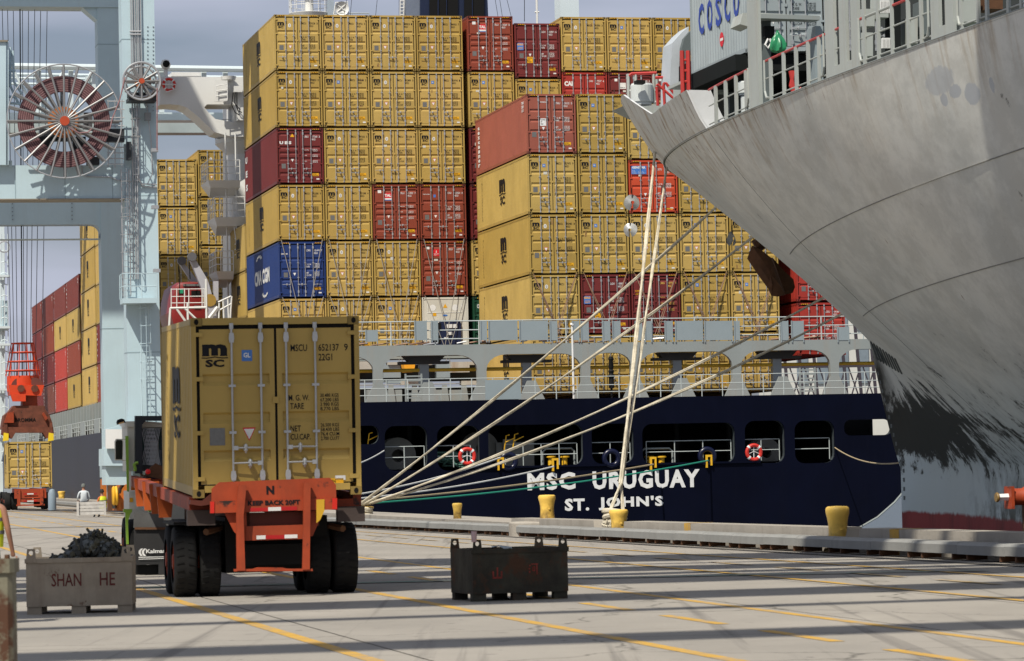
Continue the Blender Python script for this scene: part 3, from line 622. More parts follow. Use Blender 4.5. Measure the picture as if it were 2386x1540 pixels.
# long raised concrete cover (front) on little feet, in segments, and the coping behind
CCON = mat('kerb_concrete', (.33,.30,.255), .85, 0, .12, 1.2, streak=.45, rcol=(.16,.13,.10), bump=.4, bs=14)
GCON = mat('cover_concrete', (.25,.25,.235), .75, 0, .10, .8, streak=.25, rcol=(.14,.12,.10), dirt=.2, bump=.3, bs=10)
root = thing('cable_cover_kerb', 'long grey concrete cover running along the quay edge on small steel feet', 'kerb', Q(0,99))
root.rotation_euler = (0,0,TH)
# local frame of the kerb: x across (v), y along (u); across offset from k: a=(k)*cos
def ka(k): return k*cos(TH)
seg = cache(('seg',), lambda: (lambda b: (b.prism([(0,.10),(.42,.10),(.42,.27),(.38,.31),(.06,.31),(0,.26)], .006, 2.394, 'y'), b)[1].mesh('cover_slab'))(MB()))
ft = cache(('ft',), lambda: (lambda b: (b.box(.02,.40,0,.06,0,.10), b)[1].mesh('foot'))(MB()))
for i in range(-22, 120):
    y = i*2.4 + ka(0)
    P = Q(20.85, 99)-Q(0, 99)                       # vector across
    off = Vector((P.dot(v), P.dot(u), 0))
    gz_ = gz(20.85, off.y+y); o = obj('cover_slab', seg, GCON, root, loc=(off.x, off.y+y, gz_+(i*7 % 3)*.004)); o.rotation_euler = (math.atan2(gz(20.85, off.y+y+2.4)-gz_, 2.4), 0, 0)
    for q in (.25, 1.9): obj('foot', ft, RUSTY, root, loc=(off.x, off.y+y+q, gz(20.85, off.y+y+q))) if i < 45 else None
strip('drain_channel', 20.4, -90, 300, .35, mat('drain', (.06,.055,.05), .9), .003)
g = MB(); g.prism([(20.2,0),(20.32,0),(20.32,.03),(20.2,.03)], -90, 300, 'y'); 
# coping blocks between the bollards
def coping(s0, s1, h=.50, z0=0, w=.62):
    t = thing('coping_block', 'x', 'coping', kq(21.42, s0)); t.rotation_euler = (math.atan2(gz(21.4, s1)-gz(21.4, s0), s1-s0),0,TH); z0 = -.3; b = MB()
    b.add([(0,0,z0),(w,0,z0),(w,.35,h),(0,.35,h),(0,s1-s0,z0),(w,s1-s0,z0),(w,s1-s0-.35,h),(0,s1-s0-.35,h)], [(0,1,2,3),(5,4,7,6),(3,2,6,7),(0,3,7,4),(1,5,6,2),(0,4,5,1)]); b.build('concrete_body', CCON, t); return t
def s_at(px, k=21.6):                                  # along-quay position seen at image column px
    Y = 7700*k/(px+500); return (Q(k, Y)-kq(k, 0)).dot(u)
c1 = coping(s_at(1962), s_at(1452)); tag(c1, 'pale concrete coping block along the edge, between the roped bollard and the big right bollard', 'coping', 'quay coping blocks')
c2 = coping(s_at(2700), s_at(2000)); tag(c2, 'concrete coping block with a yellow mark, right of the rightmost bollard', 'coping', 'quay coping blocks')
c3 = coping(s_at(1395), s_at(1190)); tag(c3, 'short coping block between the tall pedestal bollard and the roped one', 'coping', 'quay coping blocks')
c4 = coping(s_at(1230), 330, .36, w=1.9); tag(c4, 'long low coping running away behind the truck along the quay edge', 'coping', 'quay coping blocks')
for t, px in ((c1, 1608), (c2, 2093)):
    s = s_at(px)-s_at(1962 if t is c1 else 2700); b = MB(); b.quad((-.005,s-.28,0.0),(-.005,s+.28,0.0),(-.005,s+.28,.5),(-.005,s-.28,.5)); b.quad((-.005,s-.28,.505),(-.005,s+.28,.505),(.6,s+.28,.505),(.6,s-.28,.505)); b.build('yellow_mark', YP, t)
# bollards
def bollard_mb(h, r, base=True):
    b = MB(); pr = [(r*1.12,-.30),(r*1.06,.02),(r*.94,h*.10),(r*.88,h*.25),(r*.85,h*.45),(r*.88,h*.60),(r*.98,h*.74),(r*1.07,h*.83),(r*1.10,h*.90),(r*1.06,h*.955),(r*.88,h*.99),(0,h)]
    b.lathe(pr, 28); return b
def bollard(px, k, h, r, label, base=None, z=0.0):
    s = s_at(px, k); P = kq(k, s)+ZZ*z
    t = thing('bollard', label, 'bollard', P, TH, 'yellow bollards along the quay edge')
    bollard_mb(h, r).build('post', YEL, t)
    b = MB(); n_ = 8; P0 = Vector((-r*.15, -r*.62, h*.44))
    b.lathe([(0,.0),(r*.13,.01),(r*.17,.06),(r*.17,r*.75)], 12, axis='y', c=(-r*.05+.03, -r*.98, h*.46)); b.build('side_horn', YEL, t)
    if base:
        b = MB(); b.lathe([(0,base),(r*.95,base),(r*1.15,base*.8),(r*1.9,base*.35),(r*2.35,0),(r*2.35,-.06)], 28, c=(0,0,-.02)); b.build('base_plate', YEL, t)
    else:
        b = MB(); b.lathe([(0,.04),(r*1.25,.04),(r*1.35,.0),(r*1.35,-.05)], 28); b.build('base_plate', YEL, t)
    return t
BY = YEL.node_tree; BN = BY.nodes; BL_ = BY.links   # rust climbs from each bollard's foot
bs_ = BN['Principled BSDF'].inputs['Base Color'].links[0].from_socket; tcb = BN.new('ShaderNodeTexCoord'); spb = BN.new('ShaderNodeSeparateXYZ'); BL_.new(tcb.outputs['Object'], spb.inputs[0]); nb = BN.new('ShaderNodeTexNoise'); nb.inputs['Scale'].default_value = 5; nb.inputs['Detail'].default_value = 8; BL_.new(tcb.outputs['Object'], nb.inputs['Vector'])
mb_ = BN.new('ShaderNodeMath'); mb_.operation = 'MULTIPLY_ADD'; BL_.new(nb.outputs[0], mb_.inputs[0]); mb_.inputs[1].default_value = 1.0; BL_.new(spb.outputs[2], mb_.inputs[2])
rb_ = BN.new('ShaderNodeMapRange'); BL_.new(mb_.outputs[0], rb_.inputs[0]); rb_.inputs[1].default_value = .55; rb_.inputs[2].default_value = 1.0; rb_.inputs[3].default_value = .80; rb_.inputs[4].default_value = 0
xb = BN.new('ShaderNodeMix'); xb.data_type = 'RGBA'; BL_.new(rb_.outputs[0], xb.inputs[0]); BL_.new(bs_, xb.inputs[6]); xb.inputs[7].default_value = (.085,.045,.018,1); BL_.new(xb.outputs[2], BN['Principled BSDF'].inputs['Base Color'])
bollard(1940, 21.55, .90, .225, 'big yellow bollard nearest the grey bow, rust-stained at its foot', z=.04)
bollard(1431, 21.6, .68, .23, 'yellow bollard with two ropes tied round it below the ship name', z=.12)
bollard(1265, 21.9, .76, .23, 'tall yellow bollard on a round rusty pedestal, centre of the quay', base=.10, z=.42)
bollard(1056, 21.9, .60, .15, 'slim far yellow bollard right of the truck with a dark rusty stem', z=.32)
bollard(842, 21.9, .42, .30, 'squat yellow mooring bollard holding the bundle of ropes, beside the truck', z=.34)
bollard(136, 21.9, .75, .28, 'tiny far yellow bollard at the foot of the far hull', z=.3)
b = MB(); b.lathe([(0,.42),(1.05,.42),(1.12,.38),(1.12,-.3)], 26, c=(0,0,0)); s = s_at(1265, 21.9); o = b.build('bollard_plinth', CCON, loc=kq(21.9, s)); tag(o, 'round stained concrete plinth under the tall centre bollard', 'plinth')
# ------------------------------------------------------------------ dark blue container ship
ship = thing('container_ship', 'dark navy container ship, stern towards us, name in white capitals, loaded with containers', 'ship', OM, TH)
BT = -19.5                                             # transom plane
aL = (22.55-25.505)*cos(TH)
def A(px, py, b=BT): return onM(px, py, b)
zt = A(1200, 931)[1]; aR = A(2128, 1000)[0]
RR = [A(2128,1110), A(2112,1138), A(2085,1170), A(2045,1205), A(2000,1231), A(1950,1252)]
outer = [(aL, -3.0), (aR-6.5, -3.0), (aR-4.6, -2.2)] + [RR[i] for i in range(len(RR)-1, -1, -1)] + [(aR, zt), (aL, zt)]
OPN = [(800,883,992,1035), (897,996,992,1096), (1019,1118,992,1096), (1138,1359,989,1085), (1379,1477,987,1080), (1497,1713,986,1080), (1736,1829,980,1079), (1852,1945,980,1079), (1967,2079,977,1014)]
holes = []
for x0, x1, y0, y1 in OPN:
    xm = (x0+x1)/2; a0 = A(x0,(y0+y1)/2)[0]; a1 = A(x1,(y0+y1)/2)[0]; z1 = A(xm,y0)[1]; z0 = A(xm,y1)[1]
    holes.append(rounded(a0, a1, z0, z1, min(.45, (z1-z0)*.4)))
V, F = poly_holes(outer, holes, .12)
mb = MB(); mb.add([(p[0], BT+.06+p[2], p[1]) for p in V], F); mb.build('transom', NAVY, ship)
def sb(): return MB()
# side shell: starboard (to our left) and port, running forward to the bow
b = MB(); st = []
for y, w in ((BT,0),(0,0),(60,0),(120,0),(165,0),(185,1.5),(205,5),(222,10.5),(232,16)):
    st.append((y, w))
hb = (aR-aL)/2+2.2; cx = aL+16.2
P = [[(aL+w, y, z) for y, w in st] for z in (-3.0, 0, zt)]
b.grid(P, smooth=False); b.build('side_shell', mat('navy_side_shell', (.010,.012,.024), .5, 0, .3, .15, streak=.7, rcol=(.026,.022,.028), spec=.3, bump=.3, bs=.4), ship)

DECK = mat('deck_paint', (.20,.12,.10), .7, 0, .2, .5)
b = MB()
for (y0, w0), (y1, w1) in zip(st, st[1:]): b.quad((aL+w0+.05, y0+.1, zt-.06), (2*cx-aL-w0-.1 if y0 > 5 else aR-.1, y0+.1, zt-.06), (2*cx-aL-w1-.1 if y1 > 5 else aR-.1, y1, zt-.06), (aL+w1+.05, y1, zt-.06))
b.build('deck', DECK, ship)
# light rim line on the transom's curved lower edge
b = MB(); b.tube([Vector((p[0]-.02, BT-.03, p[1])) for p in RR]+[Vector((aR-4.6, BT-.03, -2.2))], .045, 6); b.build('rim_strip', SGREY, ship)
# mooring deck interior
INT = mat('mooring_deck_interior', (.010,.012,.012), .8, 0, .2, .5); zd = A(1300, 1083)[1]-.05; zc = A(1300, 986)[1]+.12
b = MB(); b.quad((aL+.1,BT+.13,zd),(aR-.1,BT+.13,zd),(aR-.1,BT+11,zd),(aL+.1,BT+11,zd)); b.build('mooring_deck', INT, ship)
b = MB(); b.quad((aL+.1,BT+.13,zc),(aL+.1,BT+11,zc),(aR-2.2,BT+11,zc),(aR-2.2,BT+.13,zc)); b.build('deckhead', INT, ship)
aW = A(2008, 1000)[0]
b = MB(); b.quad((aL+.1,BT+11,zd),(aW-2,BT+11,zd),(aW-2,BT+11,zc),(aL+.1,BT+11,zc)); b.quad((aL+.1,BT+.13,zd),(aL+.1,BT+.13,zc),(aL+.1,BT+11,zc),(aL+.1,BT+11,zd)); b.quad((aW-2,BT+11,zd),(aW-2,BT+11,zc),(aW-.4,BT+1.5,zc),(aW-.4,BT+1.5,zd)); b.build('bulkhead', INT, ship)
for i in range(11):
    a = aL+1.2+i*2.6
    if a < aW-2: b = MB(); b.box(a, a+.18, BT+3, BT+3.3, zd, zc); b.build('stanchion', INT, ship)
st2 = [(BT,0),(BT+3,0),(BT+8,0)]+st[1:]
def pw_(y, w): return (2*cx-aL-w if y > 5 else aR+(2*cx-aL-aR)*max(0, (y-BT)/25))
def ins_(y, z):                                        # the stern narrows towards the waterline
    k_ = max(0, min(1, (30-y)/30)); P_ = [(aR-6.5, -3.0), (aR-4.6, -2.2)]+[RR[i] for i in range(len(RR)-1, -1, -1)]+[(aR, 99)]
    for (a0_, z0_), (a1_, z1_) in zip(P_, P_[1:]):
        if z <= z1_: return k_*(aR-(a0_+(a1_-a0_)*max(0, z-z0_)/max(1e-6, z1_-z0_)))
    return 0
b = MB(); rows_ = [-3.0, -2.2]+[q[1] for q in RR[::-1]]+[zd]
b.grid([[(pw_(y, w)-ins_(y, z), y, z) for y, w in st2] for z in rows_][::-1], smooth=False)
for za, zb_, ys in ((zc, zt, st2), (zd, zc, st2[2:]), (zd, zc, [(BT, 0), (BT+1.2, 0)])): b.grid([[(pw_(y, w), y, zb_) for y, w in ys], [(pw_(y, w), y, za) for y, w in ys]], smooth=False)
b.build('side_shell', NAVY, ship)
# opening frames: thin reveals
for h_ in holes:
    b = MB(); n_ = len(h_)
    for i in range(n_):
        p, q = h_[i], h_[(i+1) % n_]; b.quad((p[0],BT+.12,p[1]),(q[0],BT+.12,q[1]),(q[0],BT+.42,q[1]),(p[0],BT+.42,p[1]))
    b.build('opening_reveal', mat('reveal_paint', (.045,.055,.06), .6), ship)
RAIL = mat('rail_paint', (.42,.46,.45), .5, 0, .1, 3, rust=.05)
def rail(parent, pts, h=1.05, bars=(.35,.7,1.05), r=.022, post=None, m=RAIL, pr=.024):
    for k in bars: b = MB(); b.tube([Vector(p)+ZZ*k for p in pts], r, 5); b.build('rail_bar', m, parent)
    L_ = [0]
    for p, q in zip(pts, pts[1:]): L_.append(L_[-1]+(Vector(q)-Vector(p)).length)
    n_ = max(1, round(L_[-1]/(post or 1.5)))
    for i in range(n_+1):
        d = L_[-1]*i/n_
        for j in range(len(pts)-1):
            if d <= L_[j+1]+1e-6: break
        p = Vector(pts[j]).lerp(Vector(pts[j+1]), (d-L_[j])/max(1e-6, L_[j+1]-L_[j])); b = MB(); b.tube([p, p+ZZ*h], pr, 5); b.build('rail_post', m, parent)
# rails in openings
zr = zd+.05
for (x0, x1, np_) in ((897,996,2),(1019,1104,2),(1180,1353,4),(1379,1477,2),(1510,1713,3),(1736,1826,2),(1852,1943,1)):
    a0 = A(x0,1060)[0]+.05; a1 = A(x1,1060)[0]-.05
    rail(ship, [(a0,BT+.5,zr),(a1,BT+.5,zr)], post=(a1-a0)/np_, h=1.0, bars=(.5,1.0))
# hull name
b = MB()
def hull_text(b, s, x0, x1, yb, yt):
    a0, z0 = A(x0, yb); a1, z1 = A(x1, yb); _, z2 = A(x0, yt); put_text(b, s, a0, z0, w=a1-a0, h=z2-z0, y=BT-.02, bold=.042, sp=1.14)
hull_text(b, 'MSC', 1229, 1341, 1143, 1102); b.build('name_lettering', WINK, ship); b = MB(); hull_text(b, 'URUGUAY', 1381, 1631, 1141, 1098); b.build('name_lettering', WINK, ship)
b = MB(); hull_text(b, 'ST.', 1316, 1373, 1191, 1162); hull_text(b, "JOHN'S", 1395, 1546, 1189, 1158); b.build('port_lettering', WINK, ship)
# lip under openings, fairleads, yellow brackets, deck bitts
b = MB(); a0 = A(1105,1089)[0]; a1 = A(1772,1080)[0]; z = A(1300,1085)[1]; b.box(a0, a1, BT-.10, BT+.0, z-.06, z+.03); b.build('rubbing_lip', NAVY, ship)
for px, py in ((1185,1075),(1425,1068),(1648,1063)):
    a, z = A(px, py); b = MB(); b.tube([(a+.34*cos(t), BT+.02, z+.34*sin(t)) for t in [2*pi*i/20 for i in range(20)]], .13, 10, closed=True); b.build('fairlead', mat('fairlead_navy', (.004,.006,.025), .3, spec=.4), ship)
for px, py in ((1166,1078),(1293,1080),(1521,1077),(1651,1072)):
    a, z = A(px, py); b = MB(); b.box(a-.16, a-.08, BT-.16, BT-.02, z-.35, z+.15); b.box(a+.06, a+.14, BT-.16, BT-.02, z-.25, z+.15); b.box(a-.16, a+.14, BT-.16, BT-.02, z+.15, z+.25); b.build('rope_guide', mat('ship_yellow', (.75,.42,.02), .5), ship)
for px in (1294, 1326, 1525, 1553):
    a, z = A(px, 1075); b = MB(); b.lathe([(.14,-.25),(.14,.12),(.24,.14),(.24,.2),(0,.22)], 16, c=(a, BT+.9, z+.05)); b.build('deck_bitt', MATS['ship_yellow'], ship)
for px in (1310, 1540):
    a, z = A(px, 1072); b = MB(); b.tube([(a-.75,BT+.7,z-.2),(a-.75,BT+.7,z+.42),(a-.6,BT+.7,z+.55),(a+.6,BT+.7,z+.55),(a+.75,BT+.7,z+.42),(a+.75,BT+.7,z-.2)], .05, 8); b.build('bitt_guard', SGREY, ship)
# winch drums and rope coil
for px, py, r in ((925,1062,.85),(1120,1045,.8),(1782,1055,.7)):
    a, z = A(px, py, BT+1.8); b = MB()
    b.lathe([(r*.35,-.1),(r,-.1),(r,0),(r*.4,.05),(r*.4,.9),(r,.95),(r,1.05),(0,1.05)], 24, axis='y', c=(a, BT+1.6, z)); b.build('winch_drum', mat('winch_cream', (.20,.20,.18), .6, rust=.06), ship)
GR_ = mat('green_rope', (.10,.22,.17), .9, 0, .4, 6)
for i in range(9):
    a, z = A(1058+(i*37 % 46)-18, 1066+(i*13 % 20)-6, BT+.9); b = MB(); b.tube([(a+.5*cos(t)*(1+.1*sin(3*t+i)), BT+.9+.15*sin(t+i)+i*.04, z+.16*sin(t)+.05*cos(2*t+i)) for t in [2*pi*k/16 for k in range(16)]], .045, 6, closed=True); b.build('rope_coil', GR_, ship)
b = MB(); a, z = A(1215,1040,BT+1.2)
b.box(a-1.2,a+.6,BT+1.2,BT+2.6,zd,z+.2); b.box(a-.9,a-.3,BT+1.0,BT+1.2,z-.1,z+.35); b.build('winch_housing', MATS['winch_cream'], ship)
for px, py in ((860,1020),(1180,1025),(1200,1022)):
    a, z = A(px, py); b = MB(); b.tube([(a,BT+.5,z-.45),(a+.08,BT+.4,z+.2),(a+.22,BT+.3,z+.24)], .03, 6); b.tube([(a+.05,BT+.4,z-.1),(a+.5,BT+.4,z+.1)], .025, 6); b.build('control_lever', MATS['ship_yellow'], ship)
# ------------- lashing bridge over the stern
BW = -16.6
def Bp(px, py): return onM(px, py, BW)
LG = 'lashing'
a0, a1 = Bp(600, 810)[0], Bp(2110, 800)[0]; zg1 = Bp(1200, 801)[1]; zg0 = Bp(1200, 825)[1]; zdk = zt-.05
PIL = [881, 1123, 1365, 1481, 1717, 1945]; THN = [997, 1238, 1590, 1824]
PIL0 = [Bp(p, 860)[0] for p in PIL]; pw = .22
# arched plate: girder with the pillars, as one plate with holes between pillars
edges = [Bp(640, 860)[0]]+PIL0+[a1-.4]
holes2 = []
allc = edges
for p, q in zip(allc, allc[1:]):
    x0, x1 = p+pw, q-pw
    if q == allc[-1]: x1 = q-.1
    r = min(.95, (x1-x0)*.4)
    H_ = [(x0, zdk), (x1, zdk)]
    H_ = [(x0-.0, zdk+.02), (x1, zdk+.02)]+[(x1-r+r*cos(t), zg0-.0-r*.75+r*.75*sin(t)) for t in [radians(a_) for a_ in (0,18,36,54,72,90)]]+[(x0+r-r*sin(t), zg0-r*.75+r*.75*cos(t)) for t in [radians(a_) for a_ in (0,18,36,54,72,90)]]
    holes2.append(H_)
V, F = poly_holes([(a0,zdk),(a1,zdk),(a1,zg1),(a0,zg1)], holes2, .30)
mb = MB(); mb.add([(p[0], BW+.15+p[2], p[1]) for p in V], F); LB = mb.build('lashing_bridge_frame', SGREY, ship)
for a in PIL0+[Bp(p, 860)[0] for p in THN]:
    b = MB(); b.add([(a-.68,BW-.02,zdk),(a+.68,BW-.02,zdk),(a+.20,BW-.02,zdk+1.0),(a-.20,BW-.02,zdk+1.0),(a-.68,BW+.10,zdk),(a+.68,BW+.10,zdk),(a+.20,BW+.10,zdk+1.0),(a-.20,BW+.10,zdk+1.0)], [(0,1,2,3),(7,6,5,4),(1,5,6,2),(0,3,7,4)]); b.build('pillar_foot', SGREY, ship)
for p in THN:
    a = Bp(p, 860)[0]; b = MB(); b.box(a-.22, a+.22, BW+.9, BW+1.3, zdk, zg0-.25); b.build('inner_post', PGREY, ship)
    b = MB(); b.box(a-1.2, a+1.2, BW+.8, BW+1.4, zg0-.38, zg0-.25); b.prism([(a-.75,zg0-.25),(a+.75,zg0-.25),(a+1.0,zg0),(a-1.0,zg0)], BW+.8, BW+1.4, 'y'); b.build('post_head', mat('dark_soffit', (.045,.05,.05), .8), ship)
b = MB(); b.box(a0, a1, BW+.31, BW+1.9, zg1-.12, zg1-.02); b.build('walkway_grating', mat('dark_grating', (.06,.06,.06), .8), ship)
b = MB(); b.box(a0, a1, BW+1.9, BW+2.1, zg0+.05, zg1-.02); b.build('inner_girder', SGREY, ship)
# yellow pipe
zp = Bp(1300, 856)[1]; b = MB(); b.tube([(a0+.2,BW+1.0,zp),(a1-.2,BW+1.0,zp)], .085, 8); b.build('yellow_pipe', mat('pipe_yellow', (.50,.34,.03), .5), ship)
# walkway rails and panels
zrt = Bp(1200, 746)[1]; hr = zrt-zg1
rail(ship, [(a0,BW+.1,zg1),(a1,BW+.1,zg1)], h=hr, bars=(.28,hr*.62,hr), post=2.05, r=.028, pr=.035)
def pan(x0, x1, y0=748, y1=793):
    A0, Z1 = Bp(x0, y0); A1, _ = Bp(x1, y0); _, Z0 = Bp(x0, y1); b = MB(); b.box(A0, A1, BW-.02, BW+.03, Z0, Z1)
    for a in (A0, A1-.05): b.box(a, a+.05, BW-.05, BW-.02, Z0-.1, Z1+.02)
    b.build('guard_panel', PGREY, ship)
for x0, x1 in ((965,994),(1004,1020),(1118,1134),(1137,1205),(1209,1276),(1280,1298),(1332,1349),(1352,1371),(1403,1421),(1426,1445),(1479,1496),(1501,1518),(1548,1567),(1572,1637),(1640,1706),(1709,1723),(1818,1836),(1843,1872)): pan(x0, x1)
pan(851, 880, 769, 796); pan(1950, 1978, 762, 793)
# loose lashing gear on the walkway
GEAR = mat('lashing_gear', (.25,.15,.10), .7, .2, .4, 4)
for i in range(26):
    a = a0+4+random.random()*(a1-a0-5); b = MB(); l = .3+random.random()*.9; z = zg1+.05+random.random()*.1; b.tube([(a,BW+.5+random.random(),z),(a+l,BW+.5+random.random(),z+.08)], .03+random.random()*.03, 5); b.build('loose_lashing_bar', GEAR if i % 3 else GALV, ship)
# deck edge rail
zr0 = zt
rail(ship, [(A(700,900)[0],BT+.15,zr0),(aR-.3,BT+.15,zr0)], h=1.02, bars=(.30,.62,1.02), post=1.02, r=.02, pr=.025)
b = MB(); p0, p1 = A(1131, 885), A(1215, 935); b.box(p0[0], p1[0], BT+.05, BT+.12, zt+.02, p0[1]); b.build('guard_panel', PGREY, ship)
# hatch structures seen left under the walkway
HB = -3.2
def Hp(px, py): return onM(px, py, HB)
for (x0, x1, y0, y1, mm, dep) in ((700,1108,828,839,SGREY,.3),(700,892,838,843,SGREY,.2),(905,962,843,850,'R',.1),(985,1008,843,850,'R',.1),(1085,1120,842,850,'R',.1),
        (700,865,842,868,'R',-.2),(895,935,850,880,PGREY,.2),(1020,1050,848,880,PGREY,.2),(1050,1092,843,868,'R',-.2),(700,1120,892,900,'R',.1),(700,960,884,892,PGREY,.4),(905,975,885,893,PGREY,.2),
        (935,1000,887,897,'R',-.15),(1075,1110,887,897,'R',-.15),(700,1120,846,892,'D',1.0),(700,1120,900,950,'D',1.2)):
    q = Hp(x0, y1); r_ = Hp(x1, y0); M_ = {'R': mat('stained_grey', (.42,.40,.35), .6, 0, .1, 1, streak=.7, rcol=(.25,.15,.08), rust=.05), 'D': mat('dark_hold', (.04,.045,.045), .8)}.get(mm, mm)
    b = MB(); b.box(q[0], r_[0], HB+dep, HB+dep+.6, q[1], r_[1]); b.build('hatch_cover_beam' if mm != 'D' else 'hold_bulkhead', M_, ship)
for x in (960, 985, 1075, 1030, 905):
    q = Hp(x, 940); r_ = Hp(x+9, 897); b = MB(); b.prism([(q[0]-.1,q[1]-.3),(r_[0]+.15,q[1]-.3),(r_[0],r_[1]),(q[0],r_[1])], HB-.3, HB-.1, 'y'); b.build('hatch_stay', SGREY, ship)
q = Hp(935, 868); r_ = Hp(962, 846); b = MB(); b.prism([(q[0]+.08,q[1]),(r_[0]-.08,q[1]),(r_[0],r_[1]),(q[0],r_[1])], HB-.7, HB+.1, 'y'); b.build('orange_bracket', mat('orange_yellow', (.80,.36,.02), .5), ship)
for x0, x1 in ((905,935),(1000,1040),(1045,1085),(855,880)):
    q = Hp(x0, 938); r_ = Hp(x1, 908); b = MB(); b.box(q[0], r_[0], HB-.2, HB+.3, q[1]-.4, r_[1]); b.build('vent_box', SGREY, ship)
# small deck ladder, white staff, dark signal lamp
for x in (943, 1862):
    a = A(x, 920, BT+1)[0]; b = MB(); b.box(a, a+.08, BT+.9, BT+.95, zt, zt+1.3); b.box(a+.75, a+.83, BT+.9, BT+.95, zt, zt+1.3)
    for i in range(6): b.box(a+.08, a+.75, BT+.9, BT+.95, zt+.15+i*.2, zt+.22+i*.2)
    b.build('ladder', SGREY, ship)
a, z = A(1333, 758, BT+.4); b = MB(); b.tube([(a,BT+.4,zt),(a+.0,BT+.4,z)], .05, 7); b.tube([(a-.02,BT+.4,z),(a+.02,BT+.4,z+.08)], .1, 7); b.build('flag_staff', WHITE, ship)
a = A(1428, 880)[0]; z0_, z1_ = A(1428, 930)[1], A(1428, 830)[1]; b = MB(); hh = z1_-z0_
b.lathe([(.05,0),(.05,hh*.25),(.14,hh*.27),(.12,hh*.5),(.16,hh*.52),(.16,hh*.56),(.11,hh*.6),(.15,hh*.66),(.09,hh*.7),(.13,hh*.76),(.10,hh*.9),(.14,hh*.94),(.1,hh),(0,hh)], 12, c=(a, BT+.3, z0_)); b.build('signal_lamp', BLACK, ship)
# crossed lashing rods in front of the lower tiers
def rods(aa, bb, ztop_, zlow, n=1):
    for sx, (x0, x1) in enumerate(((aa+.15, aa+1.35), (aa+CW-.15, aa+CW-1.35))):
        for dx in ((0,.14) if n > 1 else (0,)):
            b = MB(); b.tube([(x0, bb-.05, ztop_), (x1+dx*(1 if sx == 0 else -1), bb-.42, zlow)], .020, 5); b.build('lashing_rod', GEAR if n > 1 else mat('lashing_rod_steel', (.30,.28,.25), .6, .3), ship)
for i, (a, *_r) in enumerate(BLK0): rods(a, B0, 19.88-3*2.936+.02, zg1+.3, 2)
for i in range(4): rods(BLK1[i][0], 0, 25.52-4*PITCH_+.05, 25.52-6*PITCH_+.4, 1); rods(BLK1[i][0], 0, 25.52-5*PITCH_+.05, 25.52-6*PITCH_-.5, 1)
# side deck posts and rails under the far container rows
for i in range(60):
    y = 25+i*2.5; b = MB(); b.box(aL+.35, aL+.85, y, y+.35, zt-.05, 7.2)
    if y < 190 and (y > 50): b.build('deck_stanchion', SGREY, ship)
b = MB(); b.box(aL+1.2, aL+1.4, 20, 150, zt-.05, 7.2); b.build('coaming_wall', mat('dark_hold', (.04,.045,.045)), ship)
rail(ship, [(aL+.15,40,zt),(aL+.15,160,zt)], h=1.05, post=2.0, r=.025, pr=.03)
for y in range(60, 150, 12): b = MB(); b.box(aL+.1, aL+.16, y, y+4, zt, zt+1.0); b.build('side_guard_panel', SGREY, ship)
# ------------------------------------------------------------------ grey bow on the right
C0 = Vector((13.652, 117.12, 0))
def zdk2(s): return 11.862-1.379*max(-.3, min(1.2, s/50))
def s0_(z): return -6.113*max(0, min(1.6, (z-1.482)/10.518))**.826
def hb_(x, z):
    t = max(0, min(1.25, (z-1.482)/10.518)); l = 47.78-35.51*(t**.981); p = 1.612-1.010*t
    return 16.502*(1-exp(-(max(0, x)/l)**p))
def B(s, h, z): return Vector((-h, -s, z))                 # local frame of the bow: x across (to starboard), y forward
bow = thing('cargo_ship', 'pale grey ship bow towering over the quay at right, scraped dark near the waterline', 'ship', C0, TH)
hm = bpy.data.materials.new('grey_bow_hull'); hm.use_nodes = True; n = hm.node_tree; L = n.links; bb = n.nodes['Principled BSDF']; bb.inputs['Roughness'].default_value = .6; bb.inputs['Specular IOR Level'].default_value = .14
tc = n.nodes.new('ShaderNodeTexCoord'); sep = n.nodes.new('ShaderNodeSeparateXYZ'); L.new(tc.outputs['Object'], sep.inputs[0])
def mth(op, a, b=None, c=None):
    q = n.nodes.new('ShaderNodeMath'); q.operation = op; q.use_clamp = False
    for i, x in enumerate((a, b, c)):
        if x is None: continue
        if isinstance(x, (int, float)): q.inputs[i].default_value = x
        else: L.new(x, q.inputs[i])
    return q.outputs[0]
base = mix_(rng_(nz_(.13, 5, (1,1,.5), .6), .35, .65, 0, 1), (.72,.71,.65), (.60,.61,.575))
base = mix_(rng_(nz_(.5, 7, (.7,.35,.10), .7), .48, .74, 0, .25), base, (.46,.41,.30))      # brown runs
base = mix_(rng_(nz_(.6, 6, (2.0,.5,.08), .65), .58, .76, 0, .22), base, (.36,.36,.33))
base = mix_(rng_(nz_(1.5, 7, (1.3,1.3,.16), .7), .68, .74, 0, .7), base, (.16,.085,.04))     # rust runs
# repainted bluish patches
def blob(cx, cz, rx, rz, colr, f=.9, edge=.25):
    global base
    dx = mth('DIVIDE', mth('SUBTRACT', sep.outputs[1], cx), rx); dz = mth('DIVIDE', mth('SUBTRACT', sep.outputs[2], cz), rz)
    d = mth('ADD', mth('MULTIPLY', dx, dx), mth('MULTIPLY', dz, dz)); d = mth('ADD', d, mth('MULTIPLY', mth('SUBTRACT', nz_(5, 7), .5), 1.3))
    base = mix_(rng_(d, 1.0-edge, 1.0, f, 0), base, colr)
base = mix_(rng_(sep.outputs[2], 1.6, 4.0, .75, 0), base, (.50,.58,.60))
rr_ = mth('MULTIPLY', rng_(sep.outputs[2], 8.6, 11.0, 0, 1), rng_(nz_(1.1, 7, (1,1.4,.12), .7), .52, .66, 0, .75)); base = mix_(rr_, base, (.34,.24,.13))
rr_ = mth('MULTIPLY', rng_(sep.outputs[2], 9.9, 11.3, 0, 1), rng_(nz_(1.7, 7, (1,1.6,.15), .7), .58, .64, 0, .9)); base = mix_(rr_, base, (.20,.09,.035))
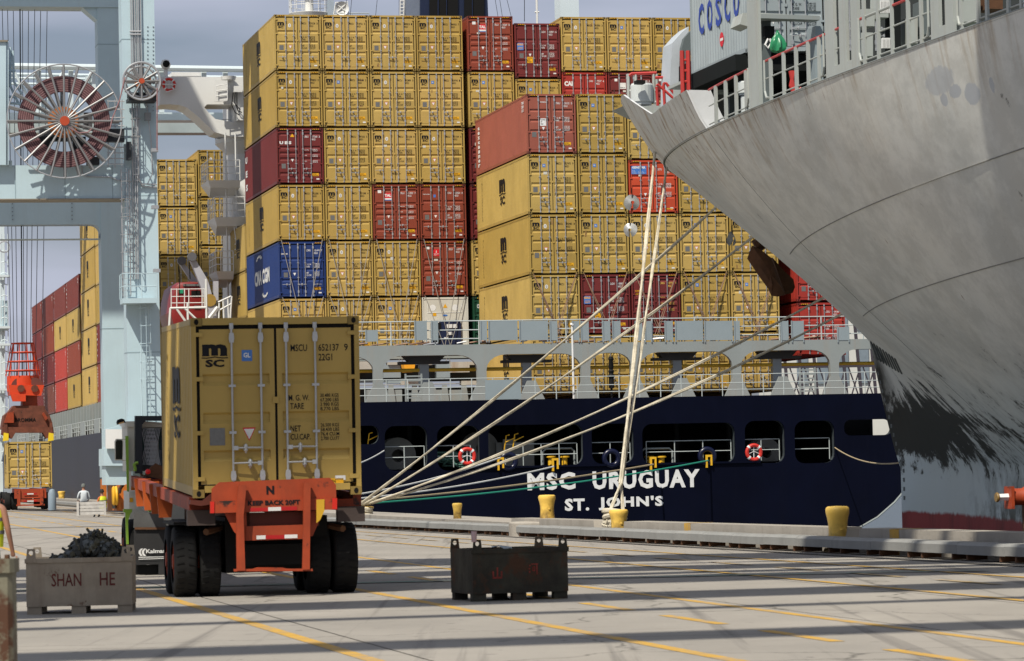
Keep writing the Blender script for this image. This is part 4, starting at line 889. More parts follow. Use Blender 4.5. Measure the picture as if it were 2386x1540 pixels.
base = mix_(rng_(nz_(.16, 4, (1,.25,.35), .5), .5, .72, 0, .40), base, (.46,.43,.31))
# grime band: strongest near the stem between 1.5 and 6 m
m1 = rng_(sep.outputs[2], .5, 2.4, 0, 1); m2 = rng_(sep.outputs[2], 3.0, 4.9, 1, 0); band = mth('MULTIPLY', m1, m2)
m3 = rng_(sep.outputs[1], -30, -6, .35, 1); band = mth('MULTIPLY', band, m3)
gn = nz_(.9, 12, (1.0,.42,.8), .74, 0)
g1 = rng_(mth('ADD', gn, mth('MULTIPLY', band, .34)), .64, .70, 0, .97)
base = mix_(g1, base, (.012,.011,.007))
m4 = mth('MULTIPLY', rng_(sep.outputs[2], 2.5, 3.6, 0, 1), rng_(sep.outputs[2], 5.0, 8.4, 1, 0)); m5 = rng_(sep.outputs[1], -2.4, 1.5, 0, 1)
base = mix_(mth('MULTIPLY', mth('MULTIPLY', m4, m5), rng_(gn, .3, .55, .5, 1)), base, (.014,.013,.009))
m6 = mth('MULTIPLY', rng_(sep.outputs[2], -.1, 1.6, 1, .2), rng_(sep.outputs[1], -18, -9, 1, 0))
base = mix_(mth('MULTIPLY', m6, rng_(gn, .42, .56, 0, .9)), base, (.04,.038,.022))
# boot top
rz_ = rng_(mth('ADD', sep.outputs[2], mth('MULTIPLY', nz_(1.5, 5), .3)), .02, .12, 1, 0)
base = mix_(rz_, base, (.28,.045,.045))
base = mix_(mth('MULTIPLY', rz_, rng_(nz_(.8, 7, (1,1,.3), .7), .5, .7, 0, .6)), base, (.06,.02,.02))
cy_ = -33.; 
bc_ = (.37,.40,.44); blob(-45.4, 9.75, 1.1, .30, bc_, .55); blob(-45.4, 9.35, .28, .14, bc_, .75); blob(-46.3, 9.43, .45, .15, bc_, .75); blob(-47.4, 9.25, .55, .24, bc_, .75); blob(-48.8, 9.27, .16, .17, bc_, .7)
L.new(base, bb.inputs['Base Color'])
bp = n.nodes.new('ShaderNodeBump'); bp.inputs['Strength'].default_value = .25; bp.inputs['Distance'].default_value = .12; L.new(nz_(.35, 4), bp.inputs['Height']); L.new(bp.outputs[0], bb.inputs['Normal'])
def hullpt(x, t, sg=1):
    z = -3+t*14.9
    for _ in range(4):
        s = s0_(z)+x; z = -3+t*(zdk2(s)+3)
    s = s0_(z)+x
    return B(s, sg*hb_(x, z), z)
XS = [90*(i/64)**2.2 for i in range(65)]; TS = [j/44 for j in range(45)]
b = MB(); b.grid([[hullpt(x, t) for x in XS] for t in TS]); b.build('hull_side', hm, bow)
b = MB(); b.grid([[hullpt(x, t, -1) for x in XS] for t in TS][::-1]); b.build('hull_side', hm, bow)
b = MB(); b.grid([[hullpt(x, 1, q)-ZZ*.05 for q in (1, .5, 0, -.5, -1)] for x in XS][::-1], smooth=False); b.build('forecastle_deck', mat('green_deck', (.09,.11,.09), .7), bow)
# plate seams: thin welded ridges that follow the shell
SEAM = mat('seam', (.20,.20,.18), .7)
for zz, x0, x1 in ((7.9, 22, 80), (5.9, 24, 80)):
    pts = []
    for i in range(60):
        x = x0+(x1-x0)*i/59; h = hb_(x, zz); pts.append(B(s0_(zz)+x, h+.004, zz))
    b = MB(); b.tube(pts, .014, 5); b.build('plate_seam', SEAM, bow)
for x in (27,):
    pts = []
    for i in range(30): pts.append(hullpt(x, .3+.69*i/29)+Vector((-.003,0,0)))
    b = MB(); b.tube(pts, .008, 4); b.build('plate_seam', SEAM, bow)
# knuckle rim along deck edge
b = MB(); b.tube([hullpt(x, 1)+Vector((-.0,0,0)) for x in XS], .014, 6); b.build('deck_edge', SGREY, bow)
# stem draft marks, thruster sign
b = MB()
for i in range(16):
    z = .35+i*.32; h = .06
    xx = .35; q = B(s0_(z)+xx, hb_(xx, z)+.012, z); b.quad(q+Vector((0,.09,-.03)), q+Vector((-.0,-.09,-.03)), q+Vector((-.0,-.09,.11)), q+Vector((0,.09,.11)))
b.build('draft_marks', mat('draft_mark_paint', (.10,.11,.11), .7), bow)
def surf(px, py, off=.01):                                    # point of the shell seen at this place of the photograph
    d = Fw+Rt*(px-CX)/FPX+Up*(CY-py)/FPX; best = None; Y = 50.
    while Y < 150:
        P = EYE+d*(Y/d.y); q = P-C0; s = -(q.dot(u)); h = -(q.dot(v)); z = P.z; x = s-s0_(z)
        if x > 0 and z < 12.2 and h < hb_(x, z): best = (s, h+off, z); break
        Y += .1
    return best
bm_ = MB()
for i in range(9):
    a_ = surf(2028+i*5, 808+i*8); c_ = surf(2056+i*5, 800+i*8+14)
    p_ = surf(2030+i*7, 795+i*5); q_ = surf(2046+i*7, 838+i*4)
    if p_ and q_: bm_.tube([B(*p_), B(*q_)], .035, 4)
bm_.build('thruster_mark', mat('draft_mark_paint', (.10,.11,.11)), bow)
# bulwark round the bow
def sx(x):                                                    # height and outward lean of the bulwark at x aft of the deck stem
    s = s0_(zdk2(-6))+x
    if s > 12.2: return 1.12, .55
    if s > 8: k = (12.2-s)/4.2; return 1.12+1.05*k, .55+.75*k
    return 2.17, 1.3+.25*max(0, min(1, (8-s)/8))
def deckpt(x, sg=1): return hullpt(x, 1, sg)
XB = [26.9*(i/46)**1.6 for i in range(47)]
def bw(sg, inner):
    rows = []
    for j in range(5):
        r = []
        for i, x in enumerate(XB):
            p = deckpt(x, sg); x1 = XB[min(i+1, 46)]; x0 = XB[max(i-1, 0)]
            tdir = (deckpt(x1, sg)-deckpt(x0, sg)); nrm = Vector((-tdir.y, tdir.x, 0)).normalized()*(-1 if sg > 0 else 1)
            if sg > 0 and nrm.x > 0 and x > 1: nrm = -nrm
            if sg < 0 and nrm.x < 0 and x > 1: nrm = -nrm
            if x <= 1: nrm = Vector((-.3*sg, .95, 0)).normalized()
            h, w = sx(x); k = j/4
            r.append(p+nrm*(w*k**.8-inner*.07)+ZZ*(h*k))
        rows.append(r)
    return rows
for sg in (1, -1):
    b = MB(); R_ = bw(sg, 0); b.grid(R_ if sg > 0 else R_[::-1]); b.build('bulwark', hm, bow)
    b = MB(); R2 = bw(sg, 1); b.grid(R2[::-1] if sg > 0 else R2); 
    b.add(R_[-1]+R2[-1], [(i, i+1, 47+i+1, 47+i) for i in range(46)]); b.build('bulwark_inner_face', mat('white_inner_paint', (.62,.63,.63), .5), bow)
e = [bw(1, 0)[j][-1] for j in range(5)]
b = MB(); b.add([p for p in e]+[p+Vector((.75, .1, 0)) for p in e], [(j, j+1, 5+j+1, 5+j) for j in range(4)]); b.build('bulwark_end_plate', MATS['white_inner_paint'], bow)
for i in range(8, 46, 4):
    p = bw(1, 1)[0][i]; q = bw(1, 1)[-1][i]; b = MB(); b.add([p, q, p+Vector((.7,0,0)), p+Vector((.7,.03,0)), q+Vector((0,.03,0)), p+Vector((0,.03,0))], [(0,1,2),(5,3,4),(1,4,3,2)]); b.build('bulwark_bracket', MATS['white_inner_paint'], bow)
# deck edge posts and rails; x position along the edge from image column
def ex(px):
    x = 10.; 
    for i in range(4000):
        P = bow_w(deckpt(x)); d = P-EYE; c = CX+FPX*d.dot(Rt)/d.dot(Fw)
        if c >= px: return x
        x += .02
    return x
def bow_w(p): return C0+v*p.x+u*p.y+ZZ*p.z
REDR = mat('red_rail_paint', (.42,.035,.03), .5, rust=.04)
BWG = mat('bow_fitting_grey', (.36,.385,.36), .5, 0, .06, 1, streak=.35, rcol=(.28,.2,.12))
def edge_post(px0, px1, h, dep=.06, name='stanchion_plate', m=BWG, z0=0.0):
    x0, x1 = ex(px0), ex(px1); p = deckpt(x0)+ZZ*z0; q = deckpt(x1)+ZZ*z0; i_ = Vector((dep,0,0)); b = MB()
    b.add([p, q, q+ZZ*h, p+ZZ*h, p+i_, q+i_, q+i_+ZZ*h, p+i_+ZZ*h], [(0,1,2,3),(5,4,7,6),(1,5,6,2),(4,0,3,7),(3,2,6,7)]); b.build(name, m, bow)
edge_post(1746, 1769, 3.1, .10, 'corner_pillar')
for a_, c_ in ((1925,1945),(1957,1973),(1984,2000)): edge_post(a_, c_, 3.4, .08, 'tall_bulwark_plate')
for a_, c_ in ((2169,2188),(2203,2222)): edge_post(a_, c_, 2.6, .08, 'tall_bulwark_plate')
edge_post(1925, 2003, .22, .05, 'sill'); edge_post(2169, 2224, .22, .05, 'sill')
for a_ in (1665, 1688, 1712, 1735, 1793, 1823, 1852, 1880, 1905, 2011, 2043, 2075, 2113, 2143, 2236, 2275, 2295, 2345, 2375): edge_post(a_, a_+5, 1.08 if a_ < 2000 else 2.2, .05, 'rail_stanchion')
for (p0, p1, red) in ((1650,1745,True),(1782,1922,True),(1946,1956,True),(2002,2015,True),(2015,2074,False),(2074,2166,True),(2236,2480,False)):
    xs = [ex(p0)+(ex(p1)-ex(p0))*i/6 for i in range(7)]
    for k_, mm in ((1.08, REDR if red else BWG), (.62, BWG), (.10, BWG)):
        b = MB(); b.tube([deckpt(x)+ZZ*k_+Vector((.04,0,0)) for x in xs], .032 if k_ > 1 else .02, 6); b.build('rail_bar', mm, bow)
for a_ in (1745, 1783, 1921, 2003, 2165, 2232):
    p = deckpt(ex(a_)); dx = -1 if a_ in (1745, 1921, 2165) else 1; q = deckpt(ex(a_+dx*8)); b = MB(); b.tube([p+ZZ*1.1, p+ZZ*.3, p.lerp(q, .4)+ZZ*.12, q+ZZ*.1], .03, 6); b.build('rail_bend', BWG, bow)
# structures on the forecastle (placed by distance)
def lb_(px, py, Y): P = pt(px, py, Y)-C0; return Vector((P.dot(v), P.dot(u), P.z))
def slab(name, px0, px1, py0, py1, Y, dep, m, poly=None):
    """plate or box whose aft face fills the given picture rectangle at distance Y, dep metres deep"""
    pts = poly or [(px0,py1),(px1,py1),(px1,py0),(px0,py0)]
    P = [lb_(x, y, Y) for x, y in pts]; y_ = P[0].y; P2 = [Vector((p.x, y_, p.z)) for p in P]; n_ = len(P2)
    b = MB(); b.add(P2+[p+Vector((0, dep, 0)) for p in P2], [tuple(range(n_)), tuple(range(n_, 2*n_))[::-1]]+[(i, n_+i, n_+(i+1) % n_, (i+1) % n_) for i in range(n_)])
    return b.build(name, m, bow)
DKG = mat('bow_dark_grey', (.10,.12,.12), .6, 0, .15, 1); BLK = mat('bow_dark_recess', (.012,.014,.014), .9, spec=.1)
slab('dark_void_slab', 1640, 1752, 128, 285, 104, 3, BLK); slab('dark_void_slab', 1775, 1930, 120, 270, 101, 3, BLK)  # dark slabs stand in for the shaded voids behind rails and under the container
slab('dark_void_slab', 1930, 2420, -80, 235, 96, 2, mat('bow_deep_recess', (.035,.04,.04), .8))
for x0, x1, y0, y1, mm in ((2010,2040,20,60,BWG),(2010,2036,75,130,BWG),(2050,2072,-20,40,BWG),(2150,2168,0,80,DKG),(2240,2285,-20,50,BWG),(2180,2200,0,70,BLK),(2085,2100,-10,110,BLK),(2118,2140,40,100,BWG),(2300,2340,-20,20,RUSTY)):
    slab('deck_locker', x0, x1, y0, y1, 88, .8, mm)
for i in range(7): slab('louvre_bar', 2052+i*3.2, 2053.6+i*3.2, 0, 30, 87, .1, WHITE); slab('louvre_bar', 2056+i*3.2, 2057.6+i*3.2, 88, 112, 87, .1, WHITE)
slab('breakwater_post', 0, 0, 0, 0, 110, 1.2, mat('light_grey_blue', (.46,.50,.53), .5), [(1560,300),(1600,300),(1602,235),(1608,60),(1590,75),(1567,100),(1562,180)])
slab('breakwater_post', 0, 0, 0, 0, 109.6, .3, DKG, [(1583,300),(1602,300),(1610,230),(1612,70),(1596,88),(1590,110)])  # darker slab paints the shaded right face of the post
def bar(name, pts, r, m, Y): b = MB(); b.tube([lb_(x, y, Y) for x, y in pts], r, 6); b.build(name, m, bow)
for x in (1592, 1606): bar('red_ladder_post', [(x, 238), (x-3, 118)], .07, REDR, 100)
for y in (140, 165, 190, 215): bar('red_ladder_rung', [(1591, y), (1605, y)], .04, REDR, 100)
bar('red_top_bar', [(1465,177),(1472,172),(1530,170)], .06, REDR, 112); bar('red_top_bar', [(1527,181),(1600,178)], .05, REDR, 111)
for y in (211, 238): bar('platform_rail', [(1464,y),(1532,y-1)], .03, WHITE, 112)
for x in (1464, 1481, 1530, 1523): bar('platform_post', [(x,172),(x+1,242)], .05, BWG, 112)
for pts in ([(1530,200),(1532,196),(1584,242)], [(1545,198),(1548,194),(1552,194),(1588,240)], [(1530,202),(1533,246)], [(1546,198),(1549,246)]): bar('red_handrail', pts, .05, REDR, 109)
slab('platform_deck', 0, 0, 0, 0, 113, 2, BWG, [(1458,244),(1556,240),(1551,262),(1530,268),(1500,262)])
def drum(px, py0, py1, r, Y, m=None):
    p = lb_(px, py1, Y); q = lb_(px, py0, Y); b = MB(); hh = q.z-p.z; b.lathe([(r*.85,0),(r*.85,hh*.12),(r,hh*.15),(r,hh*.9),(r*.9,hh),(0,hh)], 20, c=(p.x, p.y, p.z), smooth=False); b.build('capstan', m or mat('capstan_grey', (.50,.53,.52), .5), bow)
drum(1496, 195, 245, .30*1.3, 112); drum(1742, 190, 222, .28, 96); drum(1743, 222, 270, .20, 96)
slab('floodlight', 1484, 1505, 186, 194, 111, .4, BLACK)
slab('winch_housing', 1598, 1628, 192, 250, 103, 1.5, BWG); slab('winch_housing_face', 1628, 1660, 190, 262, 101.8, .5, DKG); slab('housing_cap', 1596, 1668, 184, 191, 101.5, 2, BWG); slab('housing_opening', 1636, 1654, 200, 240, 101.6, .1, BLK)
slab('deck_locker', 1700, 1760, 215, 270, 100.5, .5, DKG); slab('deck_locker', 1672, 1700, 195, 215, 100.5, .5, BWG)
for x in (1718, 1729, 1738): bar('red_fire_pipe', [(x, 195), (x, 135)], .06, REDR, 99)
bar('red_hydrant', [(1652,186),(1654,170),(1664,168),(1662,180)], .05, REDR, 100)
# portal frame right of the side-on container
slab('portal_head', 0, 0, 0, 0, 93, 1.0, BWG, [(1724,56),(1732,30),(1772,28),(1848,30),(1848,36),(1760,40),(1760,55),(1750,62)])
slab('portal_beam', 1772, 1920, 32, 42, 92.8, .5, SGREY); slab('portal_leg_inner', 1774, 1798, 40, 290, 93.5, .4, DKG); slab('portal_leg_inner', 1900, 1920, 60, 240, 93.5, .8, PGREY)
slab('portal_window', 1782, 1806, 60, 88, 93.2, .2, BLK)
bar('rope_hank', [(1790,90),(1783,104),(1790,112),(1797,100),(1794,90)], .03, WHITE, 92)
# green bag
bg_ = MB(); c = lb_(1812, 80, 91.5)
BPR = [(0,.10,0),(.04,.09,.02),(.05,.02,.04),(.10,-.05,.10),(.16,-.14,.18),(.20,-.26,.22),(.215,-.38,.16),(.19,-.46,.10),(.10,-.50,.05),(0,-.50,0)]
bg_.grid([[c+Vector((r_*(1+w_*cos(7*a+j_*.8)+w_*.5*cos(3*a+1))*cos(a), r_*.8*(1+w_*cos(7*a+j_*.8))*sin(a), z_+.02*cos(5*a+j_))) for a in [2*pi*k/34 for k in range(35)]] for j_, (r_, z_, w_) in enumerate(BPR)][::-1])
o = bg_.build('plastic_bag', mat('green_plastic', (.02,.22,.09), .3, 0, .3, 3, spec=.6)); o.location = C0; o.rotation_euler = (0,0,TH)
tag(o, 'crumpled green plastic bag hanging on the bow railing', 'bag')
# red hoses hanging
for k_ in range(3): bar('red_hose', [(1850-k_*4,165),(1843+k_*3,200),(1852,225),(1860+k_*6,212),(1868,206)], .06, REDR, 93)
# grey containers on the grey ship
cl = lb_(1741, 122, 95.5); P = C0+v*cl.x+u*cl.y; P.z = cl.z
tcos = container(P, TH, 'pale grey container with blue lettering on its ribbed side, on the grey bow', 'grey', Ln=6.06, H=2.591, hand=2, serial=('CBHU','324917 6'), code='22G1', group='grey containers on the grey ship', side=False)
b = MB()
for i, c_ in enumerate('COSCO'): put_text(b, c_, 5.1-i*.95, 1.15+.0*i, w=.62, h=.95, y=-.008, face='side', bold=.03)
b.build('side_lettering', mat('blue_lettering', (.02,.05,.30), .5), tcos)
b = MB(); b.add([(-.008, 2.6+.22*cos(a), .72+.22*sin(a)) for a in [2*pi*i/14 for i in range(14)]], [tuple(range(14))[::-1]]); b.box(-.012,-.008,2.45,2.75,.68,.76,1); b.build('round_emblem', [RLAB, WINK], tcos)
container(P+v*2.55, TH, 'grey container beside the side-on one, its door half hidden behind the tall plates', 'grey', Ln=6.06, H=2.591, hand=2, serial=('CBHU','310442 8'), code='22G1', group='grey containers on the grey ship', side=False)
container(P+ZZ*2.62, TH, 'upper grey container above the frame edge on the grey bow', 'grey', Ln=6.06, H=2.591, lod=0, group='grey containers on the grey ship', side=False)
b = MB(); b.box(-.3, 5.5, .2, 5.8, -.5, -.03); o = b.build('container_pedestal', BLK, bow, loc=(cl.x, cl.y, cl.z))
# anchor
ANC = mat('rusted_anchor', (.11,.048,.022), .85, 0, .35, 1.2, bump=.8, bs=5, dirt=.6, dcol=(.03,.018,.012))
Pp = [(1752,572),(1742,602),(1768,640),(1792,672),(1802,688),(1815,690),(1836,685),(1826,660),(1812,625),(1800,600),(1775,580)]
t = thing('ship_anchor', 'heavy rusty brown anchor hanging out below the grey bow', 'anchor', C0, TH)
b = MB(); P2 = [lb_(x, y, 116) for x, y in Pp]; y_ = P2[0].y; nn = len(Pp)
cc = sum(P2, Vector())/nn
V = [Vector((p.x, y_+.05*((i*5) % 3), p.z)) for i, p in enumerate(P2)]+[Vector((cc.x+(p.x-cc.x)*.96+.25, y_+.75, cc.z+(p.z-cc.z)*.96)) for p in P2]
mid = [Vector((cc.x+(p.x-cc.x)*.5, y_-.22+.06*(i % 2), cc.z+(p.z-cc.z)*.5)) for i, p in enumerate(P2)]
b.add(V+mid+[Vector((cc.x, y_-.26, cc.z))], [tuple(range(nn, 2*nn))[::-1]]+[(i, nn+i, nn+(i+1) % nn, (i+1) % nn) for i in range(nn)]+[(i, (i+1) % nn, 2*nn+(i+1) % nn, 2*nn+i) for i in range(nn)]+[(2*nn+i, 2*nn+(i+1) % nn, 3*nn) for i in range(nn)])
b.build('fluke', ANC, t)
b = MB(); Pq = [(1800,600),(1830,632),(1852,650),(1856,668),(1850,682),(1832,686),(1815,640)]; P2 = [lb_(x, y, 117) for x, y in Pq]; y_ = P2[0].y
b.add([Vector((p.x, y_, p.z)) for p in P2]+[Vector((p.x, y_+1.0, p.z)) for p in P2], [tuple(range(7))[::-1], tuple(range(7, 14))]+[(i, 7+i, 7+(i+1) % 7, (i+1) % 7) for i in range(7)]); b.build('crown', RUSTY, t)
b = MB(); b.tube([lb_(1760,575,117), lb_(1790,555,117)], .25, 8); b.build('shank', ANC, t)
# ------------------------------------------------------------------ mooring lines
ROPEG = 'thick mooring ropes of the grey ship'
def line(name, pts, r, m, label, grp, sag=0, n=22, cat='rope'):
    P, Qq = Vector(pts[0]), Vector(pts[-1]); path = [P.lerp(Qq, i/n)-ZZ*sag*4*(i/n)*(1-i/n) for i in range(n+1)]
    b = MB()
    if r > .045:                                                   # laid rope, slightly uneven
        L_ = (Qq-P).length; N = max(n, int(L_/.35)); d = (Qq-P).normalized(); x = d.orthogonal().normalized(); y = d.cross(x)
        for k in range(2):
            b.tube([P.lerp(Qq, i/N)-ZZ*sag*4*(i/N)*(1-i/N)+(x*cos(i*.13+k*pi)+y*sin(i*.13+k*pi))*r*.38 for i in range(N+1)], [r*(.66+.06*sin(i*1.7+k)+.04*sin(i*.37)) for i in range(N+1)], 7)
    else: b.tube(path, r, 6)
    o = b.build(name, m); tag(o, label, cat, grp); return o
BL = pt(842, 1182, 125.5); BR = pt(1431, 1196, 87.6)
W_ = ['uppermost rope from the squat left bollard up to the grey bow', 'second rope down from the squat bollard, meeting the bow by the rat guard', 'third rope from the squat bollard, meeting the bow beyond the red containers', 'lowest of the four ropes from the squat bollard to the grey bow']
for i, (a, c, Y) in enumerate(((1682,470,112),(1768,541,113),(1950,676,116),(1990,716,116))): line('mooring_rope', [pt(a, c, Y), BL+Vector((.2*i-.2, 0, .0+.05*i))], .056, ROPE, W_[i], ROPEG, sag=.25+.1*i)
line('mooring_rope', [pt(1527, 345, 108), pt(1446, 1128, 88.5)], .060, ROPE, 'left one of two steep thick ropes rising from the roped bollard', ROPEG, sag=.1)
line('mooring_rope', [pt(1553, 392, 108), pt(1448, 1128, 88.7)], .050, ROPE, 'right one of two steep ropes rising from the roped bollard', ROPEG, sag=.1)
line('mooring_rope', [pt(1446, 1128, 88.5), pt(1420, 1195, 87.5)], .05, ROPE, 'left rope leg looping down onto the roped bollard', 'rope legs at the roped bollard')
line('mooring_rope', [pt(1448, 1128, 88.7), pt(1452, 1195, 87.9)], .05, ROPE, 'right rope leg looping down onto the roped bollard', 'rope legs at the roped bollard')
for (c, r, lab) in ((BR, .27, 'frayed rope turns wrapped round the foot of the roped bollard'), (BL+Vector((.0,0,-.1)), .36, 'rope turns wound round the squat yellow bollard')):
    b = MB()
    for k in range(4): b.tube([Vector((c.x+(r+.02*sin(3*t+k))*cos(t), c.y+(r+.02*sin(3*t+k))*sin(t), c.z-.30+.11*k+.05*sin(t+k*1.3))) for t in [2*pi*i/22 for i in range(22)]], .07, 7, closed=True)
    for k in range(5): b.tube([c+Vector((-.2+.12*k, -.30, -.15)), c+Vector((-.28+.14*k, -.42, -.32)), c+Vector((-.3+.13*k+.05*(k % 2), -.40, -.48))], .014, 5)
    o = b.build('rope_coil', ROPE); tag(o, lab, 'rope')
THIN = mat('thin_white_rope', (.62,.62,.58), .8); TAN = mat('thin_tan_rope', (.38,.30,.18), .9); TEAL = mat('thin_green_rope', (.02,.28,.18), .8)
line('thin_rope', [pt(1166,1066,151), pt(780,1160,134)], .035, THIN, 'upper thin white line from the navy stern behind the truck', 'thin lines of the navy ship', .2)
line('thin_rope', [pt(1290,1087,152), pt(780,1166,134)], .035, THIN, 'lower thin white line from the navy stern behind the truck', 'thin lines of the navy ship', .2)
line('thin_rope', [pt(1522,1082,154), pt(820,1170,128)], .04, TAN, 'thin tan line just above the green one across the navy stern', 'thin lines of the navy ship', .15)
line('thin_rope', [pt(1650,1073,155), pt(820,1175,128)], .035, TEAL, 'thin green line across the navy stern to the squat bollard', 'thin lines of the navy ship', .25)
line('thin_rope', [pt(1944,1042,157), pt(2100,1078,120)], .03, TAN, 'thin slack line from the navy stern towards the grey bow', 'thin lines of the navy ship', .3)
line('thin_rope', [pt(895,1050,150), pt(800,1090,140)], .03, THIN, 'short thin line from the leftmost stern opening to behind the truck', 'thin lines of the navy ship', .1)
# rat guards
def ratguard(px, py, Y, r, tw, lab):
    t = thing('rat_guard', lab, 'rat guard', pt(px, py, Y), tw, 'round metal rat guards'); b = MB(); N = 22; P0 = []; 
    for k in range(N+1):
        a = -pi/2+.22+(2*pi-.44)*k/N; P0.append((r*cos(a), .04*sin(2*a), r*sin(a)))
    I = [(q[0]*.22, -.10, q[2]*.22) for q in P0]
    b.add(P0+I, [(k, k+1, N+1+k+1, N+1+k) for k in range(N)]); b.add([(p[0]*1., p[1]+.012, p[2]) for p in P0]+[(p[0], p[1]+.012, p[2]) for p in I], [(N+1+k, N+1+k+1, k+1, k) for k in range(N)])
    b.build('disc', mat('rat_guard_metal', (.42,.43,.43), .45, .3, .3, 5, dirt=.4, dcol=(.2,.2,.2)), t)
    b = MB(); b.tube([(0,-.05,r*.2),(0,-.05,r*1.8)], .015, 5); b.build('hanging_cord', BLACK, t)
ratguard(1472, 472, 110, .27*1.0, .25, 'upper pale round rat guard hanging by the orange-red container')
ratguard(1469, 536, 109, .235, -.3, 'lower pale round rat guard below the notched one')
ratguard(1704, 556, 112, .25, .9, 'dark tilted rat guard on the second rope near the bow')
# ------------------------------------------------------------------ superstructure of the navy ship
def plate(par, name, px_poly, b0, dep, m, F=onM, holes=None, scale=None):
    P = [F(x, y, b0) for x, y in px_poly]
    if holes:
        Hs = [[F(x, y, b0) for x, y in h] for h in holes]; V, Fc = poly_holes(P, Hs, dep); mb = MB(); mb.add([(p[0], b0+dep/2+p[2], p[1]) for p in V], Fc); return mb.build(name, m, par)
    n_ = len(P); mb = MB(); mb.add([(p[0], b0, p[1]) for p in P]+[(p[0], b0+dep, p[1]) for p in P], [tuple(range(n_)), tuple(range(n_, 2*n_))[::-1]]+[(i, n_+i, n_+(i+1) % n_, (i+1) % n_) for i in range(n_)]); return mb.build(name, m, par)
def rect(par, name, x0, x1, y0, y1, b0, dep, m, F=onM): return plate(par, name, [(x0,y1),(x1,y1),(x1,y0),(x0,y0)], b0, dep, m, F)
def bars(par, name, polys, r, b0, m, F=onM, n=5):
    for P in polys:
        mb = MB(); mb.tube([Vector((F(x, y, b0+(q[0] if q else 0))[0], b0+(q[0] if q else 0), F(x, y, b0+(q[0] if q else 0))[1])) for x, y, *q in P], r, n); mb.build(name, m, par)
WSH = mat('ship_white_paint', (.70,.70,.67), .45, 0, .04, .6, streak=.10, rcol=(.40,.34,.26))
plate(ship, 'bridge_wing', [(372,179),(640,179),(640,318),(540,318),(500,308),(460,270),(436,251),(420,245),(396,243),(372,244)], 18, 2.6, WSH, holes=[[(476,250),(482,243),(545,243),(545,285),(502,277),(486,262)]])
mb = MB(); a_, z_ = onM(585, 320, 19); mb.lathe([(1.2,-14),(1.2,-.9),(1.9,-.25),(1.9,0),(0,0)], 20, c=(a_, 20.4, z_)); mb.build('bridge_tower', WSH, ship)
pa = [Vector((a_+1.85*cos(t), 20.4+1.85*sin(t), z_)) for t in [radians(150+q*22) for q in range(10)]]
rail(ship, pa, h=1.05, post=.7, m=WSH, r=.022, pr=.028)
rect(ship, 'bridge_block', 545, 700, 200, 800, 20.5, 5, WSH)
for (x0, x1, y0, y1, bb0) in ((485,560,420,436,16.2),(500,572,506,526,16.2),(504,545,632,650,16.2)):
    A0, Z1 = onM(x0, y0, bb0); A1, Z0 = onM(x1, y1, bb0); Z0 = min(Z0, Z1-.3)
    mb = MB(); mb.add([(A0,bb0,Z1),(A1,bb0,Z1),(A1,bb0+3.5,Z1),(A0,bb0+3.5,Z1),(A0+.15,bb0+.2,Z0),(A1,bb0+.2,Z0),(A1,bb0+3.5,Z0-.3),(A0+.5,bb0+3.5,Z0-.3)], [(0,1,2,3),(4,7,6,5),(0,4,5,1),(3,7,4,0),(1,5,6,2),(2,6,7,3)]); mb.build('side_platform', WSH, ship)
    rail(ship, [(A1,bb0+.05,Z1),(A0+.05,bb0+.05,Z1),(A0+.05,bb0+3.4,Z1)], h=1.15, bars=(.4,.78,1.15), post=.75, m=WSH, r=.025, pr=.03)
for i in range(8):
    A0, Z = onM(549, 505+i*12.5, 16.5); A1, _ = onM(568, 505+i*12.5, 16.5); mb = MB(); mb.box(A0, A1, 16.6, 16.9, Z-.04, Z+.02); mb.build('stair_tread', WSH, ship)
bars(ship, 'stair_stringer', [[(541,500),(556,600)],[(546,498),(560,596)]], .03, 16.45, WSH)
mb = MB(); A0, Z0 = onM(533, 760, 17); A1, Z1 = onM(538, 310, 17); mb.tube([(A0,17,Z0),(A0,17,Z1)], .05, 6); mb.tube([(A1+.25,17,Z0),(A1+.25,17,Z1)], .05, 6); mb.build('drain_pipe', WSH, ship)
rect(ship, 'light_screen', 500, 530, 187, 236, 17.2, .1, WSH)
for x, y, w, h in ((545,200,20,14),(520,210,12,20),(553,250,14,30)): rect(ship, 'wing_equipment', x, x+w, y, y+h, 17.4, .5, WSH)
bars(ship, 'cable_bundle', [[(543,216),(540,245),(548,262),(558,268)],[(548,214),(547,240),(555,258),(564,262)],[(552,214),(552,246),(560,256)]], .03, 17.2, BLACK)
mb = MB(); a_, z_ = onM(533, 188, 17.5); mb.lathe([(.05,-.4),(.05,0),(.4,.05),(.45,.25),(0,.3)], 12, c=(a_,17.6,z_)); mb.build('searchlight', WSH, ship)
bars(ship, 'wing_rail', [[(503,200),(530,196),(530,232),(503,236),(503,200)],[(503,212),(530,208)],[(503,224),(530,220)]], .03, 17, WSH)
# life ring and camera ball on the wing tip
t = thing('life_ring', 'red life ring hung on the white bridge wing tip', 'life ring', M(*[onM(394,197,17.7)[0], 17.7, onM(394,197,17.7)[1]]), TH, 'life rings')
RING = mat('ring_red', (.55,.03,.02), .5)
def ring_parts(t, R_=.36, r=.085):
    b = MB(); b.tube([(R_*cos(q), 0, R_*sin(q)) for q in [2*pi*i/24 for i in range(24)]], r, 8, closed=True); b.build('ring', RING, t)
    for k in range(4):
        q = pi/4+k*pi/2; b = MB(); b.tube([((R_)*cos(q+d), 0, (R_)*sin(q+d)) for d in (-.13, 0, .13)], r*1.12, 8); b.build('white_band', WINK, t)
    b = MB(); b.tube([(0,0,R_),(0,.03,-R_)], .02, 5); b.tube([(-R_,0,-.1),(0,.0,.05),(R_,0,-.1)], .015, 5); b.build('grab_line', WINK, t)
ring_parts(t, .32, .08)
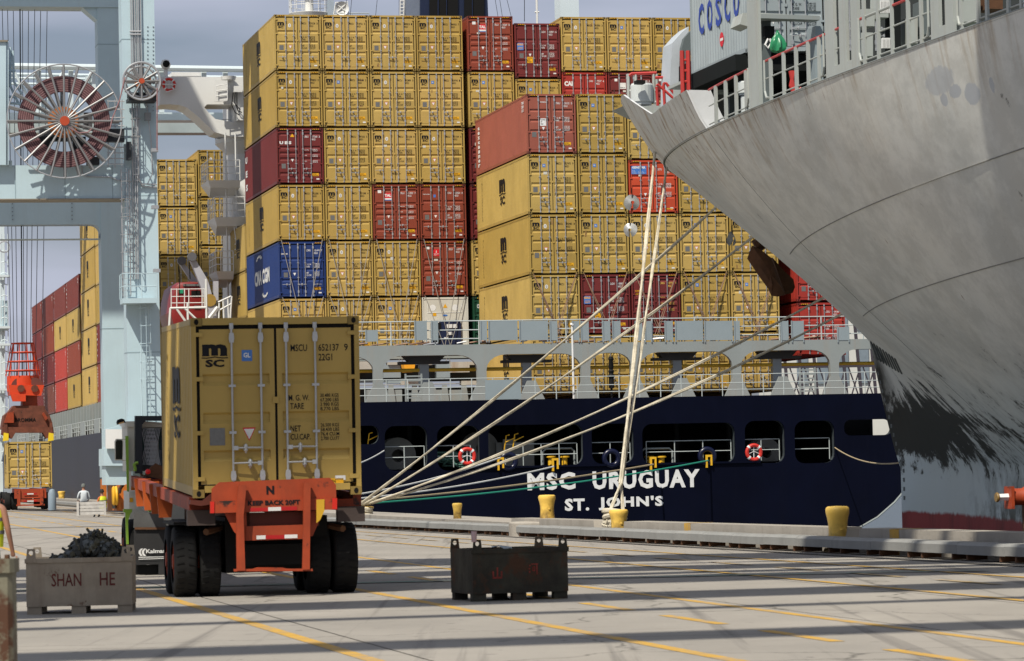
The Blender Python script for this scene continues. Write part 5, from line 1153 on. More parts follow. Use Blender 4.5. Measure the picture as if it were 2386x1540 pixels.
mb = MB(); rect(ship, 'ring_bracket', 372, 377, 185, 200, 17.8, .1, REDR); bars(ship, 'ring_frame', [[(378,196),(409,197),(409,208),(386,215)]], .03, 17.5, WSH)
a_, z_ = onM(386, 150, 18.2); mb = MB(); mb.lathe([(0,-.3),(.2,-.25),(.3,0),(.2,.25),(0,.3)], 16, c=(a_,18.2,z_)); mb.lathe([(.12,-1.4),(.12,-.3)], 10, c=(a_,18.2,z_)); o = mb.build('camera_dome', WSH, ship)
mb = MB(); mb.lathe([(0,0),(.2,.0),(.2,.05)], 16, axis='y', c=(a_, 17.88, z_)); mb.build('dome_lens', BLACK, ship)
for k, (x, y) in enumerate(((1088,1063),(1756,1054))):
    a_, z_ = A(x, y); t = thing('life_ring', ['orange life ring by the green rope coils in the navy stern', 'orange life ring in the stern opening right of the name'][k], 'life ring', M(a_, BT-.05, z_), TH, 'life rings'); ring_parts(t, .34, .09)
# top-side gear seen over the containers
FB = 22
plate(ship, 'funnel_side', [(942,45),(984,45),(984,-160),(950,-160)], FB, 1.5, mat('funnel_side_grey', (.16,.19,.25), .5))
plate(ship, 'funnel', [(980,48),(1138,48),(1130,-160),(980,-160)], FB-.3, 4, mat('funnel_navy', (.010,.018,.05), .45))
for x0, x1 in ((1001,1067),(1082,1128)): rect(ship, 'louvre_panel', x0, x1, -150, 44, FB-.42, .1, BLACK)
for x0, x1 in ((1020,1022),(1040,1041.5),(1100,1101.5)): rect(ship, 'louvre_mullion', x0, x1, -150, 44, FB-.48, .05, mat('funnel_navy', (0,0,0)))
a_, z_ = onM(727, 27, FB); mb = MB(); mb.lathe([(0,-.3),(1.1,-.3),(1.25,0),(1.22,.02),(0,.02)], 22, c=(a_,FB+1,z_)); mb.build('radar_platform', WSH, ship)
rail(ship, [Vector((a_+1.2*cos(t_), FB+1+1.2*sin(t_), z_)) for t_ in [2*pi*i/16 for i in range(17)]], h=1.3, bars=(.45,.9,1.3), post=.5, m=WSH, r=.02, pr=.02)
mb = MB(); mb.lathe([(.25,0),(.25,1.0),(.7,1.3),(.75,2),(.5,2.6),(0,2.8)], 16, c=(a_,FB+1,z_)); mb.build('radar_dome', WSH, ship)
rect(ship, 'mast', 764, 778, -100, 48, FB, .4, mat('mast_blue_grey', (.33,.39,.45), .5))
bars(ship, 'dish_frame', [[(778,34),(782,6),(810,4),(812,34),(778,34)],[(785,10),(808,30)],[(808,8),(784,30)]], .04, FB, WSH)
mb = MB(); a_, z_ = onM(796, 20, FB); mb.lathe([(0,.15),(.3,.1),(.42,0)], 16, axis='y', c=(a_,FB-.1,z_)); mb.build('dish', WSH, ship)
bars(ship, 'top_rail', [[(778,30),(860,31),(860,48)],[(820,31),(820,48)]], .03, FB, RAIL)
bars(ship, 'funnel_ladder', [[(932,50),(934,-40)],[(941,50),(941,-40)]]+[[(933,y),(941,y)] for y in range(-30,50,8)], .03, FB, WSH)
rect(ship, 'vent_trunk', 941, 946, -60, 45, FB, .3, WSH)
for (x0,y0,x1,y1) in ((822,-30,815,48),(812,-30,800,48),(882,-30,874,48),(1149,-30,1162,48),(1160,-30,1172,48),(1174,-30,1194,50),(930,-30,930,48)): bars(ship, 'stay_wire', [[(x0,y0),(x1,y1)]], .014, FB-1, BLACK)
bars(ship, 'antenna_mast', [[(1250,-20),(1252,62)]], .07, 20, WSH); bars(ship, 'antenna_arm', [[(1246,28),(1256,28)],[(1244,60),(1260,60)]], .05, 20, WSH); bars(ship, 'antenna_mast', [[(1222,-20),(1222,50)]], .02, 20, BLACK)
# lifeboat in its davit
LBm = mat('lifeboat_red', (.20,.014,.012), .4, 0, .06, 1)
a_, z_ = onM(448, 700, 14.5); t = thing('lifeboat', 'enclosed dark red lifeboat in white davits beside the yellow containers', 'lifeboat', M(a_, 14.5, z_-1.2), TH)
sec = [(0,-.9),(.7,-.75),(1.15,-.1),(1.30,.55),(1.25,.62),(1.2,1.3),(1.0,2.05),(.75,2.25),(0,2.3)]
ring = sec+[(-x, z) for x, z in sec[::-1][1:-1]]
mb = MB(); mb.grid([[Vector((x*k, y, z*(k*.5+.5)-.0)) for x, z in ring+[ring[0]]] for y, k in ((0,.0),(0,.75),(.12,.92),(.8,1),(5,1),(6.3,.8),(7,.35),(7.1,0))][::-1]); mb.build('hull', LBm, t)
for nm, x0, x1, z0, z1, m in (('window',-.05,.45,1.45,1.75,DARK),('nameplate',.1,.45,.75,.92,PLATE),('green_sticker',-.75,-.5,1.6,1.85,mat('green_sticker',(.02,.3,.15),.5)),('top_hatch',-.5,.6,2.0,2.12,PLATE)):
    mb = MB(); mb.box(x0, x1, -.06, .02, z0, z1); mb.build(nm, m, t)
DV = mat('davit_grey', (.42,.42,.46), .5)
tdv = thing('davit', 'grey double arm davit leaning over the red lifeboat', 'davit', OM, TH)
plate(tdv, 'arm', [(444,606),(453,600),(484,652),(505,725),(512,800),(492,800),(486,722),(468,668)], 14.0, .5, DV)
plate(tdv, 'arm', [(420,616),(428,612),(450,640),(462,656),(452,664)], 18.0, .5, DV)
for x, y, bb_ in ((448,598,13.8),(424,607,17.8)): mb = MB(); p_ = onM(x, y, bb_); mb.lathe([(0,0),(.25,0),(.25,.35),(0,.35)], 14, axis='y', c=(p_[0], bb_, p_[1])); mb.build('sheave', mat('sheave_grey', (.12,.12,.13), .5), tdv)
rect(tdv, 'side_plate', 498, 509, 655, 700, 14.2, .4, DV); bars(tdv, 'fall_wire', [[(441,612),(443,650)],[(416,620),(419,640),(418,700)]], .03, 14, BLACK)
mb = MB(); p_ = onM(488, 700, 14.2); mb.lathe([(0,-.05),(.35,-.05),(.35,.5),(0,.5)], 18, axis='y', c=(p_[0],14.0,p_[1])); mb.build('hand_wheel', mat('brass', (.35,.22,.05), .4), tdv)
tp = thing('embarkation_platform', 'white railed platform frame in front of the red lifeboat', 'platform', OM, TH)
bars(tp, 'rail_bar', [[(399,y),(477,y-1)] for y in (674,691,706)], .025, 13.2, WSH); bars(tp, 'rail_post', [[(x,672),(x,716)] for x in (399,412,430,440,471,476)], .03, 13.2, WSH)
bars(tp, 'frame_beam', [[(396,718),(480,716)],[(480,650),(482,800)],[(397,718),(392,800)],[(412,720),(440,760)],[(430,718),(470,756)],[(437,706),(438,745)]], .07, 13.2, WSH)
bars(tp, 'side_gangway', [[(488,742),(508,716)]], .12, 12.9, WSH); bars(tp, 'gangway_rail', [[(508,704),(538,690)],[(510,745),(511,706)],[(522,745),(520,700)],[(533,745),(531,696)],[(512,722),(538,708)],[(540,690),(536,745)]], .05, 12.9, WSH)
# ------------------------------------------------------------------ main gantry crane at left
OC = Q(18.3, 168.0)
def onC(px, py, b):
    d = Fw + Rt*(px-CX)/FPX + Up*(CY-py)/FPX; t = (b - (EYE-OC).dot(u))/d.dot(u); P = EYE + d*t - OC; return P.dot(v), P.z
CG = thing('gantry_crane', 'pale blue container gantry crane with a big cable reel, left side of the picture', 'crane', OC, TH)
def cr(name, x0, x1, y0, y1, b0, dep, m=CRANE): return rect(CG, name, x0, x1, y0, y1, b0, dep, m, onC)
a0c = onC(292, 560, 0)[0]; a1c = onC(369, 560, 0)[0]
mb = MB(); mb.box(a0c, a1c, 0, 1.5, 2.6, 46); mb.build('leg', CRANE, CG)
z1c = onC(150, 385, -.1)[1]; z0c = onC(150, 463, -.1)[1]; mb = MB(); mb.box(-32, a0c-.003, -.1, 1.5, z0c, z1c); mb.build('portal_beam', CRANE, CG)
mb = MB(); mb.box(-32, a0c-.003, -.25, 1.6, z0c-.05, z0c); mb.build('beam_flange', mat('beam_flange_brown', (.25,.22,.17), .6), CG)
FBc = 17.4
b0f, b1f = onC(236, 600, FBc)[0], onC(294, 600, FBc)[0]
mb = MB(); mb.box(b0f, b1f, FBc, FBc+1.6, 2.6, 46); mb.build('leg', CRANE, CG)
z1f = onC(100, 420, FBc)[1]; z0f = onC(100, 523, FBc)[1]
V, F = poly_holes([(-32,z0f-.8),(b0f+.01,z0f-.8),(b0f+.01,z1f),(-32,z1f)], [[(-31.9,z0f-.79),(b0f,z0f-.79)]+[(b0f-.5+.5*cos(t_), z0f-.5+.5*sin(t_)) for t_ in [radians(q*15) for q in range(7)]]+[(-31.9,z0f)]], 1.3)
mb = MB(); mb.add([(p[0], FBc+.75+p[2], p[1]) for p in V], F); mb.build('portal_beam', CRANE, CG)
zt0 = onC(100, 16, FBc)[1]; mb = MB(); mb.box(-32, b1f, FBc-.1, FBc+1.7, zt0, zt0+2.2); mb.build('upper_beam', CRANE, CG)
mb = MB(); mb.add([(b0f-.8,FBc+.1,zt0),(b0f,FBc+.1,zt0),(b0f,FBc+.1,zt0-.7),(b0f-.8,FBc+1.4,zt0),(b0f,FBc+1.4,zt0),(b0f,FBc+1.4,zt0-.7)], [(0,2,1),(3,4,5),(0,3,5,2),(0,1,4,3),(1,2,5,4)]); mb.build('knee_bracket', CRANE, CG)
for aa in (-32.0,): 
    for bb_ in (0, FBc): mb = MB(); mb.box(aa-1.5, aa, bb_, bb_+1.5, 2.6, 46); mb.build('leg', CRANE, CG)
mb = MB(); mb.box(-33.5, a1c, -.1, 1.6, 44, 46.5); mb.build('upper_beam', CRANE, CG)
for aa in (a0c-.0, -33.4): mb = MB(); mb.box(aa, aa+1.5, 1.6, FBc-.1, 44.1, 46.4); mb.build('tie_beam', CRANE, CG)
mb = MB(); mb.box(-24, -10, -1.5, 12.0, 47, 55); mb.build('leg_shade_house', CRANE, CG)  # unseen machinery house, placed and sized to shade the far leg
mb = MB(); mb.box(-34, -7, 6.2, 8.0, 46.55, 46.95); mb.build('boom_girder', CRANE, CG); mb = MB(); mb.box(-34, -7, 12.2, 14.0, 46.6, 49); mb.build('boom_girder', CRANE, CG)
# joints and rivets on the bright leg
mb = MB()
for px in (344, 357):
    for i in range(22): p_ = onC(px, 62+i*9.3, -.02); mb.box(p_[0]-.03, p_[0]+.03, -.03, 0, p_[1]-.03, p_[1]+.03)
o = mb.build('bolt_rows', mat('bolt_grey', (.25,.30,.33), .5), CG); o['kind'] = 'stuff'
for px in (303,307,312,317,321,326): bars(CG, 'riser_pipe', [[(px,-60),(px+4,178)]], .035, -.12, GALV, onC)
bars(CG, 'riser_clamp', [[(302,73),(329,73)],[(302,80),(329,80)]], .04, -.18, GALV, onC)
for px in (308,314,319): bars(CG, 'conduit', [[(px,220),(px+3,650)]], .04, -.15, GALV, onC)
bars(CG, 'conduit', [[(340,232),(352,330),(355,405),(344,428),(330,430)]], .03, -.2, GALV, onC); bars(CG, 'conduit', [[(316,400),(330,428),(366,430)],[(318,408),(332,434),(366,436)]], .04, -.12, GALV, onC)
bars(CG, 'conduit', [[(190,385),(192,405),(200,411),(258,412),(275,420),(285,420)]], .04, -.18, GALV, onC)
# splice plates and weld seams on legs and beams
for z_ in (8, 16, 24, 32, 40):
    mb = MB(); mb.box(a0c-.012, a1c+.012, -.012, 1.512, z_, z_+.05); mb.build('weld_seam', mat('seam_blue', (.30,.40,.44), .6), CG)
    mb = MB(); mb.box(b0f-.012, b1f+.012, FBc-.012, FBc+1.612, z_+2, z_+2.05); mb.build('weld_seam', MATS['seam_blue'], CG)
for x_ in (-6.5, -4.0, -1.6): mb = MB(); mb.box(x_, x_+.04, -.112, -.09, z0c, z1c); mb.build('weld_seam', MATS['seam_blue'], CG)
for x_ in (-5.5, -2.2): 
    mb = MB()
    for k_ in range(9): mb.box(x_, x_+.07, FBc-.02 , FBc+.02, z0f+.25+k_*.22, z0f+.32+k_*.22)
    o = mb.build('bolt_rows', MATS['bolt_grey'], CG); o['kind'] = 'stuff'
# cable reels
def reel(name, cx, cy, R, rin, rout, nsp, m2):
    a_, z_ = onC(cx, cy, -1.8); k = 7700/168.; r = R/k
    g_ = MB(); g_.tube([(a_+r*cos(t_), -2.05, z_+r*sin(t_)) for t_ in [2*pi*i/56 for i in range(56)]], .035 if nsp > 12 else .06, 6, closed=True); RL = g_.build(name, GALV, CG)
    if nsp < 20: g_ = MB(); g_.tube([(a_+r*.82*cos(t_), -1.75, z_+r*.82*sin(t_)) for t_ in [2*pi*i/40 for i in range(40)]], .05, 6, closed=True); g_.build('inner_rim', GALV, RL)
    for i in range(nsp):
        t_ = 2*pi*i/nsp+.0
        for yy in (-2.05, -1.35): g_ = MB(); g_.tube([(a_+.15*cos(t_), yy, z_+.15*sin(t_)), (a_+r*(1.0 if yy < -2 else .98)*cos(t_), yy, z_+r*(1.0 if yy < -2 else .98)*sin(t_))], .055, 6); g_.build('spoke', mat('spoke_steel', (.27,.27,.27), .4, .5, .1, 3), RL)
    if rout:
        i0, i1 = rin/k, rout/k; n_ = 15
        for j in range(n_):
            rr = i0+(i1-i0)*(j+.5)/n_; w = (i1-i0)/n_*.46; g_ = MB(); g_.tube([(a_+rr*cos(t_), -1.7, z_+rr*sin(t_)) for t_ in [2*pi*i/72 for i in range(72)]], w, 6, closed=True); g_.build('cable_turn', m2 if j % 2 else mat('reel_cable_dark', (.13,.06,.065), .7), RL)
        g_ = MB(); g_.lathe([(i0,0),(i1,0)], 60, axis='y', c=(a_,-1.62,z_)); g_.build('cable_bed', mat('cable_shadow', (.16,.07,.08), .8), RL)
    rr = (36 if nsp > 20 else 13)/k; g_ = MB(); g_.lathe([(0,0),(rr,0),(rr,.12),(0,.12)], 28, axis='y', c=(a_,-1.5,z_)); g_.build('drive_disc', mat('reel_orange', (.50,.17,.05), .5, rust=.05), RL)
    g_ = MB(); rr = (11 if nsp > 20 else 6)/k; g_.lathe([(0,0),(rr,0),(rr,.12),(0,.12)], 18, axis='y', c=(a_,-2.18,z_), smooth=False); g_.build('hub', mat('hub_red', (.42,.06,.02), .5), RL)
    g_ = MB(); g_.lathe([(.14,0),(.14,1.9)], 10, axis='y', c=(a_,-1.4,z_)); g_.build('axle', DKG, RL)
    return a_, z_
PK = mat('reel_cable', (.27,.15,.155), .7, 0, .25, 6)
reel('cable_reel', 149.5, 283, 131, 69, 106, 24, PK); reel('small_cable_reel', 329, 190, 43, 0, 0, 12, PK)
bars(CG, 'reel_cable_run', [[(286,205),(278,235),(262,275),(256,300)],[(153,287),(165,300),(185,310),(205,308),(214,300)],[(366,205),(366,350)],[(291,180),(283,215)]], .035, -2.1, PK, onC)
BKF = mat('reel_frame_dark', (.03,.035,.04), .6)
for x0, x1, y0, y1 in ((92,200,318,328),(98,118,328,352),(170,200,328,350),(142,152,212,280),(225,290,300,318),(232,290,320,330),(196,206,262,296),(298,366,215,226),(324,334,146,180)): cr('reel_support', x0, x1, y0, y1, -.9, .5, BKF)
cr('motor', 92, 140, 300, 318, -.8, .5, mat('motor_grey', (.25,.27,.28), .5)); cr('motor', 195, 215, 262, 300, -.9, .5, WSH); cr('motor', 334, 352, 180, 196, -1.2, .5, MATS['reel_orange'])
cr('grating', 300, 366, 226, 234, -1.6, 1.4, BKF)
for i in range(9): bars(CG, 'platform_rail', [[(250,236+i*19 if i < 4 else 330+(i-4)*13),(290,236+i*19 if i < 4 else 330+(i-4)*13)]], .03, -.7, GALV, onC)
for x in (252, 268, 284): bars(CG, 'platform_post', [[(x,232),(x,390)]], .03, -.7, GALV, onC)
cr('cabinet', 203, 232, 365, 383, -.8, .6, BKF); cr('cabinet', 338, 352, 262, 280, -.5, .3, MATS['motor_grey']); cr('cabinet', 295, 306, 330, 372, -.6, .4, BKF)
# ladders with safety hoops
def ladder(px, y0, y1, w, b0, cage=True, m=GALV):
    p0, p1 = onC(px, y1, b0), onC(px, y0, b0); q0 = onC(px+w, y1, b0); W_ = q0[0]-p0[0]; z = p0[1]; a = p0[0]
    for dx in (0, W_): g_ = MB(); g_.tube([(a+dx, b0, p0[1]), (a+dx+(p1[0]-p0[0])*0, b0, p1[1])], .028, 5); g_.build('ladder_rail', m, CG)
    g_ = MB()
    while z < p1[1]: g_.tube([(a, b0, z), (a+W_, b0, z)], .016, 4); z += .3
    o = g_.build('ladder_rungs', m, CG); o['kind'] = 'stuff'
    if cage:
        z = p0[1]+2.2; 
        while z < p1[1]:
            g_ = MB(); g_.tube([(a, b0, z)]+[(a+W_/2-(W_/2+.12)*cos(t_), b0-.7*sin(t_), z) for t_ in [pi*i/8 for i in range(1, 8)]]+[(a+W_, b0, z)], .02, 4); g_.build('safety_hoop', m, CG); z += .9
        for t_ in (pi*.25, pi*.5, pi*.75): g_ = MB(); g_.tube([(a+W_/2-(W_/2+.12)*cos(t_), b0-.7*sin(t_), p0[1]+2.2), (a+W_/2-(W_/2+.12)*cos(t_), b0-.7*sin(t_), p1[1])], .016, 4); g_.build('cage_strap', m, CG)
ladder(287, 395, 690, 18, -.35); ladder(331, 695, 985, 20, -.35, m=CRANE); ladder(310, 250, 420, 14, -.3)
p_ = onC(286, 695, -1.4); q_ = onC(366, 695, -1.4); mb = MB(); mb.box(p_[0], q_[0], -1.4, 0, p_[1]-.25, p_[1]); mb.build('rest_platform', CRANE, CG)
rail(CG, [(p_[0],-.05,p_[1]),(p_[0],-1.38,p_[1]),(q_[0],-1.38,p_[1])], h=1.25, bars=(.6,1.25), post=.8, m=CRANE)
for x, y in ((365,345),(366,478),(370,626),(298,1030),(292,985)): cr('flood_lamp', x-12, x+4, y, y+8, -.9, .4, GALV)
# base: sill beam, equaliser, bogies
cr('base_plate', 247, 385, 1000, 1045, -1.6, .3, WHITE); cr('sill_beam', 243, 400, 1045, 1085, -1.2, 3.0, CRANE)
plate(CG, 'leg_foot', [(246,1130),(310,1130),(310,985),(246,1000)], -.9, 2, CRANE, onC); plate(CG, 'hanger', [(255,1185),(268,1185),(268,1085),(252,1085)], -.7, 1.2, CRANE, onC)
cr('drive_box', 262, 300, 1085, 1130, -.6, 1, MATS['motor_grey'] if 'motor_grey' in MATS else CRANE)
OB = mat('bogie_orange', (.55,.16,.02), .55, 0, .15, 2, dirt=.4, dcol=(.12,.04,.01), rust=.05)
g_ = MB(); p_ = onC(268, 1155, -1.4); g_.lathe([(0,-.14),(.42,-.14),(.50,-.08),(.46,0),(.50,.08),(.42,.14),(0,.14)], 24, axis='x', c=(p_[0],-1.4,p_[1])); g_.build('cable_guide_wheel', mat('wheel_yellow', (.75,.40,.02), .5), CG)
plate(CG, 'bogie', [(273,1190),(300,1190),(300,1130),(293,1128),(285,1140),(283,1150),(273,1152)], -1.0, 2.4, OB, onC)
for x0, x1, y0, y1 in ((276,300,1162,1170),(276,282,1170,1188),(290,296,1150,1162)): cr('bogie_rib', x0, x1, y0, y1, -1.15, .15, OB)
cr('buffer', 252, 262, 1130, 1190, -1.1, .5, RUSTY)
g_ = MB(); g_.box(-34, 20, -.5, -.1, 2.2, 2.6) if False else None
for aa in (a0c, b0f): 
    for bb_ in (2.5, 6, 11.5, 15): mb = MB(); mb.box(aa+.1, aa+1.4, bb_, bb_+2.2, .1, 1.6); mb.build('bogie', OB, CG)
mb = MB(); mb.box(a0c+.1, a0c+1.5, 1.6, FBc, 1.7, 3.2); mb.build('sill_beam', CRANE, CG)
# panel at the extreme left and pipe work
cr('electric_house', -60, 14, 96, 384, -.6, 1.6, CRANE); cr('house_door_edge', 14, 20, 96, 384, -.5, 1.2, CRANE); cr('house_cap', -60, 18, 93, 97, -.7, 1.8, MATS['beam_flange_brown'])
bars(CG, 'house_pipe', [[(24,110),(24,200),(40,235),(60,262)],[(30,118),(32,190),(52,220)],[(18,150),(34,150)],[(18,165),(36,165)],[(20,225),(36,226)],[(18,240),(58,242)]], .07, .5, CRANE, onC)
rect(CG, 'pad_eye', 20, 28, 374, 388, -.3, .2, CRANE, onC)
# ------------------------------------------------------------------ second crane: its boom far behind
OC2 = Q(18.3, 250.0)
def onC2(px, py, b):
    d = Fw + Rt*(px-CX)/FPX + Up*(CY-py)/FPX; t = (b - (EYE-OC2).dot(u))/d.dot(u); P = EYE + d*t - OC2; return P.dot(v), P.z
C2 = thing('gantry_crane', 'distant pale crane girder crossing the sky behind the cable reel', 'crane', OC2, TH)
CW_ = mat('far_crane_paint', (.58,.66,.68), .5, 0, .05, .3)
bars(C2, 'top_chord', [[(-40,153),(900,166)]], .24, 0, CW_, onC2, 8); bars(C2, 'upper_chord', [[(-40,172),(900,185)]], .13, 4, CW_, onC2, 8)
bars(C2, 'walkway_tube', [[(-40,181),(260,184)],[(-40,194),(250,197)]], .10, 2, CW_, onC2); 
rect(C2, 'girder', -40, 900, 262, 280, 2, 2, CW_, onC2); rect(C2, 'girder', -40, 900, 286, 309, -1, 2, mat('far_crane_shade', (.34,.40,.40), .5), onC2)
for x in (85,160,215,372,470,520): rect(C2, 'vertical_tie', x, x+11, 158, 262, .4, .4, CW_, onC2)
for p_ in ([(95,262),(150,162)],[(30,162),(85,262)],[(175,262),(215,162)],[(440,240),(560,180)],[(60,200),(120,270)]): bars(C2, 'brace', [p_], .12, 1, CW_, onC2)
rect(C2, 'trolley_cover', 200, 250, 178, 190, 1, 2, CW_, onC2); rect(C2, 'trolley_cover', 400, 480, 168, 177, 1, 2, WHITE, onC2)
mb = MB(); z_ = onC2(0, 262, 1)[1]; mb.box(-40, -38.5, 0, 2, 0, z_); mb.box(-1, .5, 300, 302, 0, 10) if False else None; mb.build('leg', CW_, C2)
mb = MB(); mb.box(42, 43.5, 0, 2, z_, z_+14); mb.build('apex_post', CW_, C2)
# third, lattice leg at the far left edge
OC3 = Q(18.3, 290.0)
def onC3(px, py, b):
    d = Fw + Rt*(px-CX)/FPX + Up*(CY-py)/FPX; t = (b - (EYE-OC3).dot(u))/d.dot(u); P = EYE + d*t - OC3; return P.dot(v), P.z
C3 = thing('gantry_crane', 'pale blue crane leg with ladder at the extreme left edge, far away', 'crane', OC3, TH)
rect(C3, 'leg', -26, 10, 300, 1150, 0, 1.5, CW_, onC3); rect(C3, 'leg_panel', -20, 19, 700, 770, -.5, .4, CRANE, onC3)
for y in range(560, 1100, 26): bars(C3, 'ladder_cage', [[(2,y),(10,y-3),(18,y)]], .05, -.8, CW_, onC3)
for x in (2, 10, 18): bars(C3, 'ladder_rail', [[(x,545),(x+2,1090)]], .045, -.8, CW_, onC3)
for y in (640, 760, 800, 905, 1010): rect(C3, 'rest_platform', -4, 24, y, y+5, -1.2, 1, CW_, onC3)
bars(C3, 'hanging_reel', [[(10+13*cos(q), 575+13*sin(q)) for q in [2*pi*i/14 for i in range(15)]]], .06, -1.5, GALV, onC3)
# ------------------------------------------------------------------ people
def skin_person(name, J, E, label, parent_loc, rz, skin, cloth, shirt_idx=None, hair=(.02,.015,.01), cap=None, legs_m=None):
    """J: list of (pos, radius); E: edges. one continuous body, clothes and hair as children"""
    me = bpy.data.meshes.new(name); me.from_pydata([Vector(p) for p, r in J], E, [])
    o = bpy.data.objects.new(name, me); COL.objects.link(o)
    md = o.modifiers.new('s', 'SKIN'); md.use_smooth_shade = True
    for i, (p, r) in enumerate(J):
        s_ = me.skin_vertices[0].data[i]; s_.radius = (r, r*.85) if not isinstance(r, tuple) else r; s_.use_root = (i == 0)
    sb_ = o.modifiers.new('b', 'SUBSURF'); sb_.levels = 2; sb_.render_levels = 2
    dg = bpy.context.evaluated_depsgraph_get(); ev = o.evaluated_get(dg); m2 = bpy.data.meshes.new_from_object(ev)
    bpy.data.objects.remove(o); return m2
SKIN = mat('skin', (.33,.16,.10), .5, 0, .06, 3); HIVIS = mat('hi_vis_yellow', (.62,.68,.02), .6, 0, .08, 3); WSHIRT = mat('pale_shirt', (.52,.56,.58), .8, 0, .12, 4); TROUS = mat('dark_trousers', (.03,.035,.05), .8, 0, .2, 4); HAIR = mat('dark_hair', (.02,.015,.012), .8)
def figure(label, loc, rz, pose, shirt, trousers, vest=None, cap=None, group=None, sleeves=True, shirtless=False):
    t = thing('person', label, 'person', loc, rz, group)
    J, E = pose['J'], pose['E']; me = skin_person('body', J, E, '', None, 0, None, None)
    mats_ = [SKIN, shirt, trousers, BLACK]
    for m in mats_: me.materials.append(m)
    zs = pose['split']
    for f in me.polygons:
        c = f.center; f.use_smooth = True; f.material_index = pose['mat'](c)
    o = bpy.data.objects.new('body', me); COL.objects.link(o); o.parent = t
    hx, hy, hz = pose['head']
    b = MB(); b.lathe([(0,.135),(.06,.125),(.095,.07),(.105,.0),(.10,-.03)], 14, c=(hx,hy+pose.get('hb',-.012),hz+.03)); b.build('cap' if cap else 'hair', cap or HAIR, t)
    if cap: b = MB(); b.lathe([(0,0),(.085,0),(.08,.015),(0,.02)], 12, c=(hx,hy+.09,hz+.055)); b.build('cap_peak', cap, t)
    f = pose.get('face', 1); b = MB()
    for dx in (-.033, .033): b.lathe([(0,-.012),(.012,0),(0,.012)], 8, c=(hx+dx, hy+.088*f, hz+.012))
    b.build('eyes', BLACK, t); b = MB(); b.lathe([(0,-.02),(.013,-.01),(.01,.02),(0,.03)], 8, c=(hx, hy+.10*f, hz-.02)); b.build('nose', SKIN, t)
    for h in pose['hands']:
        b = MB(); hp = Vector(h[0]); d = Vector(h[1]).normalized(); sd = Vector((1,0,0)) if abs(d.x) < .8 else Vector((0,1,0)); sd = (sd-d*sd.dot(d)).normalized(); nn = d.cross(sd)
        for i in range(4):
            q = hp+sd*(.022*(i-1.5)); l = (.07,.08,.075,.06)[i]; b.tube([q, q+d*l*.5+nn*.004, q+d*l*.85+nn*.02, q+d*l+nn*.035], [.010,.009,.008,.006], 6)
        b.tube([hp-d*.05+sd*.035, hp-d*.01+sd*.06+nn*.01, hp+d*.03+sd*.065+nn*.02], [.012,.011,.008], 6); b.build('fingers', SKIN, t)
    if vest:
        b = MB(); x, y, z = pose['chest']; w, d_, h = .205, .145, .30
        b.lathe([(.95,-h),(1.0,-h*.4),(1.02,h*.2),(.95,h*.55),(.72,h*.80)], 20); V = [(p[0]*w+x, p[1]*d_+y, p[2]+z) for p in b.v]; b2 = MB(); b2.add(V, b.f, 0, True); b2.build('vest', vest, t)
        for zz in (-.12, .04): b = MB(); b.lathe([(1.04,-.022),(1.04,.022)], 20); b2 = MB(); b2.add([(p[0]*w+x, p[1]*d_+y, p[2]+z+zz) for p in b.v], b.f); b2.build('reflective_band', PLATE, t)
    return t
def stand_pose(lean=.0, armL=None, armR=None, bent=.0):
    # x right, y front, z up
    J = [((0,0,.95),.135),((0,.0,1.12),(.145,.10)),((0,bent*.4,1.32),(.165,.11)),((0,bent*.8,1.46),(.09,.07)),((0,bent,1.54),.05),((0,bent+.02,1.63),(.078,.09)),((0,bent+.02,1.72),(.07,.085)),
         ((-.10,0,.90),.09),((-.12,.02,.50),.062),((-.13,-.01,.10),.045),((-.13,.12,.05),.04),((.10,0,.90),.09),((.12,.03,.50),.062),((.13,0,.10),.045),((.13,.13,.05),.04),
         ((-.20,bent*.75,1.43),.055),((-.26,bent*.7+.02,1.15),.042),((-.25,bent*.7+.14,.92),.03),((-.245,bent*.7+.19,.85),(.02,.035)),((.20,bent*.75,1.43),.055),((.27,bent*.7+.0,1.15),.042),((.28,bent*.7+.08,.90),.03),((.28,bent*.7+.10,.82),(.02,.035))]
    E = [(0,1),(1,2),(2,3),(3,4),(4,5),(5,6),(0,7),(7,8),(8,9),(9,10),(0,11),(11,12),(12,13),(13,14),(3,15),(15,16),(16,17),(17,18),(3,19),(19,20),(20,21),(21,22)]
    def mm(c):
        if c.z > 1.50: return 0
        if c.z < .12: return 3
        if c.z < .98 and abs(c.x) < .235 and abs(c.x) < .235: return 2 if not (abs(c.x) > .2 and c.z > .75) else 0
        if abs(c.x) > .215 and c.z < 1.22: return 0
        return 1
    return dict(J=J, E=E, split=0, mat=mm, head=(0, bent+.02, 1.66), chest=(0, bent*.4, 1.25), hands=[((-.245,bent*.7+.21,.81),(0,.15,-1)), ((.28,bent*.7+.115,.78),(0,.1,-1))])
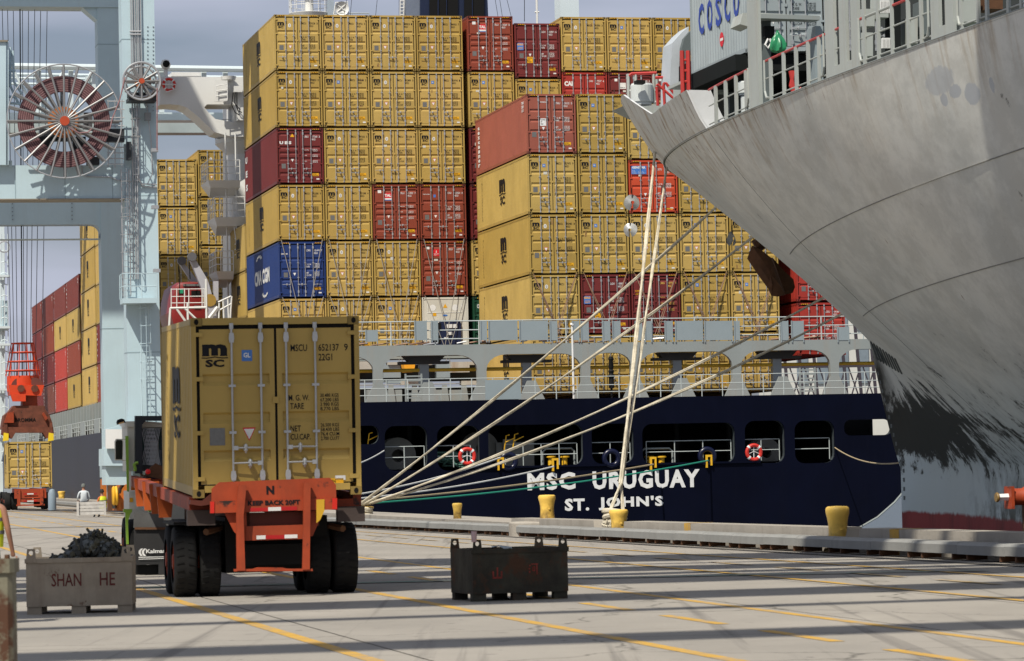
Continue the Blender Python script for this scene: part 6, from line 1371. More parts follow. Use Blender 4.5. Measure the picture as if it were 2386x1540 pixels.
def sit_pose():
    J = [((0,0,.10),.14),((0,-.02,.28),(.15,.11)),((0,.0,.46),(.175,.12)),((0,.03,.60),(.09,.07)),((0,.05,.68),.05),((0,.07,.77),(.078,.09)),((0,.07,.86),(.07,.085)),
         ((-.10,.06,.08),.09),((-.13,.42,.10),.068),((-.13,.46,-.30),.045),((-.13,.58,-.36),.04),((.10,.06,.08),.09),((.13,.42,.10),.068),((.13,.44,-.30),.045),((.13,.56,-.36),.04),
         ((-.20,.02,.56),.06),((-.27,.08,.32),.045),((-.22,.28,.18),.03),((-.20,.33,.16),(.02,.035)),((.20,.02,.56),.06),((.28,.06,.32),.045),((.24,.27,.18),.03),((.22,.33,.16),(.02,.035))]
    E = [(0,1),(1,2),(2,3),(3,4),(4,5),(5,6),(0,7),(7,8),(8,9),(9,10),(0,11),(11,12),(12,13),(13,14),(3,15),(15,16),(16,17),(17,18),(3,19),(19,20),(20,21),(21,22)]
    def mm(c):
        if c.z > .64: return 0
        if c.z < -.27: return 3
        if c.z < .14: return 2
        if c.y > .2 and c.z < .25: return 0
        return 1
    return dict(J=J, E=E, split=0, mat=mm, head=(0,.07,.80), chest=(0,.0,.38), hands=[((-.20,.36,.15),(.2,1,-.3)), ((.22,.36,.15),(-.2,1,-.3))])
# ------------------------------------------------------------------ near truck
RT = radians(10.2); T0 = pt(451, 1164, 47.6); T0g = Vector((T0.x, T0.y, 0))
tu = Vector((-sin(RT), cos(RT), 0)); tv = Vector((cos(RT), sin(RT), 0))
def onT(px, py, b):
    d = Fw + Rt*(px-CX)/FPX + Up*(CY-py)/FPX; t = (b - (EYE-T0g).dot(tu))/d.dot(tu); P = EYE + d*t - T0g; return P.dot(tv), P.z
near = container(T0+ZZ*.02, RT, 'mustard yellow container on the near orange trailer, number 652137 9 on its door', 'msc', Ln=6.058, H=2.591, hand=2, serial=('MSCU','652137 9'), code='22G1', side=True)
near.rotation_euler = (radians(1.4), 0, RT)
tr = thing('trailer', 'orange rust-streaked yard trailer with big dual tyres under the near container', 'trailer', T0g, RT)
def c4(x, y): return ((500+x/4.052)/1.2288, (1340+y/4.052)/1.2288)
def tp_(name, pts, b0, dep, m, par=tr): return plate(par, name, [c4(x, y) for x, y in pts], b0, dep, m, onT)
tp_('rear_bolster', [(430,385),(1875,345),(1872,195),(1800,112),(520,165),(430,240)], -.16, .05, ORANGE)
tp_('bumper_beam', [(415,525),(1885,480),(1885,347),(415,387)], -.20, .10, ORANGE)
tp_('gusset', [(690,740),(800,842),(842,840),(832,515),(580,524)], -.12, .04, ORANGE); tp_('gusset', [(1490,802),(1600,790),(1735,492),(1490,505)], -.12, .04, ORANGE)
tp_('inner_plate', [(830,675),(1490,655),(1490,506),(830,520)], -.05, .05, mat('dark_red_inner', (.10,.02,.01), .7))
tp_('lower_crossbar', [(830,842),(1490,822),(1490,657),(830,677)], -.14, .06, ORANGE)
tp_('rear_post', [(725,1190),(820,1190),(800,560),(835,200),(745,200),(718,560)], -.30, .10, ORANGE); tp_('rear_post', [(1485,1180),(1568,1175),(1578,170),(1500,172),(1495,800)], -.30, .10, ORANGE)
tp_('underrun_bar', [(690,1200),(1605,1195),(1600,1168),(690,1172)], -.28, .08, ORANGE); tp_('underrun_bar', [(840,1190),(1400,1185),(1250,1155),(960,1152)], -.18, .03, ORANGE)
RF = mat('reflector_red', (.38,.012,.012), .35); WF = mat('reflector_white', (.62,.62,.60), .4)
for x0, x1, y0, y1, m in ((870,1085,462,505,RF),(1085,1235,455,498,WF),(1235,1420,448,492,RF)): tp_('reflector', [(x0,y1),(x1,y1-4),(x1,y0-4),(x0,y0)], -.206, .004, m)
for x0, x1, y0, y1, m in ((950,1055,784,828,WF),(1055,1275,780,824,RF),(1275,1425,774,816,WF)): tp_('reflector', [(x0,y1),(x1,y1-4),(x1,y0-4),(x0,y0)], -.146, .004, m)
for x0, x1, y0, y1 in ((415,460,390,523),(1830,1885,349,479)): tp_('side_marker', [(x0,y1),(x1,y1),(x1,y0),(x0,y0)], -.215, .012, mat('marker_red', (.55,.02,.01), .4))
tp_('yellow_patch', [(1645,640),(1690,600),(1738,492),(1738,362),(1645,366)], -.212, .005, mat('patch_yellow', (.55,.32,.02), .6)) 
b = MB(); p0 = onT(*c4(1065,305), -.17); p1 = onT(*c4(1155,205), -.17); put_text(b, 'N', p0[0], p0[1], w=p1[0]-p0[0], h=p1[1]-p0[1], y=-.166, bold=.05); b.build('stencil_letter', INK, tr)
b = MB(); p0 = onT(*c4(850,437), -.21); p1 = onT(*c4(1455,380), -.21); put_text(b, 'KEEP BACK 20FT', p0[0], p0[1], w=p1[0]-p0[0], h=.07, y=-.206, bold=.04); b.build('warning_lettering', INK, tr)
# main rails, cross members
zc_ = T0.z
def rb(name, a0, a1, b0, b1, z0, z1, m=ORANGE, slope=.0245):
    mb = MB(); mb.add([(a0,b0,z0+b0*slope),(a1,b0,z0+b0*slope),(a1,b1,z0+b1*slope),(a0,b1,z0+b1*slope),(a0,b0,z1+b0*slope),(a1,b0,z1+b0*slope),(a1,b1,z1+b1*slope),(a0,b1,z1+b1*slope)], [(0,3,2,1),(4,5,6,7),(0,1,5,4),(1,2,6,5),(2,3,7,6),(3,0,4,7)]); return mb.build(name, m, tr)
for a in (.62, 1.62): rb('main_rail', a, a+.18, -.05, 14, zc_-.42, zc_-.12, mat('rail_dark_rust', (.10,.035,.018), .8, 0, .3, 2))
for a in (-.04, 2.35): rb('side_rail', a, a+.12, .3, 14, zc_-.17, zc_+.02)
for bb_ in (.3, 2, 4, 6, 8, 10, 12, 13.8): rb('cross_member', .08, 2.35, bb_, bb_+.12, zc_-.2, zc_-.05)
for i, bb_ in enumerate((6.2, 7.9, 9.7, 11.8)):
    mb = MB(); z = zc_+bb_*.0245; mb.add([(-.10,bb_,z+.02),(.20,bb_,z+.02),(.14,bb_,z-.48),(-.06,bb_,z-.48),(-.10,bb_+.06,z+.02),(.20,bb_+.06,z+.02),(.14,bb_+.06,z-.48),(-.06,bb_+.06,z-.48)], [(0,3,2,1),(4,5,6,7),(0,1,5,4),(2,3,7,6),(1,2,6,5),(0,4,7,3)]); mb.build('side_guide', mat('bright_orange', (.50,.10,.018), .5, 0, .1, 2, dirt=.3, dcol=(.2,.04,.01)), tr)
rb('light_box', -.08, .32, .15, .35, zc_-.38, zc_-.16, mat('grey_box', (.05,.035,.03), .7)); rb('light_box', 2.1, 2.5, .15, .35, zc_-.38, zc_-.16, MATS['grey_box'])
tp_('bolster_lock', [(185,370),(320,378),(430,290),(430,420),(300,440),(180,420)], .0, .3, MATS['dark_red_inner'])
TYRE = mat('tyre_rubber', (.012,.012,.012), .85, 0, .25, 3, dirt=.4, dcol=(.026,.024,.021), spec=.2)
def wheel(par, a, b, r, w, face=-1):
    g_ = MB(); g_.lathe([(r*.60,-w/2),(r*.80,-w/2),(r*.94,-w*.47),(r*.99,-w*.40),(r,-w*.30),(r,w*.30),(r*.99,w*.40),(r*.94,w*.47),(r*.80,w/2),(r*.60,w/2)], 40, axis='x', c=(a, b, r)); W_ = g_.build('wheel', TYRE, par)
    for k in range(30):
        t_ = 2*pi*k/30
        for sgn in (-1, 1):
            q = t_+(.05 if sgn > 0 else 0); g_ = MB(); c_, s_ = cos(q), sin(q); p1 = Vector((a+sgn*w*.10, b+r*1.004*c_, r+r*1.004*s_)); p2 = Vector((a+sgn*w*.42, b+r*.985*cos(q+.05), r+r*.985*sin(q+.05))); g_.beam(p1, p2, .022, .012); g_.build('tread_groove', BLACK, W_) if k % 1 == 0 and par is tr and abs(b-1.0) < .3 else None
    g_ = MB(); fx = a+face*w*.42; g_.lathe([(0,.02*face),(r*.2,.03*face),(r*.25,-.03*face),(r*.48,-.06*face),(r*.60,-.0*face)], 24, axis='x', c=(fx, b, r)); g_.build('rim', ORANGE, W_)
aw = onT(401, 1300, 1.0)[0]
for bb_ in (1.0, 2.35):
    wheel(tr, aw+.17, bb_, .515, .33, -1); wheel(tr, aw+.53, bb_, .515, .31, -1); 
    aR2 = onT(828, 1300, 1.0)[0]; wheel(tr, aR2-.19, bb_, .515, .36, 1); wheel(tr, aR2-.58, bb_, .515, .34, 1)
    g_ = MB(); g_.tube([(aw+.3,bb_,.515),(aR2-.3,bb_,.515)], .09, 10); g_.build('axle', BLACK, tr)
rb('suspension_box', .50, 2.0, .6, 2.8, .34, 1.15, BLACK, 0); rb('air_tank', .75, 1.7, .3, .58, .45, .75, BLACK, 0); rb('mud_guard', aw, aw+.7, .6, 2.8, 1.06, 1.10, BLACK, 0)
for k in (-1, 1): g_ = MB(); g_.tube([(.2 if k < 0 else 2.2, .35, .95), (.45 if k < 0 else 2.0, .8, 1.0)], .05, 6); g_.build('brake_chamber', RUSTY, tr)
# tractor
tt = thing('yard_tractor', 'cream cab yard tractor with lime green trim pulling the near container', 'yard tractor', T0g, RT)
CRM = mat('cream_cab_paint', (.74,.71,.60), .5, 0, .06, 2, dirt=.3, dcol=(.35,.32,.25)); LIME = mat('lime_green_trim', (.22,.38,.04), .5)
def c7(x, y): return ((290+x/3.08)/1.2288, (1180+y/3.08)/1.2288)
def tq(name, pts, b0, dep, m): return plate(tt, name, [c7(x, y) for x, y in pts], b0, dep, m, onT)
YB = 13.0
tq('cab_post', [(300,540),(365,540),(360,110),(395,75),(620,75),(620,32),(300,32)], YB, .25, mat('black_post', (.012,.015,.02), .5))
tq('cab_roof', [(225,130),(640,130),(640,100),(400,80),(225,80)], YB+.3, 1.6, CRM); tq('cab_side', [(235,520),(302,520),(302,130),(228,130)], YB+.35, 1.6, CRM)
tq('cab_back', [(360,520),(660,520),(660,468),(360,468)], YB+.3, .1, mat('cab_dark_panel', (.03,.03,.03), .7)); tq('cab_interior', [(355,500),(680,500),(680,130),(355,130)], YB+1.7, .05, mat('cab_teal_glass', (.03,.06,.06), .2, spec=.7))
gm = MB()
for i in range(16): 
    x = 355+i*13
    p0 = onT(*c7(x, 140), YB+.28); p1 = onT(*c7(x+60, 465), YB+.28); 
    if x+60 < 520: gm.tube([Vector((p0[0],YB+.28,p0[1])),Vector((p1[0],YB+.28,p1[1]))], .007, 4)
    p0 = onT(*c7(x+60, 140), YB+.29); p1 = onT(*c7(x, 465), YB+.29)
    if x+60 < 520: gm.tube([Vector((p0[0],YB+.29,p0[1])),Vector((p1[0],YB+.29,p1[1]))], .007, 4)
o = gm.build('window_mesh', GALV, tt); o['kind'] = 'stuff'
tq('seat_back', [(425,470),(510,470),(505,260),(440,260)], YB+.9, .15, mat('seat_grey', (.30,.30,.28), .8))
tq('lime_pillar', [(228,700),(245,700),(240,210),(213,210)], YB+.2, .1, LIME); tq('door_frame', [(245,720),(262,720),(262,520),(242,520)], YB+.2, .1, CRM)
tq('battery_box', [(245,860),(325,850),(328,735),(245,728)], YB, .6, CRM); tq('yellow_decal', [(250,793),(280,793),(280,755),(250,755)], YB-.01, .01, YLAB)
tq('fuel_tank', [(390,855),(535,855),(535,770),(390,760)], YB+.4, .8, PGREY); tq('lime_step', [(422,880),(580,880),(580,860),(422,860)], YB-.4, .5, LIME)
tq('tail_bracket', [(380,560),(620,610),(620,520),(480,450),(440,480)], YB-1.0, .1, RUSTY)
g_ = MB(); p_ = onT(*c7(410, 525), YB-1.1); g_.lathe([(0,-.03),(.045,-.02),(.05,.03),(0,.04)], 14, axis='y', c=(p_[0],YB-1.15,p_[1])); g_.build('tail_lamp', mat('lamp_red', (.6,.01,.01), .3), tt)
tq('mirror', [(120,425),(190,425),(195,260),(185,235),(130,235),(118,260)], YB+.6, .08, CRM); tq('mirror_glass', [(128,415),(184,415),(187,262),(178,245),(136,245),(127,265)], YB+.58, .02, mat('mirror_glass', (.10,.11,.10), .12, .9))
tq('mirror_arm', [(185,245),(235,245),(235,235),(185,235)], YB+.62, .05, CRM); tq('mirror_arm', [(185,430),(235,430),(235,420),(185,420)], YB+.62, .05, CRM)
tq('work_lamp', [(145,110),(215,90),(205,65),(180,55),(150,65),(140,85)], YB+.5, .3, BLACK); tq('work_lamp_glass', [(150,108),(200,95),(200,82),(155,95)], YB+.49, .02, mat('amber_glass', (.7,.4,.15), .3))
tq('lime_bracket', [(200,885),(272,885),(272,855),(200,855)], YB-.8, .3, LIME); tq('lime_strut', [(222,1165),(242,1165),(236,960),(262,885),(212,885)], YB-.8, .1, LIME)
bars(tt, 'lime_handle', [[c7(295,520),c7(300,500),c7(290,460),c7(305,448),c7(325,445)]], .03, YB-.1, LIME, onT)
FLAP = mat('mud_flap', (.02,.02,.021), .7, 0, .15, 3, dirt=.2, dcol=(.05,.045,.04)); FT = mat('wing_grey', (.09,.09,.088), .6, 0, .2, 4, dirt=.4, dcol=(.04,.03,.02))
tq('wheel_wing', [(285,1020),(615,1018),(620,905),(440,888),(290,885)], YB-1.2, .06, FT); tq('wing_strip', [(295,1035),(610,1035),(610,1015),(295,1015)], YB-1.24, .03, RUSTY)
tq('mud_flap', [(290,1348),(505,1342),(505,1435),(620,1435),(620,1036),(288,1036)], YB-1.2, .03, FLAP); tq('mud_flap_lower', [(305,1435),(620,1435),(620,1342),(300,1348)], YB-1.1, .03, BLACK)
p0 = onT(*c7(395,1245), YB-1.24); p1 = onT(*c7(570,1205), YB-1.24); g_ = MB(); put_text(g_, 'Kalmar', p0[0], p0[1], w=p1[0]-p0[0], h=(p1[1]-p0[1]), y=YB-1.225, bold=.03)
for dx in (0, 28):
    P4 = [onT(*c7(x+dx, y), YB-1.24) for x, y in ((345,1268),(330,1245),(330,1225),(350,1203),(368,1203),(350,1225),(350,1245),(368,1268))]; g_.add([(p[0], YB-1.225, p[1]) for p in P4], [(0,7,6,1),(1,6,5,2),(2,5,4,3)])
P4 = [onT(*c7(x, y), YB-1.24) for x, y in ((330,1300),(570,1292),(570,1287),(330,1294),(330,1284),(570,1278),(570,1273),(330,1276))]; g_.add([(p[0], YB-1.225, p[1]) for p in P4], [(0,1,2,3),(4,5,6,7)]); g_.build('flap_logo', WINK, tt)
for a in (.0, .42): wheel(tt, a+onT(318,1300,YB-.3)[0], YB-.3, .50, .34, -1)
for a in (2.0, 2.4): wheel(tt, a, YB-.3, .50, .34, 1)
mb = MB(); mb.box(.5, 1.9, YB-1.2, YB+4, .55, .95); mb.build('frame', BLACK, tt); mb = MB(); mb.box(.9, 1.5, YB-.9, YB+.2, .95, zc_-.05); mb.build('fifth_wheel', RUSTY, tt)
mb = MB(); mb.box(.0, 2.2, YB+1.9, YB+3.6, .7, 1.5); mb.build('engine_hood', CRM, tt)
for a in (.1, 2.1): wheel(tt, a, YB+3, .50, .34, -1)
P_ = onT(352, 1050, YB+1.1); figure('driver seen as a dark shape through the mesh window of the near tractor', T0g+tv*(P_[0]+.05)+tu*(YB+1.1)+ZZ*(P_[1]-.62), RT, sit_pose(), mat('dark_shirt', (.06,.07,.08), .8), TROUS)
# ------------------------------------------------------------------ far truck under the spreader
RF2 = radians(10.5); F0 = pt(18, 1139, 183); 
c_ = container(F0, RF2, 'mustard yellow container on the far orange trailer, under the red spreader', 'msc', Ln=6.058, H=2.591, hand=2, serial=('MSCU','934777 3'), code='22G1')
f0 = Vector((F0.x, F0.y, 0)); ft_ = thing('trailer', 'orange trailer under the far yellow container at left', 'trailer', f0, RF2)
zz = F0.z
for args in ((( .35,2.1,-.16,-.1,zz-.55,zz-.02),'rear_bolster'),((.5,.68,-.25,-.15,.25,zz-.05),'rear_post'),((1.75,1.93,-.25,-.15,.25,zz-.05),'rear_post'),((.6,1.85,-.2,-.1,zz-.75,zz-.6),'lower_crossbar'),((.45,2.0,-.22,-.14,.22,.30),'underrun_bar')):
    mb = MB(); mb.box(*args[0]); mb.build(args[1], ORANGE, ft_)
for a in (.62, 1.62): mb = MB(); mb.box(a, a+.18, 0, 12, zz-.4, zz-.02); mb.build('main_rail', ORANGE, ft_)
for z in (zz-.30, zz-.70):
    for x0, x1, m in ((.85,1.05,RF),(1.05,1.4,WF),(1.4,1.6,RF)): mb = MB(); mb.box(x0, x1, -.235, -.225, z-.04, z+.03); mb.build('reflector', m, ft_)
for a in (.0, .38, 2.05, 2.44):
    for bb_ in (.9, 2.2): wheel(ft_, a, bb_, .48, .34, -1 if a < 1 else 1)
ft2 = thing('yard_tractor', 'pale blue-grey tractor cab showing above the far yellow container', 'yard tractor', f0, RF2)
mb = MB(); mb.add([(.35,13,zz+2.6),(2.3,13,zz+2.6),(2.6,13,zz+1.6),(.1,13,zz+1.6),(.35,15,zz+2.6),(2.3,15,zz+2.6),(2.6,15,zz+1.6),(.1,15,zz+1.6)], [(0,3,2,1),(4,5,6,7),(0,1,5,4),(1,2,6,5),(2,3,7,6),(3,0,4,7)]); mb.build('cab_roof', mat('far_cab_grey', (.36,.40,.45), .5), ft2)
mb = MB(); mb.box(.2, 2.4, 13, 15.2, .8, zz+1.6); mb.build('cab', MATS['far_cab_grey'], ft2)
for a in (.2, 2.2):
    for bb_ in (12.4, 16): wheel(ft2, a, bb_, .48, .34)
mb = MB(); mb.box(.6, 1.8, 12, 16.5, .5, .8); mb.build('frame', BLACK, ft2)
# spreader and head block with hoist ropes
SPO = mat('spreader_orange', (.62,.055,.012), .5, 0, .1, 2, dirt=.2, dcol=(.2,.03,.01)); SPB = mat('spreader_brown', (.13,.04,.022), .8, 0, .35, 3, rust=.1, rcol=(.03,.015,.01))
S0 = pt(62, 1000, 185.5); S0g = Vector((S0.x, S0.y, 0))
def onS(px, py, b):
    d = Fw + Rt*(px-CX)/FPX + Up*(CY-py)/FPX; t = (b - (EYE-S0g).dot(u))/d.dot(u); P = EYE + d*t - S0g; return P.dot(v), P.z
sp = thing('container_spreader', 'rusty orange lifting spreader with a red cage hanging over the far container', 'spreader', S0g, TH)
def sq(name, pts, b0, dep, m): return plate(sp, name, pts, b0, dep, m, onS)
sq('spreader_frame', [(4,1000),(124,1000),(122,985),(116,968),(106,955),(104,945),(32,945),(22,958),(10,968)], -1, 2, SPB)
sq('spreader_rail', [(4,1012),(28,1022),(36,1008),(100,1008),(108,1022),(126,1012),(124,995),(6,995)], -1.2, 1.0, SPB); sq('side_plate', [(10,985),(32,985),(32,958),(18,962)], -1.3, .3, ORANGE); sq('end_plate', [(102,960),(112,975),(106,980),(98,965)], -1.3, .3, ORANGE)
for x in (14, 119): sq('flipper', [(x-7,1028),(x+6,1026),(x+6,1010),(x-5,1008)], -1.3, .3, mat('flipper_yellow', (.75,.55,.02), .5)); sq('flipper_arm', [(x-4,1010),(x+4,1010),(x+3,985),(x-3,985)], -1.25, .3, SPB)
g_ = MB(); p0 = onS(36, 983, -1.3); p1 = onS(85, 973, -1.3); put_text(g_, 'BROMMA', p0[0], p0[1], w=p1[0]-p0[0], h=p1[1]-p0[1], y=-1.02, bold=.02); g_.build('maker_lettering', BLACK, sp)
sq('neck', [(52,945),(88,945),(86,918),(54,918)], -.8, 1.6, ORANGE); sq('head_block', [(24,920),(96,922),(103,897),(20,897)], -1.1, 2.0, SPO); sq('head_block_lower', [(30,935),(60,935),(60,918),(24,918)], -1.2, .4, SPO)
for x in (49, 81):
    p_ = onS(x, 905, -1.2); g_ = MB(); g_.lathe([(0,-.05),(.2,-.05),(.2,.0)], 14, axis='y', c=(p_[0],-1.15,p_[1])); g_.build('sheave_boss', SPB, sp)
    g_ = MB(); g_.lathe([(0,0),(.52,0),(.52,.3),(0,.3)], 20, axis='y', c=(p_[0],-.8,p_[1]+.1)); g_.build('sheave', mat('sheave_brown', (.12,.04,.03), .6), sp)
p_ = onS(54, 912, 0); q_ = onS(54, 876, 0); g_ = MB(); g_.lathe([(.9,0),(.9,q_[1]-p_[1]),(0,q_[1]-p_[1])], 24, c=(p_[0],0,p_[1])); g_.build('cable_basket', SPO, sp)
zA, zB = q_[1], onS(54, 800, 0)[1]
for k in range(10):
    t_ = 2*pi*k/10; g_ = MB(); g_.tube([(p_[0]+.95*cos(t_), .95*sin(t_), zA), (p_[0]+.62*cos(t_), .62*sin(t_), zB)], .03, 5); g_.build('cage_bar', SPO, sp)
for i in range(4):
    f_ = i/3; r_ = .95-.33*f_; g_ = MB(); g_.tube([(p_[0]+r_*cos(t_), r_*sin(t_), zA+.3+(zB-zA-.3)*f_) for t_ in [2*pi*j/20 for j in range(20)]], .035, 5, closed=True); g_.build('cage_ring', SPO, sp)
for i, (x0, x1) in enumerate(((3,28),(16,34),(30,41),(46,52),(52,56),(67,61),(82,70),(96,82),(111,97))):
    P0 = onS(x0, -60, (i % 3-1)*.5); P1 = onS(x1, 896, (i % 3-1)*.5); g_ = MB(); bb_ = (i % 3-1)*.5; g_.tube([(P0[0],bb_,P0[1]),(P1[0],bb_,P1[1])], .035 if i == 3 else .020, 5); g_.build('hoist_rope', BLACK if i == 3 else mat('wire_rope', (.10,.10,.11), .6), sp)
# ------------------------------------------------------------------ scrap bins on the quay
def bin_(loc, rz, w, d, h, label, m, txt, tm, group, slab_=False):
    t = thing('steel_bin', label, 'bin', loc, rz, group); th = .03; z0 = .10
    for nm, q in (('front_wall', (0,w,0,th,z0,h)), ('back_wall', (0,w,d-th,d,z0,h)), ('end_wall', (0,th,th,d-th,z0,h)), ('end_wall', (w-th,w,th,d-th,z0,h)), ('floor', (th,w-th,th,d-th,z0,z0+.03))):
        mb = MB(); mb.box(*q); mb.build(nm, m, t)
    for x in (0, w*.42, w-.20): 
        for y in (.02, d-.14): mb = MB(); mb.box(x+.005, x+.195, y, y+.12, 0, z0); mb.build('foot', m, t)
    for x, y in ((0,0),(w-.14,0),(0,d-.03),(w-.14,d-.03)):
        V, F = poly_holes([(x,h-.05),(x+.14,h-.05),(x+.12,h+.13),(x+.02,h+.13)], [[(x+.07+.03*cos(q), h+.075+.03*sin(q)) for q in [2*pi*i/10 for i in range(10)]]], .02)
        mb = MB(); mb.add([(p[0], y+(-.012 if y == 0 else .042)+p[2], p[1]) for p in V], F); mb.build('lifting_lug', m, t)
    mb = MB(); mb.box(-.015, w+.015, -.015, .0, h-.06, h); mb.build('rim', m, t)
    return t
BINM = mat('dark_bin_steel', (.042,.040,.028), .8, 0, .5, 2.5, rust=.20, rcol=(.060,.026,.012), dirt=.9, dcol=(.014,.009,.006), streak=.7, bump=.4, bs=9); BINB = mat('beige_bin_steel', (.31,.26,.195), .7, 0, .2, 2, rust=.12, rcol=(.11,.05,.022), dirt=.6, dcol=(.16,.12,.085), streak=.4, bump=.3, bs=6)
b1 = bin_(pt(1102.5, 1401, 44.4).to_2d().to_3d(), radians(19), 1.36, .95, .70, 'dark rusty steel bin with red characters standing alone in the shade stripes', BINM, None, None, 'open steel bins on the quay')
RK = mat('faded_red_stencil', (.22,.035,.025), .8, 0, .3, 8)
g_ = MB(); x, z = .28, .30
for q in ((x,x+.14,z,z+.025),(x,x+.022,z,z+.10),(x+.06,x+.082,z,z+.15),(x+.118,x+.14,z,z+.10)): g_.box(q[0],q[1],-.006,-.001,q[2],q[3])
g_.build('stencil_character', RK, b1)
g_ = MB(); x, z = .80, .34
for q in ((x,x+.02,z+.02,z+.05),(x-.005,x+.015,z+.07,z+.09),(x+.005,x+.025,z+.11,z+.13),(x+.035,x+.13,z+.13,z+.148),(x+.05,x+.085,z+.045,z+.058),(x+.05,x+.085,z+.095,z+.108),(x+.05,x+.062,z+.045,z+.108),(x+.078,x+.09,z+.045,z+.108),(x+.105,x+.122,z,z+.13)): g_.box(q[0],q[1],-.006,-.001,q[2],q[3])
g_.build('stencil_character', RK, b1)
mb = MB(); mb.lathe([(.035,0),(.04,.14),(.038,.145),(0,.145)], 14); o = mb.build('drink_can', mat('can_white_red', (.5,.35,.35), .3)); o.location = b1.location+Vector((.03, .0, .80)); tag(o, 'small red and white can left on the corner lug of the dark bin', 'can')
mb = MB(); random.seed(3); mb.grid([[Vector((.09*i-.09+.02*random.random(), .07*j-.07, .05+.05*random.random()-.02*abs(i-1))) for i in range(4)] for j in range(4)]); o = mb.build('crumpled_rag', mat('rag_grey', (.30,.34,.36), .7)); o.location = b1.location+Vector((.34, .20, .66)); tag(o, 'crumpled pale rag lying on the rim of the dark bin', 'rag')
b2 = bin_(pt(62, 1427, 43.4).to_2d().to_3d(), radians(3.5), 1.38, .95, .73, 'beige rusty steel bin lettered in dark red, heaped with scrap, left foreground', BINB, None, None, 'open steel bins on the quay')
g_ = MB(); put_text(g_, 'SHAN', .33, .36, w=.39, h=.17, y=-.005, bold=.008); put_text(g_, 'HE', .96, .36, w=.20, h=.17, y=-.005, bold=.008); g_.build('stencil_lettering', mat('dark_red_stencil', (.12,.025,.02), .8, 0, .3, 6), b2)
# twist-locks heaped in the bin: each its own part of the pile, sharing one mesh
tw = MB(); tw.lathe([(0,-.10),(.035,-.10),(.05,-.06),(.028,-.045),(.028,-.03),(.075,-.03),(.08,0),(.075,.03),(.028,.03),(.028,.045),(.05,.06),(.035,.10),(0,.10)], 10, smooth=False); tw.box(.02,.16,-.015,.015,-.012,.012); twm = tw.mesh('twist_lock')
TWM = [mat('twistlock_dark', (.035,.037,.035), .6, .3, .4, 9), mat('twistlock_olive', (.06,.055,.035), .7, 0, .4, 9), mat('twistlock_steel', (.10,.11,.11), .5, .4, .3, 9)]
hook = MB(); hook.tube([(.10*cos(q), 0, .10*sin(q)) for q in [pi*.1+i*pi*1.3/12 for i in range(13)]], .018, 6); hkm = hook.mesh('hook')
pile = thing('scrap_heap', 'heap of dark twist-locks and hooks piled in the beige bin', 'scrap heap', b2.location+Vector((0,0,.35)), radians(3.5))
random.seed(11)
mb = MB(); mb.grid([[Vector((.06+.07*i, .06+.09*j, .22+.30*exp(-((.06+.07*i-.88)/.34)**2)*sin(pi*min(1,(j+1.5)/10))-.05)) for i in range(18)] for j in range(10)]); o = mb.build('heap_bed', BLACK, pile)
for i in range(290):
    x = .34+.90*random.random()**.8 if i % 6 else .15+random.random()*1.08; y = .14+.66*random.random(); top = .30+.36*exp(-((x-.86)/.30)**2)*(.55+.45*sin(pi*y)); z = top-.06+.05*random.random() if i % 2 else top*random.uniform(.6,1)
    o = obj('twist_lock' if i % 5 else 'hook', twm if i % 5 else hkm, None, pile, loc=(min(x,1.22), y, z)); o.rotation_euler = (random.uniform(0,6), random.uniform(0,6), random.uniform(0,6))
    if not o.data.materials: o.data.materials.append(TWM[0])
    if i % 3: o.material_slots[0].link = 'OBJECT'; o.material_slots[0].material = TWM[i % 3]
# rust-stained post in the left corner
t = thing('steel_post', 'cream rust-streaked steel post with a flat flange, cut by the left edge', 'post', pt(0, 1540, 24).to_2d().to_3d())
PO = mat('rusty_cream_post', (.17,.16,.11), .7, 0, .2, 5, rust=.22, rcol=(.075,.03,.013), streak=.6, dirt=.5, dcol=(.08,.06,.04)); zt_ = 1.8-(1300-1112)*24/7700
mb = MB(); mb.bev(-.19, .125, -.1, .2, zt_-.10, zt_, .03); mb.build('flange', PO, t); mb = MB(); mb.bev(-.17, .105, -.08, .18, 0, zt_-.10, .03); mb.build('post_body', PO, t)
for x in (-.12, .0, .07): mb = MB(); mb.lathe([(.02,0),(.02,.03),(0,.03)], 6, c=(x,-.04,zt_)); mb.build('bolt', RUSTY, t)
# shirtless worker at left edge
Pw = pt(-2, 1440, 41); figure('worker at the left edge in a yellow vest, bare arm hanging, seen from behind', Vector((Pw.x-.10, 40.8, 0)), radians(-20), stand_pose(bent=.06), SKIN, TROUS, vest=HIVIS)
# crate with the sitting man
P = pt(184, 1196, 150); cr_ = thing('wooden_crate', 'whitewashed slatted crate by the quay edge with a man sitting on it', 'crate', Vector((P.x, P.y, 0)), TH)
CRW = mat('whitewashed_wood', (.52,.50,.46), .85, 0, .15, 4, dirt=.4, dcol=(.25,.22,.18)); w_, d_, h_ = 1.12, .9, .62
for i in range(4):
    for y in (0, d_): mb = MB(); mb.box(0, w_, y, y+.03, .04+i*.15, .17+i*.15); mb.build('plank', CRW, cr_)
    for x in (0, w_-.03): mb = MB(); mb.box(x, x+.03, .03, d_, .04+i*.15, .17+i*.15); mb.build('plank', CRW, cr_)
for x in (-.10, w_): mb = MB(); mb.box(x, x+.10, -.06, .04, 0, h_+.03); mb.build('corner_post', CRW, cr_)
mb = MB(); mb.box(0, w_, .03, d_, h_-.06, h_-.02); mb.build('lid', mat('grubby_lid', (.2,.19,.17), .9, 0, .4, 6), cr_)
figure('man in a pale shirt and cap sitting with his back to us on the crate', Vector((P.x, P.y, 0))+v*.26+u*.35+ZZ*(h_-.12), TH+.1, sit_pose(), WSHIRT, TROUS, cap=mat('grey_cap', (.12,.13,.12), .8))
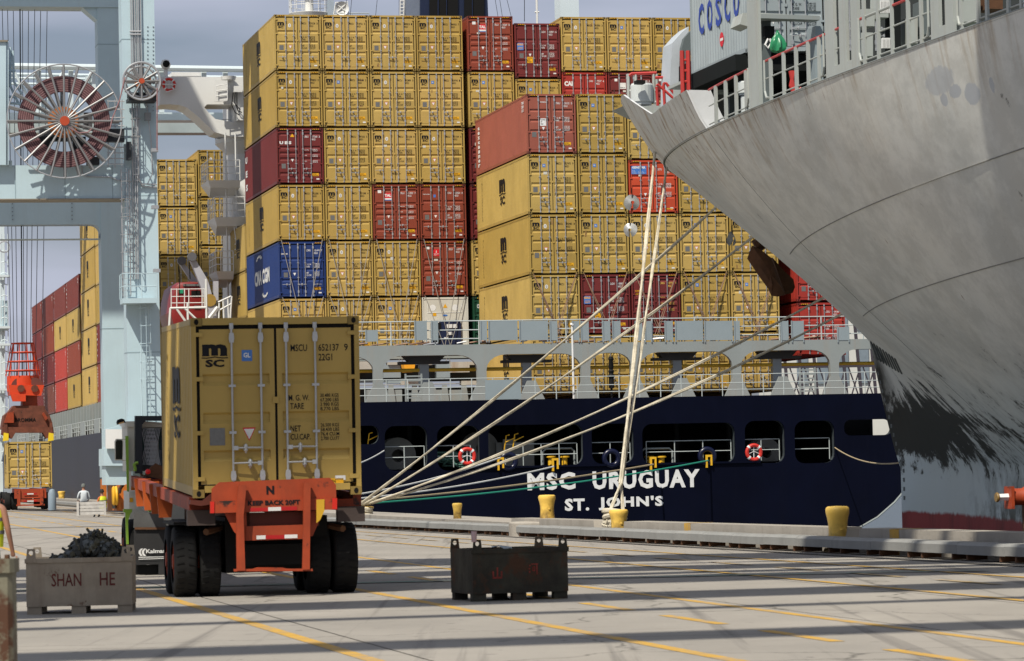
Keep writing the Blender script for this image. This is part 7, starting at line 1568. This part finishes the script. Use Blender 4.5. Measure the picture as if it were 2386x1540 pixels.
P = pt(240, 1196, 153); figure('crouching worker in a yellow vest beside the crane wheel', Vector((P.x, P.y, .22)), TH+.6, sit_pose(), mat('orange_shirt', (.5,.14,.03), .8), TROUS, vest=HIVIS)
P = pt(122, 1192, 178); mb = MB(); mb.lathe([(.22,0),(.22,.9),(.14,1.1),(0,1.15)], 14); o = mb.build('gas_bottle', mat('bottle_blue_grey', (.22,.28,.33), .5)); o.location = (P.x, P.y, 0); tag(o, 'upright blue-grey bottle behind the wheels of the far trailer', 'bottle')
# orange roller sticking in from the right
t = thing('orange_roller', 'orange flanged cylinder with a white hexagonal end poking in at right', 'roller', pt(2352, 1158, 62), TH)
g_ = MB(); g_.box(-.03, .03, -.19, .19, -.22, .20); g_.build('flange_plate', ORANGE, t)
g_ = MB(); g_.lathe([(.16,.03),(.16,.25),(.19,.3),(.19,1.2),(0,1.2)], 18, axis='x'); g_.build('drum', ORANGE, t); g_ = MB(); g_.lathe([(0,-.24),(.07,-.24),(.075,-.03),(0,-.03)], 6, axis='x', smooth=False); g_.build('hexagonal_bar', WHITE, t); g_ = MB(); g_.lathe([(0,-.27),(.085,-.27),(.095,-.24),(.085,-.22)], 12, axis='x'); g_.build('end_ring', YEL, t)
g_ = MB(); g_.box(.3, .5, -.15, .15, -1.0, -.15); g_.build('stand', RUSTY, t)
# ------------------------------------------------------------------ buildings across the water
bl = thing('waterfront_warehouse', 'white arcaded building across the water, seen through the stern frames', 'building', pt(1840, 920, 620), TH)
BW_ = mat('white_masonry', (.60,.59,.54), .8, 0, .05, .1)
mb = MB(); mb.box(0, 90, 0, 20, -8, 22); mb.build('wall', BW_, bl); mb = MB(); mb.box(-1, 91, -1, 21, 22, 24); mb.build('roof', PGREY, bl)
gl = mat('window_glass_grey', (.20,.24,.27), .3)
for i in range(22):
    for z in (2, 12): mb = MB(); mb.box(1.5+i*4, 3.6+i*4, -.3, 0, z, z+7); mb.build('window', gl, bl)
la = thing('dock_trestle', 'dark steel trestle with diagonal braces across the water', 'trestle', pt(1840, 920, 560), TH); DT = mat('dark_trestle', (.05,.04,.05), .7)
for i in range(26):
    x = i*2.6; mb = MB(); mb.beam((x,0,-4),(x-1.2,0,13),.45,.45); mb.build('post', DT, la)
    mb = MB(); mb.beam((x,0,-2),(x+2.4,0,5),.2,.2); mb.beam((x,0,5),(x+2.4,0,-2),.2,.2); mb.build('brace', DT, la)
mb = MB(); mb.beam((-2,0,13),(70,0,15),.6,.6); mb.build('top_beam', mat('maroon_steel', (.12,.03,.04), .7), la); mb = MB(); mb.box(-2,70,-.2,.2,4.5,5.1); mb.build('mid_beam', DT, la)
b_ = MB(); b_.box(-600, 600, 600, 900, -2.7, -1.4); o = b_.build('far_shore', mat('far_shore_ground', (.12,.13,.11), .9)); o['kind'] = 'structure'
# ------------------------------------------------------------------ the crane above the camera: its girders stripe the quay with shade
HG = 42.0; sh = Vector((LD.x/-LD.z, LD.y/-LD.z, 0))*HG
OV = kq(18.0, 0)
ov = thing('gantry_crane', 'crane over the camera, only its shadow stripes show on the quay', 'crane', OV, TH)
def girder(d0, d1, h=1.6, a0=-55, a1=60, name='girder', z=HG):
    s_ = Vector((LD.x/-LD.z, LD.y/-LD.z, 0))*z
    P0 = Vector((1.8, d0, 0))-s_-OV; P1 = Vector((1.8, d1, 0))-s_-OV; b0, b1 = P0.dot(u), P1.dot(u); mb = MB(); mb.box(a0, a1, b0, b1, z, z+h); return mb.build(name, CRANE, ov)
girder(33.8, 35.4, .35); girder(40.7, 41.3, .2, name='walkway_tube'); girder(44.5, 46.0, .35); girder(50.0, 53.4, .3, name='trolley_track_plate'); girder(54.0, 55.0, .3); girder(56.0, 58.6, .3); girder(62.0, 67.2, .3); girder(60.0,60.4,.2, name='walkway_tube')
girder(67.2, 70.4, .3, a0=-12.5, name='bow_shade_plate')  # added unseen plate, cut so that its shadow reaches only the bow
for (p, q) in (((-30, -4, 40), (40, 18, 60)), ((-30, -16, 40), (40, -6, 62))):
    mb = MB(); mb.tube([Vector(p), Vector(q)], .09, 6); mb.build('stay_cable', CRANE, ov)
for aa in (-48, 2.5):
    for bb_ in (-104, -76): 
        if aa < 0: mb = MB(); mb.box(aa, aa+1.6, bb_, bb_+1.6, 0, HG-.2); mb.build('leg', CRANE, ov)
for bb_ in (-104, -76): mb = MB(); mb.box(-48, 3, bb_, bb_+1.6, HG-2, HG-.2); mb.build('portal_beam', CRANE, ov)
mb = MB(); mb.box(-47, -45.5, -104, -30, HG-.19, HG-.01+.0); mb.build('tie_beam', CRANE, ov)
